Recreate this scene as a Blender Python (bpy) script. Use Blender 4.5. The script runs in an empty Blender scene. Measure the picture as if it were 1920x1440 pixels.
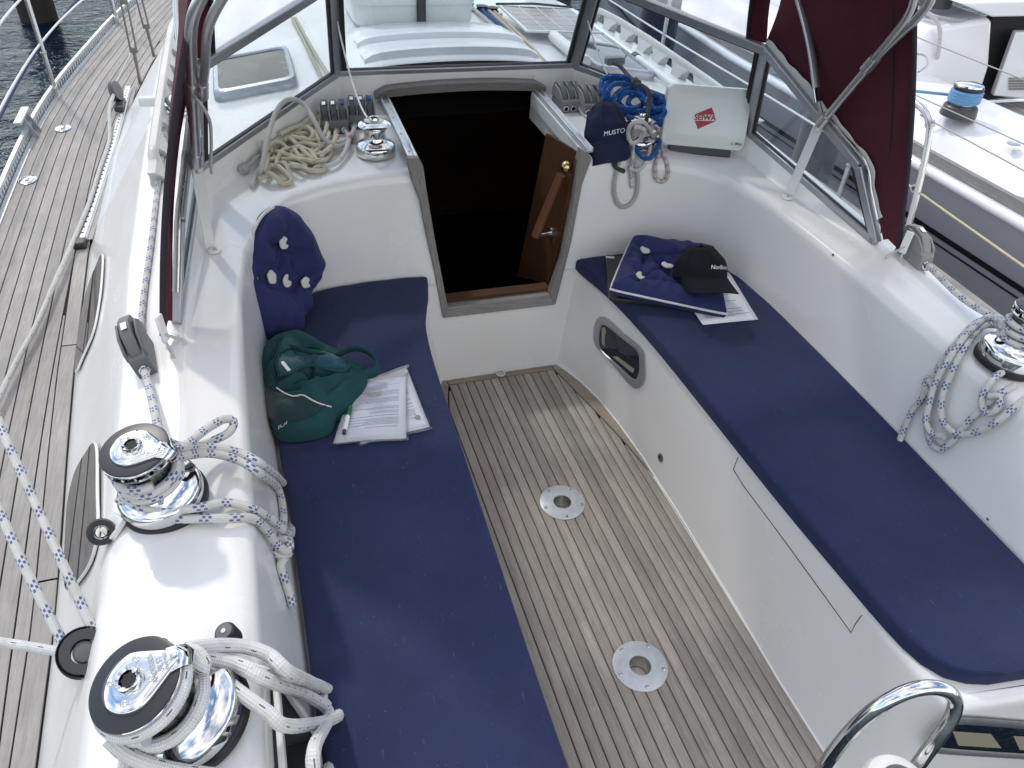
import bpy, bmesh, math, random
from mathutils import Vector, Matrix
from mathutils.bvhtree import BVHTree
R = math.radians
scene = bpy.context.scene
col = scene.collection
random.seed(7)

# ---------------------------------------------------------------- camera
CAM = Vector((-0.864, 0.0, 2.10))
F_PX = 1423.946
PITCH, ROLL, YAW = R(38.72514784), R(4.16091339), R(19.88589645)
_fw = Vector((math.sin(YAW)*math.cos(PITCH), math.cos(YAW)*math.cos(PITCH), -math.sin(PITCH)))
_rt = Vector((math.cos(YAW), -math.sin(YAW), 0))
_up = _rt.cross(_fw)
RT = _rt*math.cos(ROLL) + _up*math.sin(ROLL)
UP = _up*math.cos(ROLL) - _rt*math.sin(ROLL)
cam_data = bpy.data.cameras.new('camera')
cam = bpy.data.objects.new('camera', cam_data)
col.objects.link(cam)
m3 = Matrix((RT, UP, -_fw)).transposed()
cam.matrix_world = Matrix.Translation(CAM) @ m3.to_4x4()
cam_data.sensor_width = 36.0
cam_data.lens = F_PX/1920*36.0
cam_data.clip_start = 0.05
cam_data.clip_end = 2000
scene.camera = cam

# ---------------------------------------------------------------- sky, sun, exposure
SUN = Vector((-0.34, 0.88, 1.0)).normalized()          # towards the sun: ahead, a little to port
el = math.asin(SUN.z)
az = math.atan2(SUN.x, SUN.y)
world = bpy.data.worlds.new('World')
scene.world = world
world.use_nodes = True
wn = world.node_tree
wn.nodes.clear()
out = wn.nodes.new('ShaderNodeOutputWorld')
bg = wn.nodes.new('ShaderNodeBackground')
sky = wn.nodes.new('ShaderNodeTexSky')
sky.sky_type = 'NISHITA'
sky.sun_disc = False
sky.sun_elevation = el
sky.sun_rotation = az
sky.air_density = 1.0
sky.dust_density = 0.0
sky.ozone_density = 2.0
# broken fair-weather cloud over the whole sky
tc = wn.nodes.new('ShaderNodeTexCoord')
mp = wn.nodes.new('ShaderNodeMapping'); mp.inputs['Scale'].default_value = (1.0, 1.0, 1.7)
nz = wn.nodes.new('ShaderNodeTexNoise'); nz.inputs['Scale'].default_value = 1.5
nz.inputs['Detail'].default_value = 7; nz.inputs['Roughness'].default_value = 0.58
cr = wn.nodes.new('ShaderNodeValToRGB')
cr.color_ramp.elements[0].position = 0.41; cr.color_ramp.elements[1].position = 0.63
mx = wn.nodes.new('ShaderNodeMix'); mx.data_type = 'RGBA'
mx.inputs[7].default_value = (9.1, 8.75, 8.25, 1)
wn.links.new(tc.outputs['Generated'], mp.inputs['Vector'])
wn.links.new(mp.outputs['Vector'], nz.inputs['Vector'])
wn.links.new(nz.outputs['Fac'], cr.inputs['Fac'])
wn.links.new(cr.outputs['Color'], mx.inputs[0])
wn.links.new(sky.outputs['Color'], mx.inputs[6])
wn.links.new(mx.outputs[2], bg.inputs['Color'])
bg.inputs['Strength'].default_value = 0.15
wn.links.new(bg.outputs['Background'], out.inputs['Surface'])
sd = bpy.data.lights.new('sun', 'SUN')
sd.energy = 1.1
sd.angle = R(4.0)
sd.color = (1.0, 0.94, 0.86)
sun = bpy.data.objects.new('sun', sd)
col.objects.link(sun)
sun.rotation_euler = (-SUN).to_track_quat('-Z', 'Y').to_euler()
sun.location = (-4, 12, 14)
vs = scene.view_settings
vs.view_transform = 'Standard'
vs.look = 'None'
vs.gamma = 1.0
vs.use_curve_mapping = False
vs.exposure = 0.60
scene.cycles.max_bounces = 10
scene.cycles.transparent_max_bounces = 16
scene.cycles.caustics_reflective = False
scene.cycles.caustics_refractive = False

# ---------------------------------------------------------------- geometry of the survey
def V(*a): return Vector(a)
def ray(u, v): return RT*((u-960)/F_PX) + UP*((720-v)/F_PX) + _fw
def Z(u, v, z):
    d = ray(u, v); return CAM + d*((z-CAM.z)/d.z)
def Y(u, v, y):
    d = ray(u, v); return CAM + d*((y-CAM.y)/d.y)
def X(u, v, x):
    d = ray(u, v); return CAM + d*((x-CAM.x)/d.x)
def PLN(u, v, p0, n):
    d = ray(u, v); return CAM + d*((p0-CAM).dot(n)/d.dot(n))
def lerp(a, b, t): return a + (b-a)*t
def interp(tab, x):
    if x <= tab[0][0]: return tab[0][1]
    for (x0, y0), (x1, y1) in zip(tab, tab[1:]):
        if x <= x1: return y0 + (y1-y0)*(x-x0)/(x1-x0)
    return tab[-1][1]
def spline(pts, step=0.01, closed=False):
    """centripetal-ish Catmull-Rom through the points, sampled about every step"""
    P = [Vector(p) for p in pts]
    if len(P) == 2:
        n = max(2, int((P[1]-P[0]).length/step)); return [P[0].lerp(P[1], i/n) for i in range(n+1)]
    res = []
    n = len(P)
    rng = range(n) if closed else range(n-1)
    for i in rng:
        p1, p2 = P[i], P[(i+1) % n]
        p0 = P[i-1] if (closed or i > 0) else p1*2-p2
        p3 = P[(i+2) % n] if (closed or i+2 < n) else p2*2-p1
        k = max(1, int((p2-p1).length/step))
        for j in range(k):
            t = j/k
            res.append(0.5*((2*p1) + (p2-p0)*t + (2*p0-5*p1+4*p2-p3)*t*t + (3*p1-p0-3*p2+p3)*t*t*t))
    if not closed: res.append(P[-1].copy())
    return res

# ---------------------------------------------------------------- mesh builder
class MB:
    def __init__(s): s.v = []; s.f = []; s.uv = {}
    def add(s, vs, fs):
        o = len(s.v); s.v += [Vector(p) for p in vs]; s.f += [tuple(i+o for i in f) for f in fs]; return s
    def box(s, c, size, rot=None):
        c = Vector(c); hx, hy, hz = [q/2 for q in size]
        vs = [Vector((x, y, z)) for x in (-hx, hx) for y in (-hy, hy) for z in (-hz, hz)]
        if rot is not None: vs = [rot @ p for p in vs]
        return s.add([c+p for p in vs], [(0,1,3,2),(4,6,7,5),(0,4,5,1),(2,3,7,6),(0,2,6,4),(1,5,7,3)])
    def bar(s, a, b, w, h, up=(0,0,1), ext=0):
        a = Vector(a); b = Vector(b); d = (b-a).normalized(); a = a-d*ext; b = b+d*ext
        u = Vector(up); u = (u-d*u.dot(d)).normalized(); x = d.cross(u)
        vs = []
        for p in (a, b):
            for (i, j) in ((-1,-1),(1,-1),(1,1),(-1,1)): vs.append(p+x*(i*w/2)+u*(j*h/2))
        return s.add(vs, [(3,2,1,0),(4,5,6,7),(0,1,5,4),(1,2,6,5),(2,3,7,6),(3,0,4,7)])
    def lathe(s, prof, n=32, M=None, cap=True):
        """prof: list of (r, z)"""
        vs = []; fs = []
        for r, z in prof:
            for i in range(n):
                a = 2*math.pi*i/n; vs.append(Vector((r*math.cos(a), r*math.sin(a), z)))
        for k in range(len(prof)-1):
            for i in range(n):
                j = (i+1) % n; fs.append((k*n+i, k*n+j, (k+1)*n+j, (k+1)*n+i))
        if cap:
            fs.append(tuple(range(n-1, -1, -1))); o = (len(prof)-1)*n; fs.append(tuple(range(o, o+n)))
        if M is not None: vs = [M @ p for p in vs]
        return s.add(vs, fs)
    def tube(s, path, r, n=8, uvscale=None, cap=True):
        P = [Vector(p) for p in path]; m = len(P); o = len(s.v); L = 0.0
        t0 = (P[1]-P[0]).normalized(); nrm = t0.orthogonal().normalized()
        rows = []
        for i in range(m):
            t = (P[min(i+1, m-1)]-P[max(i-1, 0)])
            t = t.normalized() if t.length > 1e-9 else t0
            nrm = (nrm-t*nrm.dot(t)); nrm = nrm.normalized() if nrm.length > 1e-6 else t.orthogonal().normalized()
            b = t.cross(nrm)
            if i: L += (P[i]-P[i-1]).length
            rr = r(i/(m-1)) if callable(r) else r
            for k in range(n):
                a = 2*math.pi*k/n; s.v.append(P[i]+(nrm*math.cos(a)+b*math.sin(a))*rr)
            rows.append(L); t0 = t
        for i in range(m-1):
            for k in range(n):
                j = (k+1) % n
                f = (o+i*n+k, o+i*n+j, o+(i+1)*n+j, o+(i+1)*n+k)
                s.uv[len(s.f)] = [(k/n, rows[i]), ((k+1)/n, rows[i]), ((k+1)/n, rows[i+1]), (k/n, rows[i+1])]
                s.f.append(f)
        if cap:
            s.f.append(tuple(o+k for k in range(n-1, -1, -1))); s.f.append(tuple(o+(m-1)*n+k for k in range(n)))
        return s
    def grid(s, rows, closed=False, flip=False):
        n = len(rows[0]); vs = [p for r_ in rows for p in r_]; fs = []
        for i in range(len(rows)-1):
            for j in range(n if closed else n-1):
                k = (j+1) % n; f = (i*n+j, i*n+k, (i+1)*n+k, (i+1)*n+j)
                fs.append(f[::-1] if flip else f)
        return s.add(vs, fs)
    def prism(s, poly, d):
        """polygon of 3d points extruded by the vector d"""
        n = len(poly); d = Vector(d); vs = [Vector(p) for p in poly]+[Vector(p)+d for p in poly]
        fs = [tuple(range(n-1, -1, -1)), tuple(range(n, 2*n))]
        fs += [(i, (i+1) % n, n+(i+1) % n, n+i) for i in range(n)]
        return s.add(vs, fs)
    def sphere(s, c, r, n=16, m=8, sc=(1,1,1)):
        c = Vector(c); pr = []
        vs = [c+Vector((0,0,-r*sc[2]))]; fs = []
        for i in range(1, m):
            a = -math.pi/2+math.pi*i/m
            for k in range(n):
                b = 2*math.pi*k/n
                vs.append(c+Vector((r*sc[0]*math.cos(a)*math.cos(b), r*sc[1]*math.cos(a)*math.sin(b), r*sc[2]*math.sin(a))))
        vs.append(c+Vector((0,0,r*sc[2]))); top = len(vs)-1
        for k in range(n):
            fs.append((0, 1+(k+1) % n, 1+k)); fs.append((top, top-n+k, top-n+(k+1) % n))
        for i in range(m-2):
            for k in range(n):
                j = (k+1) % n; fs.append((1+i*n+k, 1+i*n+j, 1+(i+1)*n+j, 1+(i+1)*n+k))
        return s.add(vs, fs)
    def mesh(s, name, mat, smooth=True, angle=35, merge=False, fix=True, M=None):
        vs = s.v if M is None else [M @ p for p in s.v]
        me = bpy.data.meshes.new(name)
        me.from_pydata([tuple(p) for p in vs], [], s.f)
        if s.uv:
            ul = me.uv_layers.new(name='UVMap')
            for pi, p in enumerate(me.polygons):
                if pi in s.uv:
                    for li, uvc in zip(p.loop_indices, s.uv[pi]): ul.data[li].uv = uvc
        if merge or fix:
            bm = bmesh.new(); bm.from_mesh(me)
            if merge: bmesh.ops.remove_doubles(bm, verts=bm.verts, dist=0.0005)
            if fix: bmesh.ops.recalc_face_normals(bm, faces=bm.faces)
            bm.to_mesh(me); bm.free()
        if smooth:
            me.polygons.foreach_set('use_smooth', [True]*len(me.polygons))
            me.set_sharp_from_angle(angle=R(angle))
        if mat is not None: me.materials.append(mat)
        me.update()
        return me
    def build(s, name, mat, parent=None, bevel=0, seg=2, **kw):
        me = s.mesh(name, mat, **kw)
        o = bpy.data.objects.new(name, me); col.objects.link(o)
        if parent is not None: o.parent = parent
        if bevel:
            b = o.modifiers.new('bevel', 'BEVEL'); b.width = bevel; b.segments = seg; b.limit_method = 'ANGLE'; b.angle_limit = R(40)
            b.harden_normals = False
        return o

def tag(o, label=None, cat=None, group=None, kind=None):
    if label: o['label'] = label
    if cat: o['category'] = cat
    if group: o['group'] = group
    if kind: o['kind'] = kind
    return o
def empty(name, loc=(0,0,0), label=None, cat=None, group=None):
    o = bpy.data.objects.new(name, None); col.objects.link(o); o.location = loc
    o.empty_display_size = 0.05
    return tag(o, label, cat, group)
def copy_tree(o, parent=None):
    c = o.copy(); col.objects.link(c)
    if parent is not None: c.parent = parent
    for ch in [x for x in bpy.data.objects if x.parent == o]: copy_tree(ch, c)
    return c

# ---------------------------------------------------------------- materials
def mat(name, color=(0.8,0.8,0.8), rough=0.5, metal=0.0, spec=0.5, coat=0.0, sheen=0.0):
    m = bpy.data.materials.new(name); m.use_nodes = True
    b = m.node_tree.nodes['Principled BSDF']
    b.inputs['Base Color'].default_value = (*color, 1)
    b.inputs['Roughness'].default_value = rough
    b.inputs['Metallic'].default_value = metal
    b.inputs['Specular IOR Level'].default_value = spec
    b.inputs['Coat Weight'].default_value = coat
    b.inputs['Coat Roughness'].default_value = 0.08
    b.inputs['Sheen Weight'].default_value = sheen
    return m
class NT:
    def __init__(s, m): s.m = m; s.t = m.node_tree; s.b = s.t.nodes['Principled BSDF']
    def n(s, typ, **kw):
        nd = s.t.nodes.new(typ)
        for k, v in kw.items():
            if hasattr(nd, k) and not k.startswith('i_'): setattr(nd, k, v)
        return nd
    def l(s, a, b): s.t.links.new(a, b)
    def coord(s, which='Object', scale=(1,1,1), rot=(0,0,0), rnd=0.0):
        t = s.n('ShaderNodeTexCoord'); mp_ = s.n('ShaderNodeMapping')
        mp_.inputs['Scale'].default_value = scale; mp_.inputs['Rotation'].default_value = rot
        s.l(t.outputs[which], mp_.inputs['Vector'])
        if rnd:
            oi = s.n('ShaderNodeObjectInfo'); ml = s.n('ShaderNodeMath', operation='MULTIPLY'); ml.inputs[1].default_value = rnd
            s.l(oi.outputs['Random'], ml.inputs[0]); cb = s.n('ShaderNodeCombineXYZ')
            for k in range(3): s.l(ml.outputs[0], cb.inputs[k])
            s.l(cb.outputs[0], mp_.inputs['Location'])
        return mp_.outputs['Vector']
    def noise(s, vec, scale=5, detail=4, rough=0.55, out='Fac', dist=0.0):
        n = s.n('ShaderNodeTexNoise'); n.inputs['Scale'].default_value = scale; n.inputs['Detail'].default_value = detail
        n.inputs['Roughness'].default_value = rough; n.inputs['Distortion'].default_value = dist
        s.l(vec, n.inputs['Vector']); return n.outputs[out]
    def ramp(s, fac, stops):
        r = s.n('ShaderNodeValToRGB'); e = r.color_ramp.elements
        while len(e) < len(stops): e.new(0.5)
        for k, (p, c) in enumerate(stops):
            e[k].position = p; e[k].color = (*c, 1) if len(c) == 3 else c
        s.l(fac, r.inputs['Fac']); return r.outputs['Color']
    def mix(s, fac, a, b, blend='MIX'):
        m = s.n('ShaderNodeMix', data_type='RGBA', blend_type=blend)
        for sock, val in ((m.inputs[0], fac), (m.inputs[6], a), (m.inputs[7], b)):
            if hasattr(val, 'is_output') or isinstance(val, bpy.types.NodeSocket): s.l(val, sock)
            elif isinstance(val, (int, float)): sock.default_value = val
            else: sock.default_value = (*val, 1)
        return m.outputs[2]
    def math(s, op, a, b=None, c=None):
        m = s.n('ShaderNodeMath', operation=op)
        for k, val in enumerate((a, b, c)):
            if val is None: continue
            if isinstance(val, bpy.types.NodeSocket): s.l(val, m.inputs[k])
            else: m.inputs[k].default_value = val
        return m.outputs[0]
    def bump(s, h, strength=0.2, dist=0.01):
        b = s.n('ShaderNodeBump'); b.inputs['Strength'].default_value = strength; b.inputs['Distance'].default_value = dist
        s.l(h, b.inputs['Height']); s.l(b.outputs['Normal'], s.b.inputs['Normal'])
    def base(s, c): s.l(c, s.b.inputs['Base Color'])
    def rough(s, c): s.l(c, s.b.inputs['Roughness'])

def gelcoat(name, c=(0.785,0.772,0.748), dirt=(0.64,0.62,0.56), amount=0.4, rough=0.2):
    """smooth glossy moulding with broad soft grime, a few scuffs and rare black specks"""
    m = mat(name, c, rough, coat=0.35); t = NT(m)
    v = t.coord('Object'); a = t.noise(v, 1.9, 3, 0.5); sp = t.noise(v, 75, 1, 0.5); w = t.noise(v, 3.1, 4, 0.6)
    d = t.ramp(a, [(0.52, (0,0,0)), (0.78, (1,1,1))])
    col_ = t.mix(t.math('MULTIPLY', d, amount), c, dirt)
    sv = t.coord('Object', (9, 2.5, 30)); sc_ = t.noise(sv, 2.2, 2, 0.5)
    col_ = t.mix(t.math('MULTIPLY', t.ramp(sc_, [(0.70, (0,0,0)), (0.76, (0.35,)*3)]), d), col_, (0.42,0.41,0.39))
    col_ = t.mix(t.ramp(sp, [(0.835, (0,0,0)), (0.85, (0.5,)*3)]), col_, (0.16,0.155,0.15))
    t.base(col_)
    t.rough(t.ramp(w, [(0.35, (rough,)*3), (0.75, (rough+0.10,)*3)]))
    return m
M = {}
M['gel'] = gelcoat('gelcoat_white')
M['gel_roof'] = gelcoat('gelcoat_roof', (0.76,0.77,0.77), (0.55,0.54,0.50), 0.6, 0.4)
M['gel_new'] = gelcoat('gelcoat_neighbour', (0.82,0.82,0.84), (0.72,0.72,0.72), 0.3, 0.2)

def teak(name, a, b, dark, axis=1, scale=1.0, rough=0.75, tone=0.35):
    m = mat(name, a, rough, spec=0.25); t = NT(m)
    sc = [1, 1, 1]; sc = [26*scale]*3; sc[axis] = 1.5*scale
    v = t.coord('Object', sc, rnd=37.0)
    g = t.noise(v, 5.5, 9, 0.72, dist=0.4)
    v2 = t.coord('Object', (1,1,1), rnd=11.0)
    bl = t.noise(v2, 3.5, 5, 0.65); sp = t.noise(v2, 30, 4, 0.75)
    c = t.ramp(g, [(0.25, dark), (0.47, a), (0.75, b)])
    c = t.mix(t.ramp(bl, [(0.38, (0,0,0)), (0.70, (0.55,)*3)]), c, tuple(q*0.68 for q in a))
    c = t.mix(t.ramp(sp, [(0.58, (0,0,0)), (0.78, (0.42,)*3)]), c, dark)
    oi = t.n('ShaderNodeObjectInfo')
    hs = t.n('ShaderNodeHueSaturation'); t.l(c, hs.inputs['Color'])
    t.l(t.math('MULTIPLY_ADD', oi.outputs['Random'], tone, 1-tone/2), hs.inputs['Value'])
    t.base(hs.outputs['Color']); t.bump(g, 0.35, 0.002)
    return m
M['teak_sole'] = teak('teak_weathered_sole', (0.352,0.312,0.272), (0.485,0.44,0.39), (0.21,0.18,0.155))
M['teak_margin'] = teak('teak_margin_board', (0.31,0.255,0.205), (0.43,0.365,0.30), (0.17,0.135,0.11), axis=0)
M['teak_deck'] = teak('teak_weathered_deck', (0.355,0.335,0.315), (0.47,0.448,0.425), (0.24,0.222,0.205), tone=0.2)
M['teak_grey'] = teak('teak_silvered_trim', (0.225,0.21,0.195), (0.35,0.33,0.31), (0.12,0.108,0.10), axis=2, scale=1.6)
M['teak_beam'] = teak('teak_silvered_beam', (0.225,0.21,0.195), (0.35,0.33,0.31), (0.12,0.108,0.10), axis=0, scale=1.6)
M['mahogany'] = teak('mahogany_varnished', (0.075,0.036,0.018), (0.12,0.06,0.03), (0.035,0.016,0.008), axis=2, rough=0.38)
M['mahogany_y_lit'] = teak('mahogany_varnished_floor_lit', (0.30,0.15,0.07), (0.42,0.22,0.11), (0.16,0.07,0.03), axis=1, rough=0.38)  # same mahogany, brightened: light on the cabin sole put into the colour
M['rail_wood'] = teak('oiled_wood', (0.14,0.06,0.028), (0.2,0.095,0.04), (0.06,0.024,0.012), axis=2, rough=0.4)
M['caulk'] = mat('black_caulking', (0.007,0.007,0.008), 0.7, spec=0.2)
def metal(name, c, rough, bump=0.0, metal_=1.0):
    m = mat(name, c, rough, metal_); t = NT(m)
    v = t.coord('Object'); n_ = t.noise(v, 60, 4, 0.7)
    t.rough(t.ramp(n_, [(0.3, (rough*0.8,)*3), (0.8, (min(1, rough*1.5+0.02),)*3)]))
    if bump: t.bump(n_, bump, 0.001)
    return m
def chrome():
    m = mat('polished_stainless', (0.74,0.74,0.735), 0.06, 1.0); t = NT(m); v = t.coord('Object')
    a = t.noise(v, 22, 5, 0.7); b = t.noise(v, 140, 3, 0.6); sv = t.coord('Object', (14,14,120)); c = t.noise(sv, 9, 3, 0.6)
    r = t.math('ADD', t.math('MULTIPLY', t.ramp(a, [(0.42,(0,0,0)),(0.78,(1,1,1))]), 0.12), t.math('MULTIPLY', t.ramp(c, [(0.55,(0,0,0)),(0.8,(1,1,1))]), 0.08))
    t.rough(t.math('ADD', r, 0.045))
    t.base(t.mix(t.ramp(b, [(0.66,(0,0,0)),(0.74,(0.4,)*3)]), (0.74,0.74,0.735), (0.5,0.49,0.47)))
    return m
M['chrome'] = chrome()
M['steel'] = metal('brushed_stainless', (0.60,0.60,0.59), 0.22)
M['bow'] = mat('satin_steel_tube', (0.58,0.585,0.59), 0.34, 0.85)
M['bronze'] = mat('weathered_rigging', (0.20,0.185,0.165), 0.42, 0.8)
M['steel_dull'] = metal('dull_stainless', (0.50,0.49,0.46), 0.33)
M['alu'] = metal('anodised_aluminium', (0.42,0.43,0.45), 0.36, metal_=0.75)
M['alu_light'] = metal('light_aluminium', (0.62,0.64,0.66), 0.33, metal_=0.7)
M['brass'] = metal('brass', (0.62,0.47,0.22), 0.22)
def galv():
    m = mat('galvanised_plate', (0.52,0.55,0.57), 0.42, 0.35); t = NT(m); v = t.coord('Object')
    n_ = t.noise(v, 70, 5, 0.7); b_ = t.noise(v, 14, 4, 0.6)
    c = t.ramp(n_, [(0.35, (0.50,0.525,0.545)), (0.7, (0.60,0.62,0.64))])
    t.base(t.mix(t.ramp(b_, [(0.5, (0,0,0)), (0.8, (0.5,)*3)]), c, (0.33,0.34,0.34)))
    t.bump(n_, 0.12, 0.001); return m
M['galv'] = galv()
M['black'] = mat('black_plastic', (0.02,0.02,0.022), 0.38)
M['rubber'] = mat('black_rubber', (0.014,0.014,0.016), 0.55)
M['grey_plastic'] = mat('grey_plastic', (0.11,0.115,0.12), 0.42)
M['grey_dark'] = mat('dark_grey_plastic', (0.045,0.047,0.052), 0.4)
M['grey_light'] = mat('warm_grey_plastic', (0.24,0.235,0.225), 0.45)
M['white_paint'] = mat('white_paint', (0.74,0.74,0.72), 0.4)
M['white_plastic'] = gelcoat('white_plastic', (0.72,0.73,0.70), (0.56,0.55,0.5), 0.35, 0.38)
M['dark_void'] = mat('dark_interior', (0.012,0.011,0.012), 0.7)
M['blue_cloth'] = mat('dark_blue_upholstery', (0.012,0.017,0.04), 0.85)
M['paper_edge'] = mat('paper_white', (0.76,0.77,0.80), 0.6)

def canvas(name, c, c2, rough=0.85, weave=900, wr=0.35, sheen=0.25, marks=True):
    m = mat(name, c, rough, spec=0.25, sheen=sheen); t = NT(m)
    v = t.coord('Object'); a = t.noise(v, 4.5, 6, 0.65); b = t.noise(v, 45, 4, 0.7)
    cc = t.mix(t.ramp(a, [(0.38, (0,0,0)), (0.72, (1,1,1))]), c, c2)
    if marks:
        sv = t.coord('Object', (40, 7, 7)); s_ = t.noise(sv, 3, 3, 0.6)
        cc = t.mix(t.ramp(s_, [(0.68, (0,0,0)), (0.80, (0.22,)*3)]), cc, (0.40,0.40,0.46))
        fd = t.noise(t.coord('Object', (1,1,1), (0,0,.4)), 1.6, 5, 0.7)
        cc = t.mix(t.ramp(fd, [(0.45, (0,0,0)), (0.75, (0.05,)*3)]), cc, (0.20,0.22,0.32))
        ln = t.noise(v, 210, 2, 0.5); cc = t.mix(t.ramp(ln, [(0.73, (0,0,0)), (0.77, (0.30,)*3)]), cc, (0.45,0.45,0.48))
    t.base(cc)
    wv = t.n('ShaderNodeTexVoronoi'); wv.inputs['Scale'].default_value = weave; t.l(v, wv.inputs['Vector'])
    h = t.math('ADD', t.math('MULTIPLY', wv.outputs['Distance'], 0.15), t.math('MULTIPLY', b, 0.5))
    h = t.math('ADD', h, t.math('MULTIPLY', a, wr*3))
    t.bump(h, 0.3, 0.012)
    return m
M['navy'] = canvas('navy_canvas', (0.0165,0.0235,0.070), (0.0205,0.029,0.084), sheen=0.05)
M['navy_tuft'] = canvas('navy_cotton', (0.022,0.027,0.098), (0.031,0.037,0.125), sheen=0.05, wr=0.6, marks=False)
M['maroon'] = canvas('maroon_acrylic', (0.075,0.013,0.023), (0.095,0.017,0.028), sheen=0.03, marks=False)
M['hem'] = mat('dark_hem', (0.02,0.014,0.02), 0.8)
M['bag'] = canvas('green_canvas', (0.008,0.050,0.052), (0.011,0.066,0.066), sheen=0.04, wr=1.0, marks=False)
M['bag_dark'] = canvas('dark_green_panel', (0.010,0.030,0.032), (0.014,0.04,0.04), wr=0.8, marks=False)
M['bag_in'] = canvas('teal_lining', (0.010,0.062,0.085), (0.013,0.075,0.10), wr=0.8, marks=False)
M['cap_navy'] = canvas('navy_cap_cloth', (0.009,0.014,0.040), (0.014,0.020,0.052), wr=0.7, marks=False, sheen=0.02)
M['cap_black'] = canvas('black_cap_cloth', (0.0045,0.0048,0.008), (0.007,0.0075,0.011), wr=0.7, marks=False, sheen=0.0)
M['piping'] = mat('white_piping', (0.66,0.65,0.62), 0.6)
M['print_white'] = mat('white_print', (0.85,0.85,0.85), 0.5)
M['print_red'] = mat('red_print', (0.36,0.012,0.025), 0.4)
M['print_grey'] = mat('grey_print', (0.12,0.12,0.12), 0.5)
M['felt'] = canvas('felt_button', (0.70,0.69,0.66), (0.6,0.58,0.55), marks=False)

# ropes: UV u runs round the rope, v is metres along it
def rope_mat(name, base, fleck=None, fleck2=None, period=0.05, width=0.4, dirt=(0.5,0.45,0.35), style='pair', braid=260):
    m = mat(name, base, 0.75, spec=0.2, sheen=0.1); t = NT(m)
    tcn = t.n('ShaderNodeTexCoord'); sx = t.n('ShaderNodeSeparateXYZ'); t.l(tcn.outputs['UV'], sx.inputs[0])
    u, v = sx.outputs[0], sx.outputs[1]
    ov = t.coord('Object'); n_ = t.noise(ov, 20, 4, 0.6)
    c = t.mix(t.ramp(n_, [(0.45, (0,0,0)), (0.75, (0.6,)*3)]), base, dirt)
    # braided cover: crossing helices
    p1 = t.math('ADD', t.math('MULTIPLY', u, 6.0), t.math('MULTIPLY', v, braid))
    p2 = t.math('SUBTRACT', t.math('MULTIPLY', u, 6.0), t.math('MULTIPLY', v, braid))
    w1 = t.math('SINE', t.math('MULTIPLY', p1, 6.2832)); w2 = t.math('SINE', t.math('MULTIPLY', p2, 6.2832))
    br = t.math('MULTIPLY', w1, w2)
    c = t.mix(t.ramp(br, [(0.0, (0.28,)*3), (0.35, (0,0,0))]), c, tuple(q*0.45 for q in base))
    if fleck:
        # two rows of short dashes spiralling in opposed directions
        def dashes(sign, off):
            q = t.math('ADD', t.math('MULTIPLY', u, 8.0 if style == 'pair' else 3.0), off)
            du = t.math('FRACT', q)
            k = t.math('FLOOR', q)
            ph = t.math('ADD', t.math('DIVIDE', v, period), t.math('MULTIPLY', k, 0.125*sign if style == 'pair' else 0.33*sign))
            dv = t.math('FRACT', t.math('MULTIPLY', ph, 1.0))
            a = t.math('LESS_THAN', dv, width); b_ = t.math('LESS_THAN', t.math('ABSOLUTE', t.math('SUBTRACT', du, 0.5)), 0.27 if style == 'pair' else 0.045)
            return t.math('MULTIPLY', a, b_)
        if style == 'pair':
            # every period: a band of three staggered dashes
            dv = t.math('FRACT', t.math('DIVIDE', v, period))
            k = t.math('FLOOR', t.math('MULTIPLY', u, 8.0)); odd = t.math('MODULO', k, 2.0)
            du = t.math('FRACT', t.math('MULTIPLY', u, 8.0))
            sh = t.math('SUBTRACT', dv, t.math('MULTIPLY', odd, 0.11))
            b1_ = t.math('MULTIPLY', t.math('GREATER_THAN', sh, 0.05), t.math('LESS_THAN', sh, 0.17))
            b2_ = t.math('MULTIPLY', t.math('GREATER_THAN', sh, 0.27), t.math('LESS_THAN', sh, 0.39))
            mu = t.math('LESS_THAN', t.math('ABSOLUTE', t.math('SUBTRACT', du, 0.5)), 0.36)
            mask = t.math('MULTIPLY', t.math('ADD', b1_, b2_), mu)
        else:
            mask = t.math('MAXIMUM', dashes(1, 0.0), 0.0)
        c = t.mix(t.math('MULTIPLY', mask, 0.88), c, fleck)
    t.base(c)
    t.bump(br, 0.45, 0.0016)
    return m
M['rope_blue'] = rope_mat('rope_white_blue_fleck', (0.70,0.69,0.655), (0.035,0.085,0.27), period=0.058)
M['rope_white'] = rope_mat('rope_white_black_fleck', (0.76,0.76,0.75), (0.05,0.05,0.055), period=0.05, width=0.2, style='single', braid=130)
M['rope_cream'] = rope_mat('rope_cream', (0.62,0.575,0.46), (0.40,0.30,0.13), period=0.03, width=0.5, dirt=(0.50,0.43,0.27), style='single')
M['rope_grey'] = rope_mat('rope_grey', (0.50,0.49,0.465), None, dirt=(0.4,0.38,0.34))
M['rope_lgrey'] = rope_mat('rope_pale_grey', (0.63,0.62,0.60), (0.08,0.08,0.09), period=0.08, width=0.15, dirt=(0.5,0.48,0.44), style='single')
M['rope_royal'] = rope_mat('rope_royal_blue', (0.008,0.088,0.33), (0.45,0.55,0.65), period=0.045, width=0.16, dirt=(0.01,0.07,0.28), style='single')
M['rope_red'] = rope_mat('rope_white_red_fleck', (0.66,0.62,0.60), (0.36,0.03,0.05), period=0.028)
M['rope_dark'] = rope_mat('rope_dark_green', (0.05,0.055,0.05), (0.2,0.2,0.17), period=0.03, width=0.2, dirt=(0.09,0.09,0.08), style='single')
M['rope_sky'] = rope_mat('rope_light_blue', (0.16,0.36,0.60), None, dirt=(0.1,0.25,0.45))
M['rope_bw'] = rope_mat('rope_black_white', (0.5,0.5,0.5), (0.03,0.03,0.03), period=0.03, width=0.5, style='single')
M['rope_yellow'] = rope_mat('rope_pale_yellow', (0.66,0.62,0.40), None)
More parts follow.
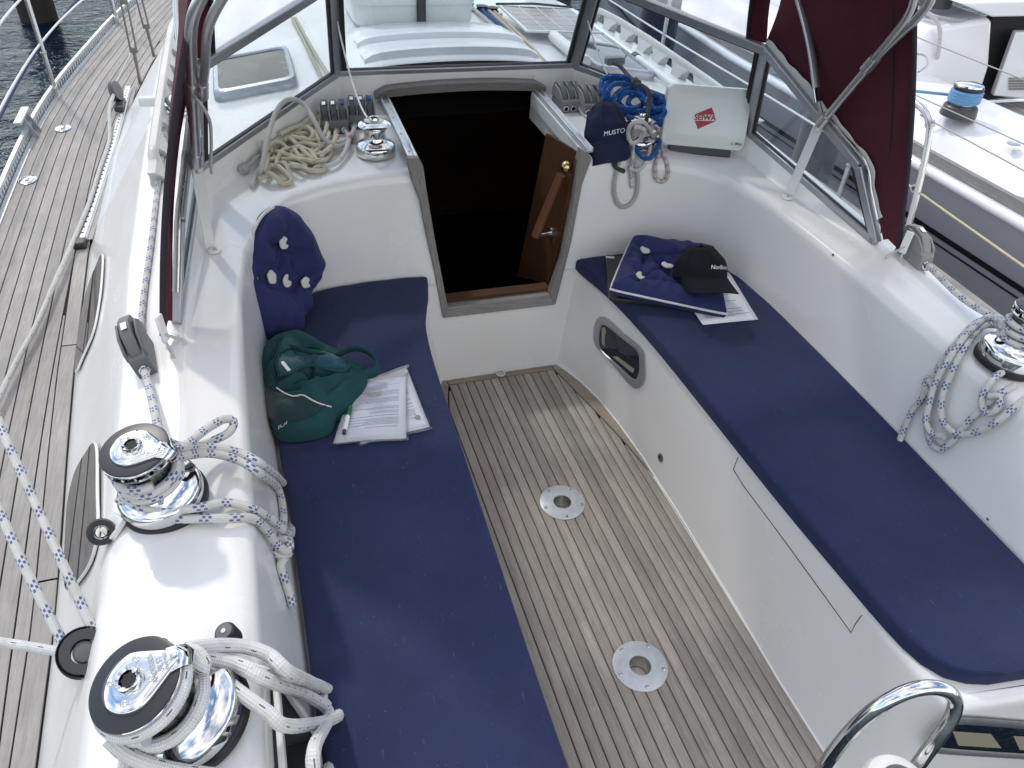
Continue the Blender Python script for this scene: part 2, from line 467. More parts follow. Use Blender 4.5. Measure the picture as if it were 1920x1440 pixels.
M['wire'] = mat('wire_rope', (0.33,0.32,0.30), 0.5, 0.4)
M['rope_navy'] = rope_mat('rope_navy', (0.02,0.035,0.12), None, dirt=(0.02,0.03,0.09))
M['white_line'] = mat('white_coated_wire', (0.70,0.70,0.67), 0.5)

def glass(name, tint=(0.9,0.94,0.95), refl=0.10, rough=0.02, haze=0.0):
    m = bpy.data.materials.new(name); m.use_nodes = True; nt = m.node_tree; nt.nodes.clear()
    o = nt.nodes.new('ShaderNodeOutputMaterial'); tr = nt.nodes.new('ShaderNodeBsdfTransparent'); tr.inputs[0].default_value = (*tint, 1)
    gl = nt.nodes.new('ShaderNodeBsdfGlossy'); gl.inputs['Roughness'].default_value = rough
    fr = nt.nodes.new('ShaderNodeLayerWeight'); fr.inputs['Blend'].default_value = 0.5
    pw_ = nt.nodes.new('ShaderNodeMath'); pw_.operation = 'POWER'; pw_.inputs[1].default_value = 4.0
    nt.links.new(fr.outputs['Facing'], pw_.inputs[0])
    ml = nt.nodes.new('ShaderNodeMath'); ml.operation = 'MULTIPLY_ADD'; ml.inputs[1].default_value = 0.6; ml.inputs[2].default_value = refl*0.5
    ml.use_clamp = True
    mx_ = nt.nodes.new('ShaderNodeMixShader')
    nt.links.new(pw_.outputs[0], ml.inputs[0]); nt.links.new(ml.outputs[0], mx_.inputs[0])
    nt.links.new(tr.outputs[0], mx_.inputs[1]); nt.links.new(gl.outputs[0], mx_.inputs[2])
    last = mx_.outputs[0]
    if haze:
        df = nt.nodes.new('ShaderNodeBsdfDiffuse'); df.inputs[0].default_value = (0.75,0.77,0.80,1)
        tl = nt.nodes.new('ShaderNodeBsdfTranslucent'); tl.inputs[0].default_value = (0.75,0.78,0.82,1)
        ad = nt.nodes.new('ShaderNodeMixShader'); ad.inputs[0].default_value = 0.5
        nt.links.new(df.outputs[0], ad.inputs[1]); nt.links.new(tl.outputs[0], ad.inputs[2])
        m2 = nt.nodes.new('ShaderNodeMixShader')
        tcn = nt.nodes.new('ShaderNodeTexCoord'); nzn = nt.nodes.new('ShaderNodeTexNoise'); nzn.inputs['Scale'].default_value = 9
        nzn.inputs['Detail'].default_value = 6; nt.links.new(tcn.outputs['Object'], nzn.inputs['Vector'])
        mr = nt.nodes.new('ShaderNodeMapRange'); mr.inputs[1].default_value = 0.3; mr.inputs[2].default_value = 0.7
        mr.inputs[3].default_value = haze*0.6; mr.inputs[4].default_value = min(1, haze*1.4)
        nt.links.new(nzn.outputs[0], mr.inputs[0]); nt.links.new(mr.outputs[0], m2.inputs[0])
        nt.links.new(last, m2.inputs[1]); nt.links.new(ad.outputs[0], m2.inputs[2]); last = m2.outputs[0]
    nt.links.new(last, o.inputs[0])
    return m
M['glass'] = glass('windscreen_glass', (0.86,0.90,0.92), 0.10)
M['vinyl'] = glass('clear_vinyl', (0.93,0.94,0.95), 0.10, 0.05, haze=0.42)
M['sleeve'] = glass('plastic_sleeve', (0.97,0.97,0.98), 0.13, 0.06)
M['smoke'] = mat('smoked_acrylic', (0.012,0.018,0.03), 0.03, spec=0.45)
M['mirror_pane'] = mat('dark_reflective_acrylic', (0.02,0.02,0.022), 0.02, spec=1.0)
NT(M['mirror_pane']).b.inputs['IOR'].default_value = 2.1

# ================================================================ the boat we stand in: white moulding
DECK_Z = 0.45
KD = (2.1-DECK_Z)/(2.1-.62)
def deck_tab(t): return [(y*KD if y > .3 else y, .864+(x-.864)*KD) for y, x in t]
SEAT_Z = 0.465
SEG_B = [(.262,2.603),(.45,2.606),(.62,2.606),(.78,2.585),(.885,2.50),(.94,2.32),(.962,2.05),(.964,1.75),(.958,1.55),(.95,1.2),(.945,.84),(.94,.50),(.935,.2)]
SEG_E = [(.335,2.655,.93),(.5,2.66,.925),(.66,2.655,.908),(.81,2.61,.892),(.915,2.49,.873),(.972,2.30,.858),(.995,2.05,.847),(1.0,1.75,.842),(1.0,1.55,.84),(1.0,1.2,.84),(1.004,.84,.84),(1.008,.50,.84),(1.01,.2,.84)]
W1, W5, W7 = V(.531,3.343,1.082), V(1.088,2.70,.98), V(1.165,1.91,.872)
SEG_W = [V(.335,3.343,1.085), W1, W1.lerp(W5,.25), W1.lerp(W5,.5), W1.lerp(W5,.75), W5, W5.lerp(W7,.47), W7] + [V(1.16,y,.847) for y in (1.55,1.2,.84,.50,.2)]
SEG_DZ = [.955,.955,.945,.928,.908,.888,.862,.850,.847,.847,.847,.847,.847]
EXT_Z = [(.2,.842),(1.2,.842),(1.55,.843),(1.91,.848),(2.33,.862),(2.7,.885),(3.02,.905),(3.34,.92),(4,.935),(5,.93),(6,.90),(7.2,.85)]
EXT_X = [(.2,1.275),(1.2,1.28),(2.3,1.31),(3.3,1.29),(4.4,1.275),(5.4,1.18),(6.2,1.05),(7.2,.85)]
TK_X = [(.2,1.41),(1.2,1.445),(1.75,1.488),(2.1,1.512),(2.86,1.55),(3.6,1.55),(4.3,1.525),(5.2,1.44),(6.2,1.27),(7.2,1.05)]
TK_X = deck_tab(TK_X)
ROOF_C = [(3.3,1.055),(4,1.07),(5,1.05),(6,1.0),(7.2,.93)]
def outer_profile(y, inner):
    """from the inner point of the roof to the coaming/cabin side foot"""
    ze, xe, xt = interp(EXT_Z, y), interp(EXT_X, y), interp(TK_X, y)
    e = V(xe, y, ze); r = .05
    pts = []
    dx = xe-r-inner.x; n = 5
    for k in range(1, n+1):
        t = k/n; p = inner.lerp(V(xe-r, y, ze), t); p.z += .012*math.sin(math.pi*t)*min(1, dx/.3); pts.append(p)
    sd = V(xt-xe, 0, DECK_Z-ze).normalized()
    for k in range(1, 5):
        a = k/4; q1 = V(xe-r, y, ze).lerp(e, a); q2 = e.lerp(e+sd*r, a); pts.append(q1.lerp(q2, a))
    foot = V(xt, y, DECK_Z-.01)
    top = pts[-1]
    for t in (.33, .66, 1): pts.append(top.lerp(foot, t))
    return pts
mould = MB(); POCKET = []
for s in (-1, 1):
    rows = []
    for i in range(13):
        bx, by = SEG_B[i]; ex, ey, ez = SEG_E[i]; w = SEG_W[i]
        e = V(ex, ey, ez); d = V(w.x, w.y, 0)-V(ex, ey, 0); n_out = d.normalized()
        # inward normal of the windscreen line
        a, b = SEG_W[max(i-1, 1) if i > 1 else 1], SEG_W[min(i+1, 12)]
        if i <= 1: nw = V(.25, 1, 0).normalized() if i == 1 else V(0, 1, 0)
        else:
            tdir = (b-a); nw = V(-tdir.y, tdir.x, 0).normalized()
            if nw.x < 0: nw = -nw
        bw = V(bx, by, 0)
        nb = (V(ex, ey, 0)-bw); 
        inn = -n_out
        if i == 0: inn = V(0,0,0)
        row = [bw+inn*.03+V(0,0,SEAT_Z), bw+inn*.008+V(0,0,SEAT_Z+.008), bw+V(0,0,SEAT_Z+.035)]
        r = .045
        top = V(ex, ey, ez-r); base = row[-1]
        for t in (.3, .62, .9): 
            p = base.lerp(top, t); row.append(p)
        for k in range(0, 6):
            a_ = math.pi/2*k/5; row.append(top + n_out*(r*(1-math.cos(a_))) + V(0,0,r*math.sin(a_)))
        dz = SEG_DZ[i]; D = V(w.x, w.y, dz)-nw*.022
        last = row[-1]
        for t in (.35, .7, .93): 
            p = last.lerp(D, t); row.append(p)
        lip = max(0.0, w.z-dz)
        if i <= 7:
            row += [D+V(0,0,.012)+nw*.004, V(w.x,w.y,w.z-.012)-nw*.012, V(w.x,w.y,w.z-.004)+nw*.0, V(w.x,w.y,w.z-.006)+nw*.035]
            oz = interp([(0,1.03),(1,1.03),(5,.955),(6,.905),(7,.862)], i)
            ob = V(w.x, w.y, oz)+nw*.05
        else:
            row += [V(w.x,w.y,dz)-nw*(.016-.004*k) for k in range(4)]
            ob = V(w.x, w.y, dz)
        row.append(ob)
        row += outer_profile(w.y, ob)
        rows.append([V(p.x*s, p.y, p.z) for p in row])
    n = len(rows[0])
    for i in range(12):
        for j in range(n-1):
            if i == 0 and j >= 20: continue
            if i == 10 and j in (2, 3, 4) and s == -1:
                POCKET.append([rows[i][j], rows[i][j+1], rows[i+1][j+1], rows[i+1][j]]); continue
            o = len(mould.v)
            mould.v += [rows[i][j], rows[i][j+1], rows[i+1][j+1], rows[i+1][j]]; mould.f.append((o, o+1, o+2, o+3))
    # seat top and riser
    S = [(.33,2.602),(.345,2.53),(.37,2.42),(.397,2.28),(.417,2.1),(.427,1.9),(.433,1.6),(.442,1.2),(.452,.9),(.456,.72),(.462,.62),(.475,.555),(.51,.522),(.98,.465)]
    Fl = [(.272,2.556),(.302,2.49),(.337,2.40),(.368,2.27),(.388,2.1),(.401,1.9),(.405,1.6),(.402,1.2),(.394,.9),(.397,.72),(.402,.61),(.416,.535),(.452,.498),(.98,.435)]
    rr_ = []
    for k, ((sx_, sy_), (fx, fy)) in enumerate(zip(S, Fl)):
        a = V(*S[max(k-1, 0)], 0); b = V(*S[min(k+1, len(S)-1)], 0); t = (b-a).normalized(); nn = V(-t.y, t.x, 0)
        if nn.x < 0 and k < 10: nn = -nn
        if k >= 10 and nn.y < 0: nn = -nn
        f0 = V(fx, fy, 0); s0 = V(sx_, sy_, SEAT_Z-.032)
        row = [f0-nn*.012+V(0,0,-.006), f0+V(0,0,.004), f0.lerp(s0, .06)+V(0,0,.004)]+[f0.lerp(s0, q) for q in (.35, .7, 1)]
        for q in range(1, 6):
            a_ = math.pi/2*q/5; row.append(s0+nn*(.032*(1-math.cos(a_)))+V(0,0,.032*math.sin(a_)))
        rr_.append([V(p.x*s, p.y, p.z) for p in row])
    mould.grid(rr_)
    inner = [r_[-1] for r_ in rr_]; outer = [rows[i][0] for i in range(13)]
    # strip-fill the flat seat by walking both borders
    ii, oo = 0, 0
    poly_i = inner[:]; poly_o = outer[:]
    while ii < len(poly_i)-1 or oo < len(poly_o)-1:
        ni = (poly_i[ii+1]-poly_o[oo]).length if ii < len(poly_i)-1 else 9e9
        no = (poly_i[ii]-poly_o[oo+1]).length if oo < len(poly_o)-1 else 9e9
        o = len(mould.v)
        if ni <= no: mould.v += [poly_i[ii], poly_i[ii+1], poly_o[oo]]; ii += 1
        else: mould.v += [poly_i[ii], poly_o[oo+1], poly_o[oo]]; oo += 1
        mould.f.append((o, o+1, o+2))
    # coachroof thickness inside the hatch opening
    mould.add([V(.335*s,2.70,.955), V(.335*s,3.343,.955), V(.335*s,3.343,.85), V(.335*s,2.70,.85)], [(0,1,2,3)])
bl = lambda x, z: V(x, 2.556+.1*z, z)
mould.add([bl(-.40,-.006), bl(.40,-.006), bl(.40,.47), bl(.258,.47), bl(.24,.333), bl(-.24,.333), bl(-.258,.47), bl(-.40,.47)], [(0,1,4,5),(1,2,3,4),(0,5,6,7)])
# front riser below the windscreen, behind the teak beam
mould.add([V(-.335,3.335,.99), V(.335,3.335,.99), V(.335,3.331,1.073), V(-.335,3.331,1.073)], [(0,1,2,3)])
mould.add([V(-.335,3.331,1.073), V(.335,3.331,1.073), V(.335,3.378,1.079), V(-.335,3.378,1.079)], [(0,1,2,3)])
mould.add([V(-.335,3.378,1.079), V(.335,3.378,1.079), V(.335,3.393,1.03), V(-.335,3.393,1.03)], [(0,1,2,3)])
moulding = mould.build('cockpit_moulding', M['gel'], merge=True, angle=42)
tag(moulding, kind='structure')

# cabin roof forward of the windscreen
rf = MB(); rows = []
for y in (3.341, 3.5, 3.7, 4.0, 4.4, 4.8, 5.2, 5.6, 6.0, 6.5, 7.2):
    c = V(0, y, interp(ROOF_C, y)); prof = outer_profile(y, V(.0, y, c.z))
    # camber
    ze, xe = interp(EXT_Z, y), interp(EXT_X, y)
    full = []
    for p in prof:
        if p.x < xe-.05-1e-4: p.z = ze+(c.z-ze)*(1-(p.x/(xe-.05))**2)
        full.append(p)
    rows.append([V(-p.x, p.y, p.z) for p in reversed(full)]+[c]+full)
rf.grid(rows)
ce = rows[-1]; rf.add(ce, [tuple(range(len(ce)))])
roof = rf.build('cabin_roof', M['gel_roof'], angle=42)
tag(roof, kind='structure')

# side decks: black caulking bed, teak planks laid parallel to the gunwale, white covering board, toe rail
SHEER = [(.0,1.76),(.6,1.80),(1.2,1.84),(2.0,1.885),(3.0,1.915),(4.0,1.925),(4.7,1.89),(5.4,1.81),(6.2,1.70),(7.2,1.50),(8.5,1.15)]
SHEER = deck_tab(SHEER)
ys = [0.0+.2*k for k in range(46)]
def sheer_spl():
    P = spline([V(x, y, 0) for y, x in SHEER], .05); return [(p.y, p.x) for p in P]
SHS = sheer_spl()
for s in (-1, 1):
    d = MB(); d.grid([[V(s*(interp(TK_X, y)-.02), y, DECK_Z-.006), V(s*(interp(SHS, y)-.0), y, DECK_Z-.006)] for y in ys if y <= 7.2])
    deck = d.build('side_deck', M['caulk'] if s < 0 else M['teak_deck'], smooth=False); tag(deck, kind='structure')
    h = MB(); h.grid([[V(s*interp(SHS, y), y, DECK_Z-.004), V(s*(interp(SHS, y)+.015), y, DECK_Z-.06), V(s*(interp(SHS, y)-.03), y, .1), V(s*(interp(SHS, y)-.12), y, -.5)] for y in ys])
    tag(h.build('hull_side', M['gel']), kind='structure')
    if s > 0: continue
    pw, gap = .047, .0045
    for k in range(10):
        segs = []; cur = []
        for y in [q*.1 for q in range(2, 80)]:
            sh = interp(SHS, y); o_ = sh-.075-k*pw; i_ = o_-pw+gap; lim = interp(TK_X, y)+.052
            if o_ <= lim+.004:
                if len(cur) > 1: segs.append(cur)
                cur = []
            else: cur.append((y, o_, max(i_, lim)))
        if len(cur) > 1: segs.append(cur)
        for cur in segs:
            m_ = MB(); m_.grid([[V(-b, y, DECK_Z-.006), V(-b, y, DECK_Z), V(-a, y, DECK_Z), V(-a, y, DECK_Z-.006)] for y, a, b in cur])
            m_.build('plank', M['teak_deck'], deck, angle=30)
    # margin board against the coaming, in lengths
    ycut = [.2, 1.45, 2.5, 3.8, 5.1, 6.5, 7.1]
    for y0, y1 in zip(ycut, ycut[1:]):
        q = [y0+.003+(y1-y0-.006)*t/8 for t in range(9)]
        m_ = MB(); m_.grid([[V(-interp(TK_X,y)-.002,y,DECK_Z-.006), V(-interp(TK_X,y)-.002,y,DECK_Z), V(-interp(TK_X,y)-.048,y,DECK_Z), V(-interp(TK_X,y)-.048,y,DECK_Z-.006)] for y in q])
        m_.build('margin_board', M['teak_deck'], deck, angle=30)
    m_ = MB(); m_.grid([[V(-interp(SHS,y)+.073,y,DECK_Z-.006), V(-interp(SHS,y)+.071,y,DECK_Z+.002), V(-interp(SHS,y)+.02,y,DECK_Z+.002)] for y in ys])
    m_.build('covering_board', M['teak_deck'], deck, angle=30)

# toe rails: slotted aluminium angle along each gunwale
for s in (-1,):
    tr_ = empty('toe_rail', (s*1.9, 3.5, DECK_Z), 'perforated aluminium toe rail along the %s' % ('gunwale beside the teak side deck' if s < 0 else 'far gunwale next to the grey hull'), 'toe rail')
    base = MB(); cap_ = MB(); teeth = MB()
    off = V(s*1.9, 3.5, DECK_Z)
    yy = [.1*q for q in range(0, 80)]
    base.grid([[V(s*(interp(SHS,y)-.035),y,DECK_Z+.001)-off, V(s*(interp(SHS,y)-.035),y,DECK_Z+.008)-off, V(s*(interp(SHS,y)-.012),y,DECK_Z+.009)-off, V(s*(interp(SHS,y)-.012),y,DECK_Z+.001)-off] for y in yy])
    cap_.grid([[V(s*(interp(SHS,y)-.012),y,DECK_Z+.045)-off, V(s*(interp(SHS,y)-.012),y,DECK_Z+.062)-off, V(s*(interp(SHS,y)+.006),y,DECK_Z+.062)-off, V(s*(interp(SHS,y)+.006),y,DECK_Z+.045)-off] for y in yy])
    base.build('foot_flange', M['alu_light'], tr_); cap_.build('top_edge', M['alu_light'], tr_)
    y = .6
    while y < 7.6:
        sh = interp(SHS, y); teeth.box(V(s*(sh-.004), y, DECK_Z+.027)-off, (.006, .022, .05)); y += .05
    t_ = teeth.build('web', M['alu_light'], tr_, smooth=False); t_['kind'] = 'stuff'

# ------------------------------------------------ cockpit sole: caulking bed, straight planks, margin boards
FLOOR_R = [(2.556,.272),(2.49,.302),(2.40,.337),(2.27,.368),(2.1,.388),(1.9,.401),(1.6,.405),(1.2,.402),(.9,.394),(.72,.397),(.60,.41),(.515,.465)]
def floor_hw(y): return interp(sorted(FLOOR_R), y)
sole = MB(); fy = [.3+.05*k for k in range(45)]+[2.552]
sole.grid([[V(-floor_hw(y)-.01, y, -.058), V(floor_hw(y)+.01, y, -.058)] for y in fy])
sole_o = sole.build('cockpit_floor', M['caulk'], smooth=False); tag(sole_o, kind='structure')
SX0, SPX, GAP = -.2455+.0005, .03768, .0046
YB = 2.519
# inner edge of the curved margin boards (x as a function of y)
MARG = [(1.75,.396),(1.86,.384),(1.98,.366),(2.10,.342),(2.22,.316),(2.34,.288),(2.42,.270),(2.519,.245)]
def marg(y): return interp(MARG, y) if y > 1.75 else floor_hw(y)-.006
for k in range(-5, 18):
    a = SX0+SPX*k+GAP/2; b = SX0+SPX*(k+1)-GAP/2
    if a > .40 or b < -.40: continue
    far = max(abs(a), abs(b)); near = min(abs(a), abs(b))
    pts_y = [.30+.06*q for q in range(24)]+[1.72+.02*q for q in range(40)]+[YB-GAP/2]
    rows = []
    for y in pts_y:
        if y > YB-GAP/2+1e-6: continue
        lim = (marg(y)-.002) if y > 1.75 else floor_hw(y)-.004
        aa, bb = max(a, -lim), min(b, lim)
        if bb-aa < .001: continue
        rows.append((y, aa, bb))
    if len(rows) < 2: continue
    # boards stop short of the two table sockets
    parts_ = [rows]
    if near < .045 or a*b < 0:
        for y0 in (1.7472, 1.0589):
            nxt = []
            for seg in parts_:
                lo = [r_ for r_ in seg if r_[0] < y0-.045]; hi = [r_ for r_ in seg if r_[0] > y0+.045]
                if lo and hi:
                    nxt += [lo+[(y0-.045, a, b)], [(y0+.045, a, b)]+hi]
                else: nxt.append(seg)
            parts_ = nxt
    for seg in parts_:
        m_ = MB(); m_.grid([[V(p,y,-.014), V(p,y,-.0008), V(p+.0008,y,0), V(q-.0008,y,0), V(q,y,-.0008), V(q,y,-.014)] for y, p, q in seg])
        m_.build('plank', M['teak_sole'], sole_o, angle=50)
for s in (-1, 1):
    rows = []
    for q in range(30):
        y = 1.76+(2.512-1.76)*q/29
        rows.append((y, marg(y)+.0035, floor_hw(y)-.003))
    rows = [r_ for r_ in rows if r_[2]-r_[1] > .002]
    m_ = MB(); m_.grid([[V(s*a,y,-.007), V(s*a,y,0), V(s*b,y,0), V(s*b,y,-.007)] for y, a, b in rows])
    m_.build('margin_board', M['teak_margin'], sole_o, angle=30)
    m_ = MB(); m_.prism([V(s*.247,2.5145,-.007), V(s*.291,2.5145,-.007), V(s*.266,2.553,-.007), V(s*.2305+s*.02,2.553,-.007)], (0,0,.007))
    m_.build('corner_board', M['teak_margin'], sole_o, smooth=False)
m_ = MB(); m_.prism([V(-.244,2.5215,-.007), V(.244,2.5215,-.007), V(.2465,2.553,-.007), V(-.2465,2.553,-.007)], (0,0,.007))
m_.build('front_board', M['teak_margin'], sole_o, smooth=False)

# ------------------------------------------------ below decks, seen through the companionway
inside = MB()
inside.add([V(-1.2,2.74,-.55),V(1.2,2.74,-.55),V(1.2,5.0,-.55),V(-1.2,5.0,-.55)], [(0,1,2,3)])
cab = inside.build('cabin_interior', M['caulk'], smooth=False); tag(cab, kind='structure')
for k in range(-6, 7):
    m_ = MB(); m_.box((k*.075, 3.85, -.546), (.068, 2.2, .012)); m_.build('floor_plank', M['mahogany_y_lit'], cab, smooth=False)
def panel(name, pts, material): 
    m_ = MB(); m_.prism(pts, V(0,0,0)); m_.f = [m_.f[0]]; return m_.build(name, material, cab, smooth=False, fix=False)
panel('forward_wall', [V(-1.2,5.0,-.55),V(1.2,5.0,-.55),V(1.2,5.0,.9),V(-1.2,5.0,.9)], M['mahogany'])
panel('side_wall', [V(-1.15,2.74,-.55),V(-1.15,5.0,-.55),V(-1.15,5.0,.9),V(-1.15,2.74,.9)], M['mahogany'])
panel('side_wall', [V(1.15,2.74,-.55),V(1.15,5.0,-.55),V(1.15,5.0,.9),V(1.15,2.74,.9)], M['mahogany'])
panel('ceiling', [V(-1.2,3.36,.88),V(1.2,3.36,.88),V(1.2,5.0,.88),V(-1.2,5.0,.88)], M['dark_void'])  # near-black in place of a white headliner: cabin shade put into the colour
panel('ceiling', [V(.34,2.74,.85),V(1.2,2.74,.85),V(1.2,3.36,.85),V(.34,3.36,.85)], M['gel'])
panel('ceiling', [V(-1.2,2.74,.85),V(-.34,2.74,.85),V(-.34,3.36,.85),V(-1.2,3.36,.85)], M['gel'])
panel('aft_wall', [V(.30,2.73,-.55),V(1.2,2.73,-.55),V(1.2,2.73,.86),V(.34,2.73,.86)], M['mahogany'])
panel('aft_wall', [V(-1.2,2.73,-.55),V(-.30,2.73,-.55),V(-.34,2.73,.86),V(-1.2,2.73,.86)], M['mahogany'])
m_ = MB(); m_.box((-.75,3.8,-.3), (.7,1.9,.5)); m_.build('settee', M['blue_cloth'], cab, bevel=.03)
for zt_, y_ in ((-.02,2.84),(-.26,2.98)):
    m_ = MB(); m_.box((-.02,y_,zt_), (.42,.16,.03)); m_.build('step', M['mahogany'], cab, bevel=.006)
m_ = MB(); m_.box((.78,3.3,-.1), (.5,.6,.75)); m_.build('chart_table', M['mahogany'], cab, bevel=.01)
m_ = MB(); m_.box((.70,3.08,.283), (.26,.16,.012)); m_.build('notepad', M['paper_edge'], cab)

# ================================================================ helpers that set things down on the moulding
def bvh_of(*objs):
    vs = []; fs = []
    for o in objs:
        k = len(vs); mw = o.matrix_world
        vs += [mw @ v.co for v in o.data.vertices]; fs += [tuple(i+k for i in p.vertices) for p in o.data.polygons]
    return BVHTree.FromPolygons(vs, fs)
GROUND = bvh_of(moulding, roof)
def hit(u, v, lift=0.0, bv=None):
    """the point of the moulding seen at this photo pixel, lifted off along its normal"""
    loc, n, i, d = (bv or GROUND).ray_cast(CAM, ray(u, v).normalized())
    if loc is None: return Z(u, v, .84)
    if n.dot(CAM-loc) < 0: n = -n
    return loc+n*lift
def hitn(u, v, bv=None):
    loc, n, i, d = (bv or GROUND).ray_cast(CAM, ray(u, v).normalized())
    if n.dot(CAM-loc) < 0: n = -n
    return loc, n
def frame(z, x=None):
    """rotation whose local z is the given axis"""
    z = Vector(z).normalized(); x = Vector(x) if x is not None else V(1,0,0)
    x = (x-z*x.dot(z)); x = x.normalized() if x.length > 1e-5 else z.orthogonal().normalized()
    y = z.cross(x); return Matrix((x, y, z)).transposed()
def place(o, loc, z=(0,0,1), x=(1,0,0)):
    o.matrix_world = Matrix.Translation(Vector(loc)) @ frame(z, x).to_4x4(); return o
def rope(name, pts, r, material, parent=None, label=None, cat='rope', group=None, n=9, step=.008):
    m_ = MB(); m_.tube(spline(pts, step), r, n)
    o = m_.build(name, material, parent, fix=False, angle=60)
    if parent is None: tag(o, label, cat, group)
    return o
def text_mesh(txt, size, shear=0.0, bold=0.0, extrude=0.0):
    cu = bpy.data.curves.new('lettering', 'FONT'); cu.body = txt; cu.size = size; cu.align_x = 'CENTER'; cu.align_y = 'CENTER'
    cu.shear = shear; cu.offset = bold; cu.extrude = extrude; cu.resolution_u = 3
    o = bpy.data.objects.new('lettering', cu); col.objects.link(o)
    dg = bpy.context.evaluated_depsgraph_get(); dg.update()
    me = bpy.data.meshes.new_from_object(o.evaluated_get(dg))
    vs = [v.co.copy() for v in me.vertices]; fs = [tuple(p.vertices) for p in me.polygons]
    bpy.data.objects.remove(o); bpy.data.curves.remove(cu); bpy.data.meshes.remove(me)
    return vs, fs

# ================================================================ companionway: teak frame, rails, beam
cw = empty('companionway', (0, 2.6, .34), 'silvered teak frame round the dark companionway opening', 'door frame')
CWO = V(0, 2.6, .34)
nB = V(0, -1, .1).normalized()
def bulk(u, v, off=0.0): return PLN(u, v, V(0, 2.556, 0)+nB*off, nB)
def cw_prism(name, px, material, depth=.04, off=.012, bevel=.004):
    poly = [bulk(u, v, off)-CWO for u, v in px]
    m_ = MB(); m_.prism(poly, -nB*depth); return m_.build(name, material, cw, bevel=bevel)
cw_prism('post', [(763,297),(772,337),(788,380),(798,435),(815,512),(831,597),(846,591),(838,566),(819,467),(800,356),(794,312),(786,297)], M['teak_grey'])
cw_prism('post', [(1090,279),(1110,298),(1092,346),(1072,453),(1058,509),(1042,572),(1030,563),(1031,552),(1054,485),(1075,380),(1085,300)], M['teak_grey'])
cw_prism('sill', [(832,597),(1041,572),(1031,553),(838,577)], M['teak_beam'], depth=.06, off=.016)
m_ = MB(); m_.bar(V(-.235,2.64,.372)-CWO, V(.22,2.64,.372)-CWO, .05, .012); m_.build('inner_sill', M['mahogany'], cw)
# arched beam under the windscreen
m_ = MB(); rows = []
for k in range(17):
    t = -1+2*k/16; x = .385*t; zt = 1.028+.020*(1-t*t); zb = .986+.018*(1-t*t)
    if abs(t) > .93: zt -= .02*(abs(t)-.93)/.07
    rows.append([V(x,3.29,zb)-CWO, V(x,3.28,zt-.006)-CWO, V(x,3.286,zt)-CWO, V(x,3.325,zt)-CWO, V(x,3.325,zb)-CWO])
m_.grid(rows, closed=True); m_.add(rows[0], [(4,3,2,1,0)]); m_.add(rows[-1], [(0,1,2,3,4)])
m_.build('arched_beam', M['teak_beam'], cw, merge=True)
for s in (-1, 1):
    rl = empty('hatch_rail', (s*.345, 3.0, .965), 'grooved aluminium hatch slide on the %s' % ('side of the small chrome winch' if s < 0 else 'side of the navy cap'), 'hatch rail', 'hatch slides')
    o_ = V(s*.345, 3.0, .965); a, b = V(s*.348,2.655,.962)-o_, V(s*.348,3.30,.985)-o_
    m_ = MB(); m_.bar(a, b, .032, .010); m_.build('track', M['alu_light'], rl, bevel=.002)
    m_ = MB(); m_.bar(a+V(s*-.013,0,.010), b+V(s*-.013,0,.010), .005, .014); m_.bar(a+V(s*.014,0,.009), b+V(s*.014,0,.009), .005, .012); m_.build('rail_lip', M['alu_light'], rl, bevel=.001)
    m_ = MB(); m_.bar(a+V(s*-.022,0.0,-.030), b+V(s*-.022,0,-.030), .010, .058); m_.build('carrier_board', M['white_plastic'], rl, bevel=.002)
    for q in (.15, .4, .65, .9):
        m_ = MB(); m_.lathe([(.004,0),(.004,.002),(.0025,.003)], 10, Matrix.Translation(a.lerp(b, q)+V(0,0,.006))); m_.build('screw', M['steel'], rl)
# mahogany side panel, grab rail, brass knob just inside
ip = empty('mahogany_panel', (.32, 2.72, .5), 'brown mahogany panel with grab rail and brass knob just inside the companionway', 'panel')
o_ = V(.32,2.72,.5)
def inx(u, v, y): return Y(u, v, y)-o_
P4 = [Y(1038,255,2.95), Y(1082,290,2.66), Y(1028,550,2.66), Y(1000,553,2.95)]
m_ = MB(); m_.prism([p-o_ for p in (V(.318,2.665,.95), V(.30,3.02,.90), V(.215,3.02,.20), V(.245,2.665,.36))], (.012,0,0)); m_.build('board', M['mahogany'], ip)
m_ = MB(); m_.prism([p-o_ for p in (V(.300,2.655,.94), V(.318,2.655,.95), V(.245,2.655,.36), V(.228,2.655,.36))], (0,.02,0)); m_.build('door_stop', M['mahogany'], ip)
k0 = Y(1062,313,2.70)
m_ = MB(); m_.sphere(k0-o_, .024, 20, 12); m_.build('knob', M['brass'], ip)
g0, g1 = Y(1052,328,2.74), Y(1004,443,2.76)
m_ = MB(); m_.tube([g0-o_, g0.lerp(g1,.5)-o_, g1-o_], .02, 12); m_.build('grab_rail', M['rail_wood'], ip)
m_ = MB(); m_.tube([g1-o_, g1-o_+V(.07,0.01,0)], .008, 10); m_.lathe([(.026,0),(.026,.006)], 16, Matrix.Translation(g1-o_+V(.07,.01,0)) @ frame((1,0,0)).to_4x4()); m_.build('rail_bracket', M['steel_dull'], ip)

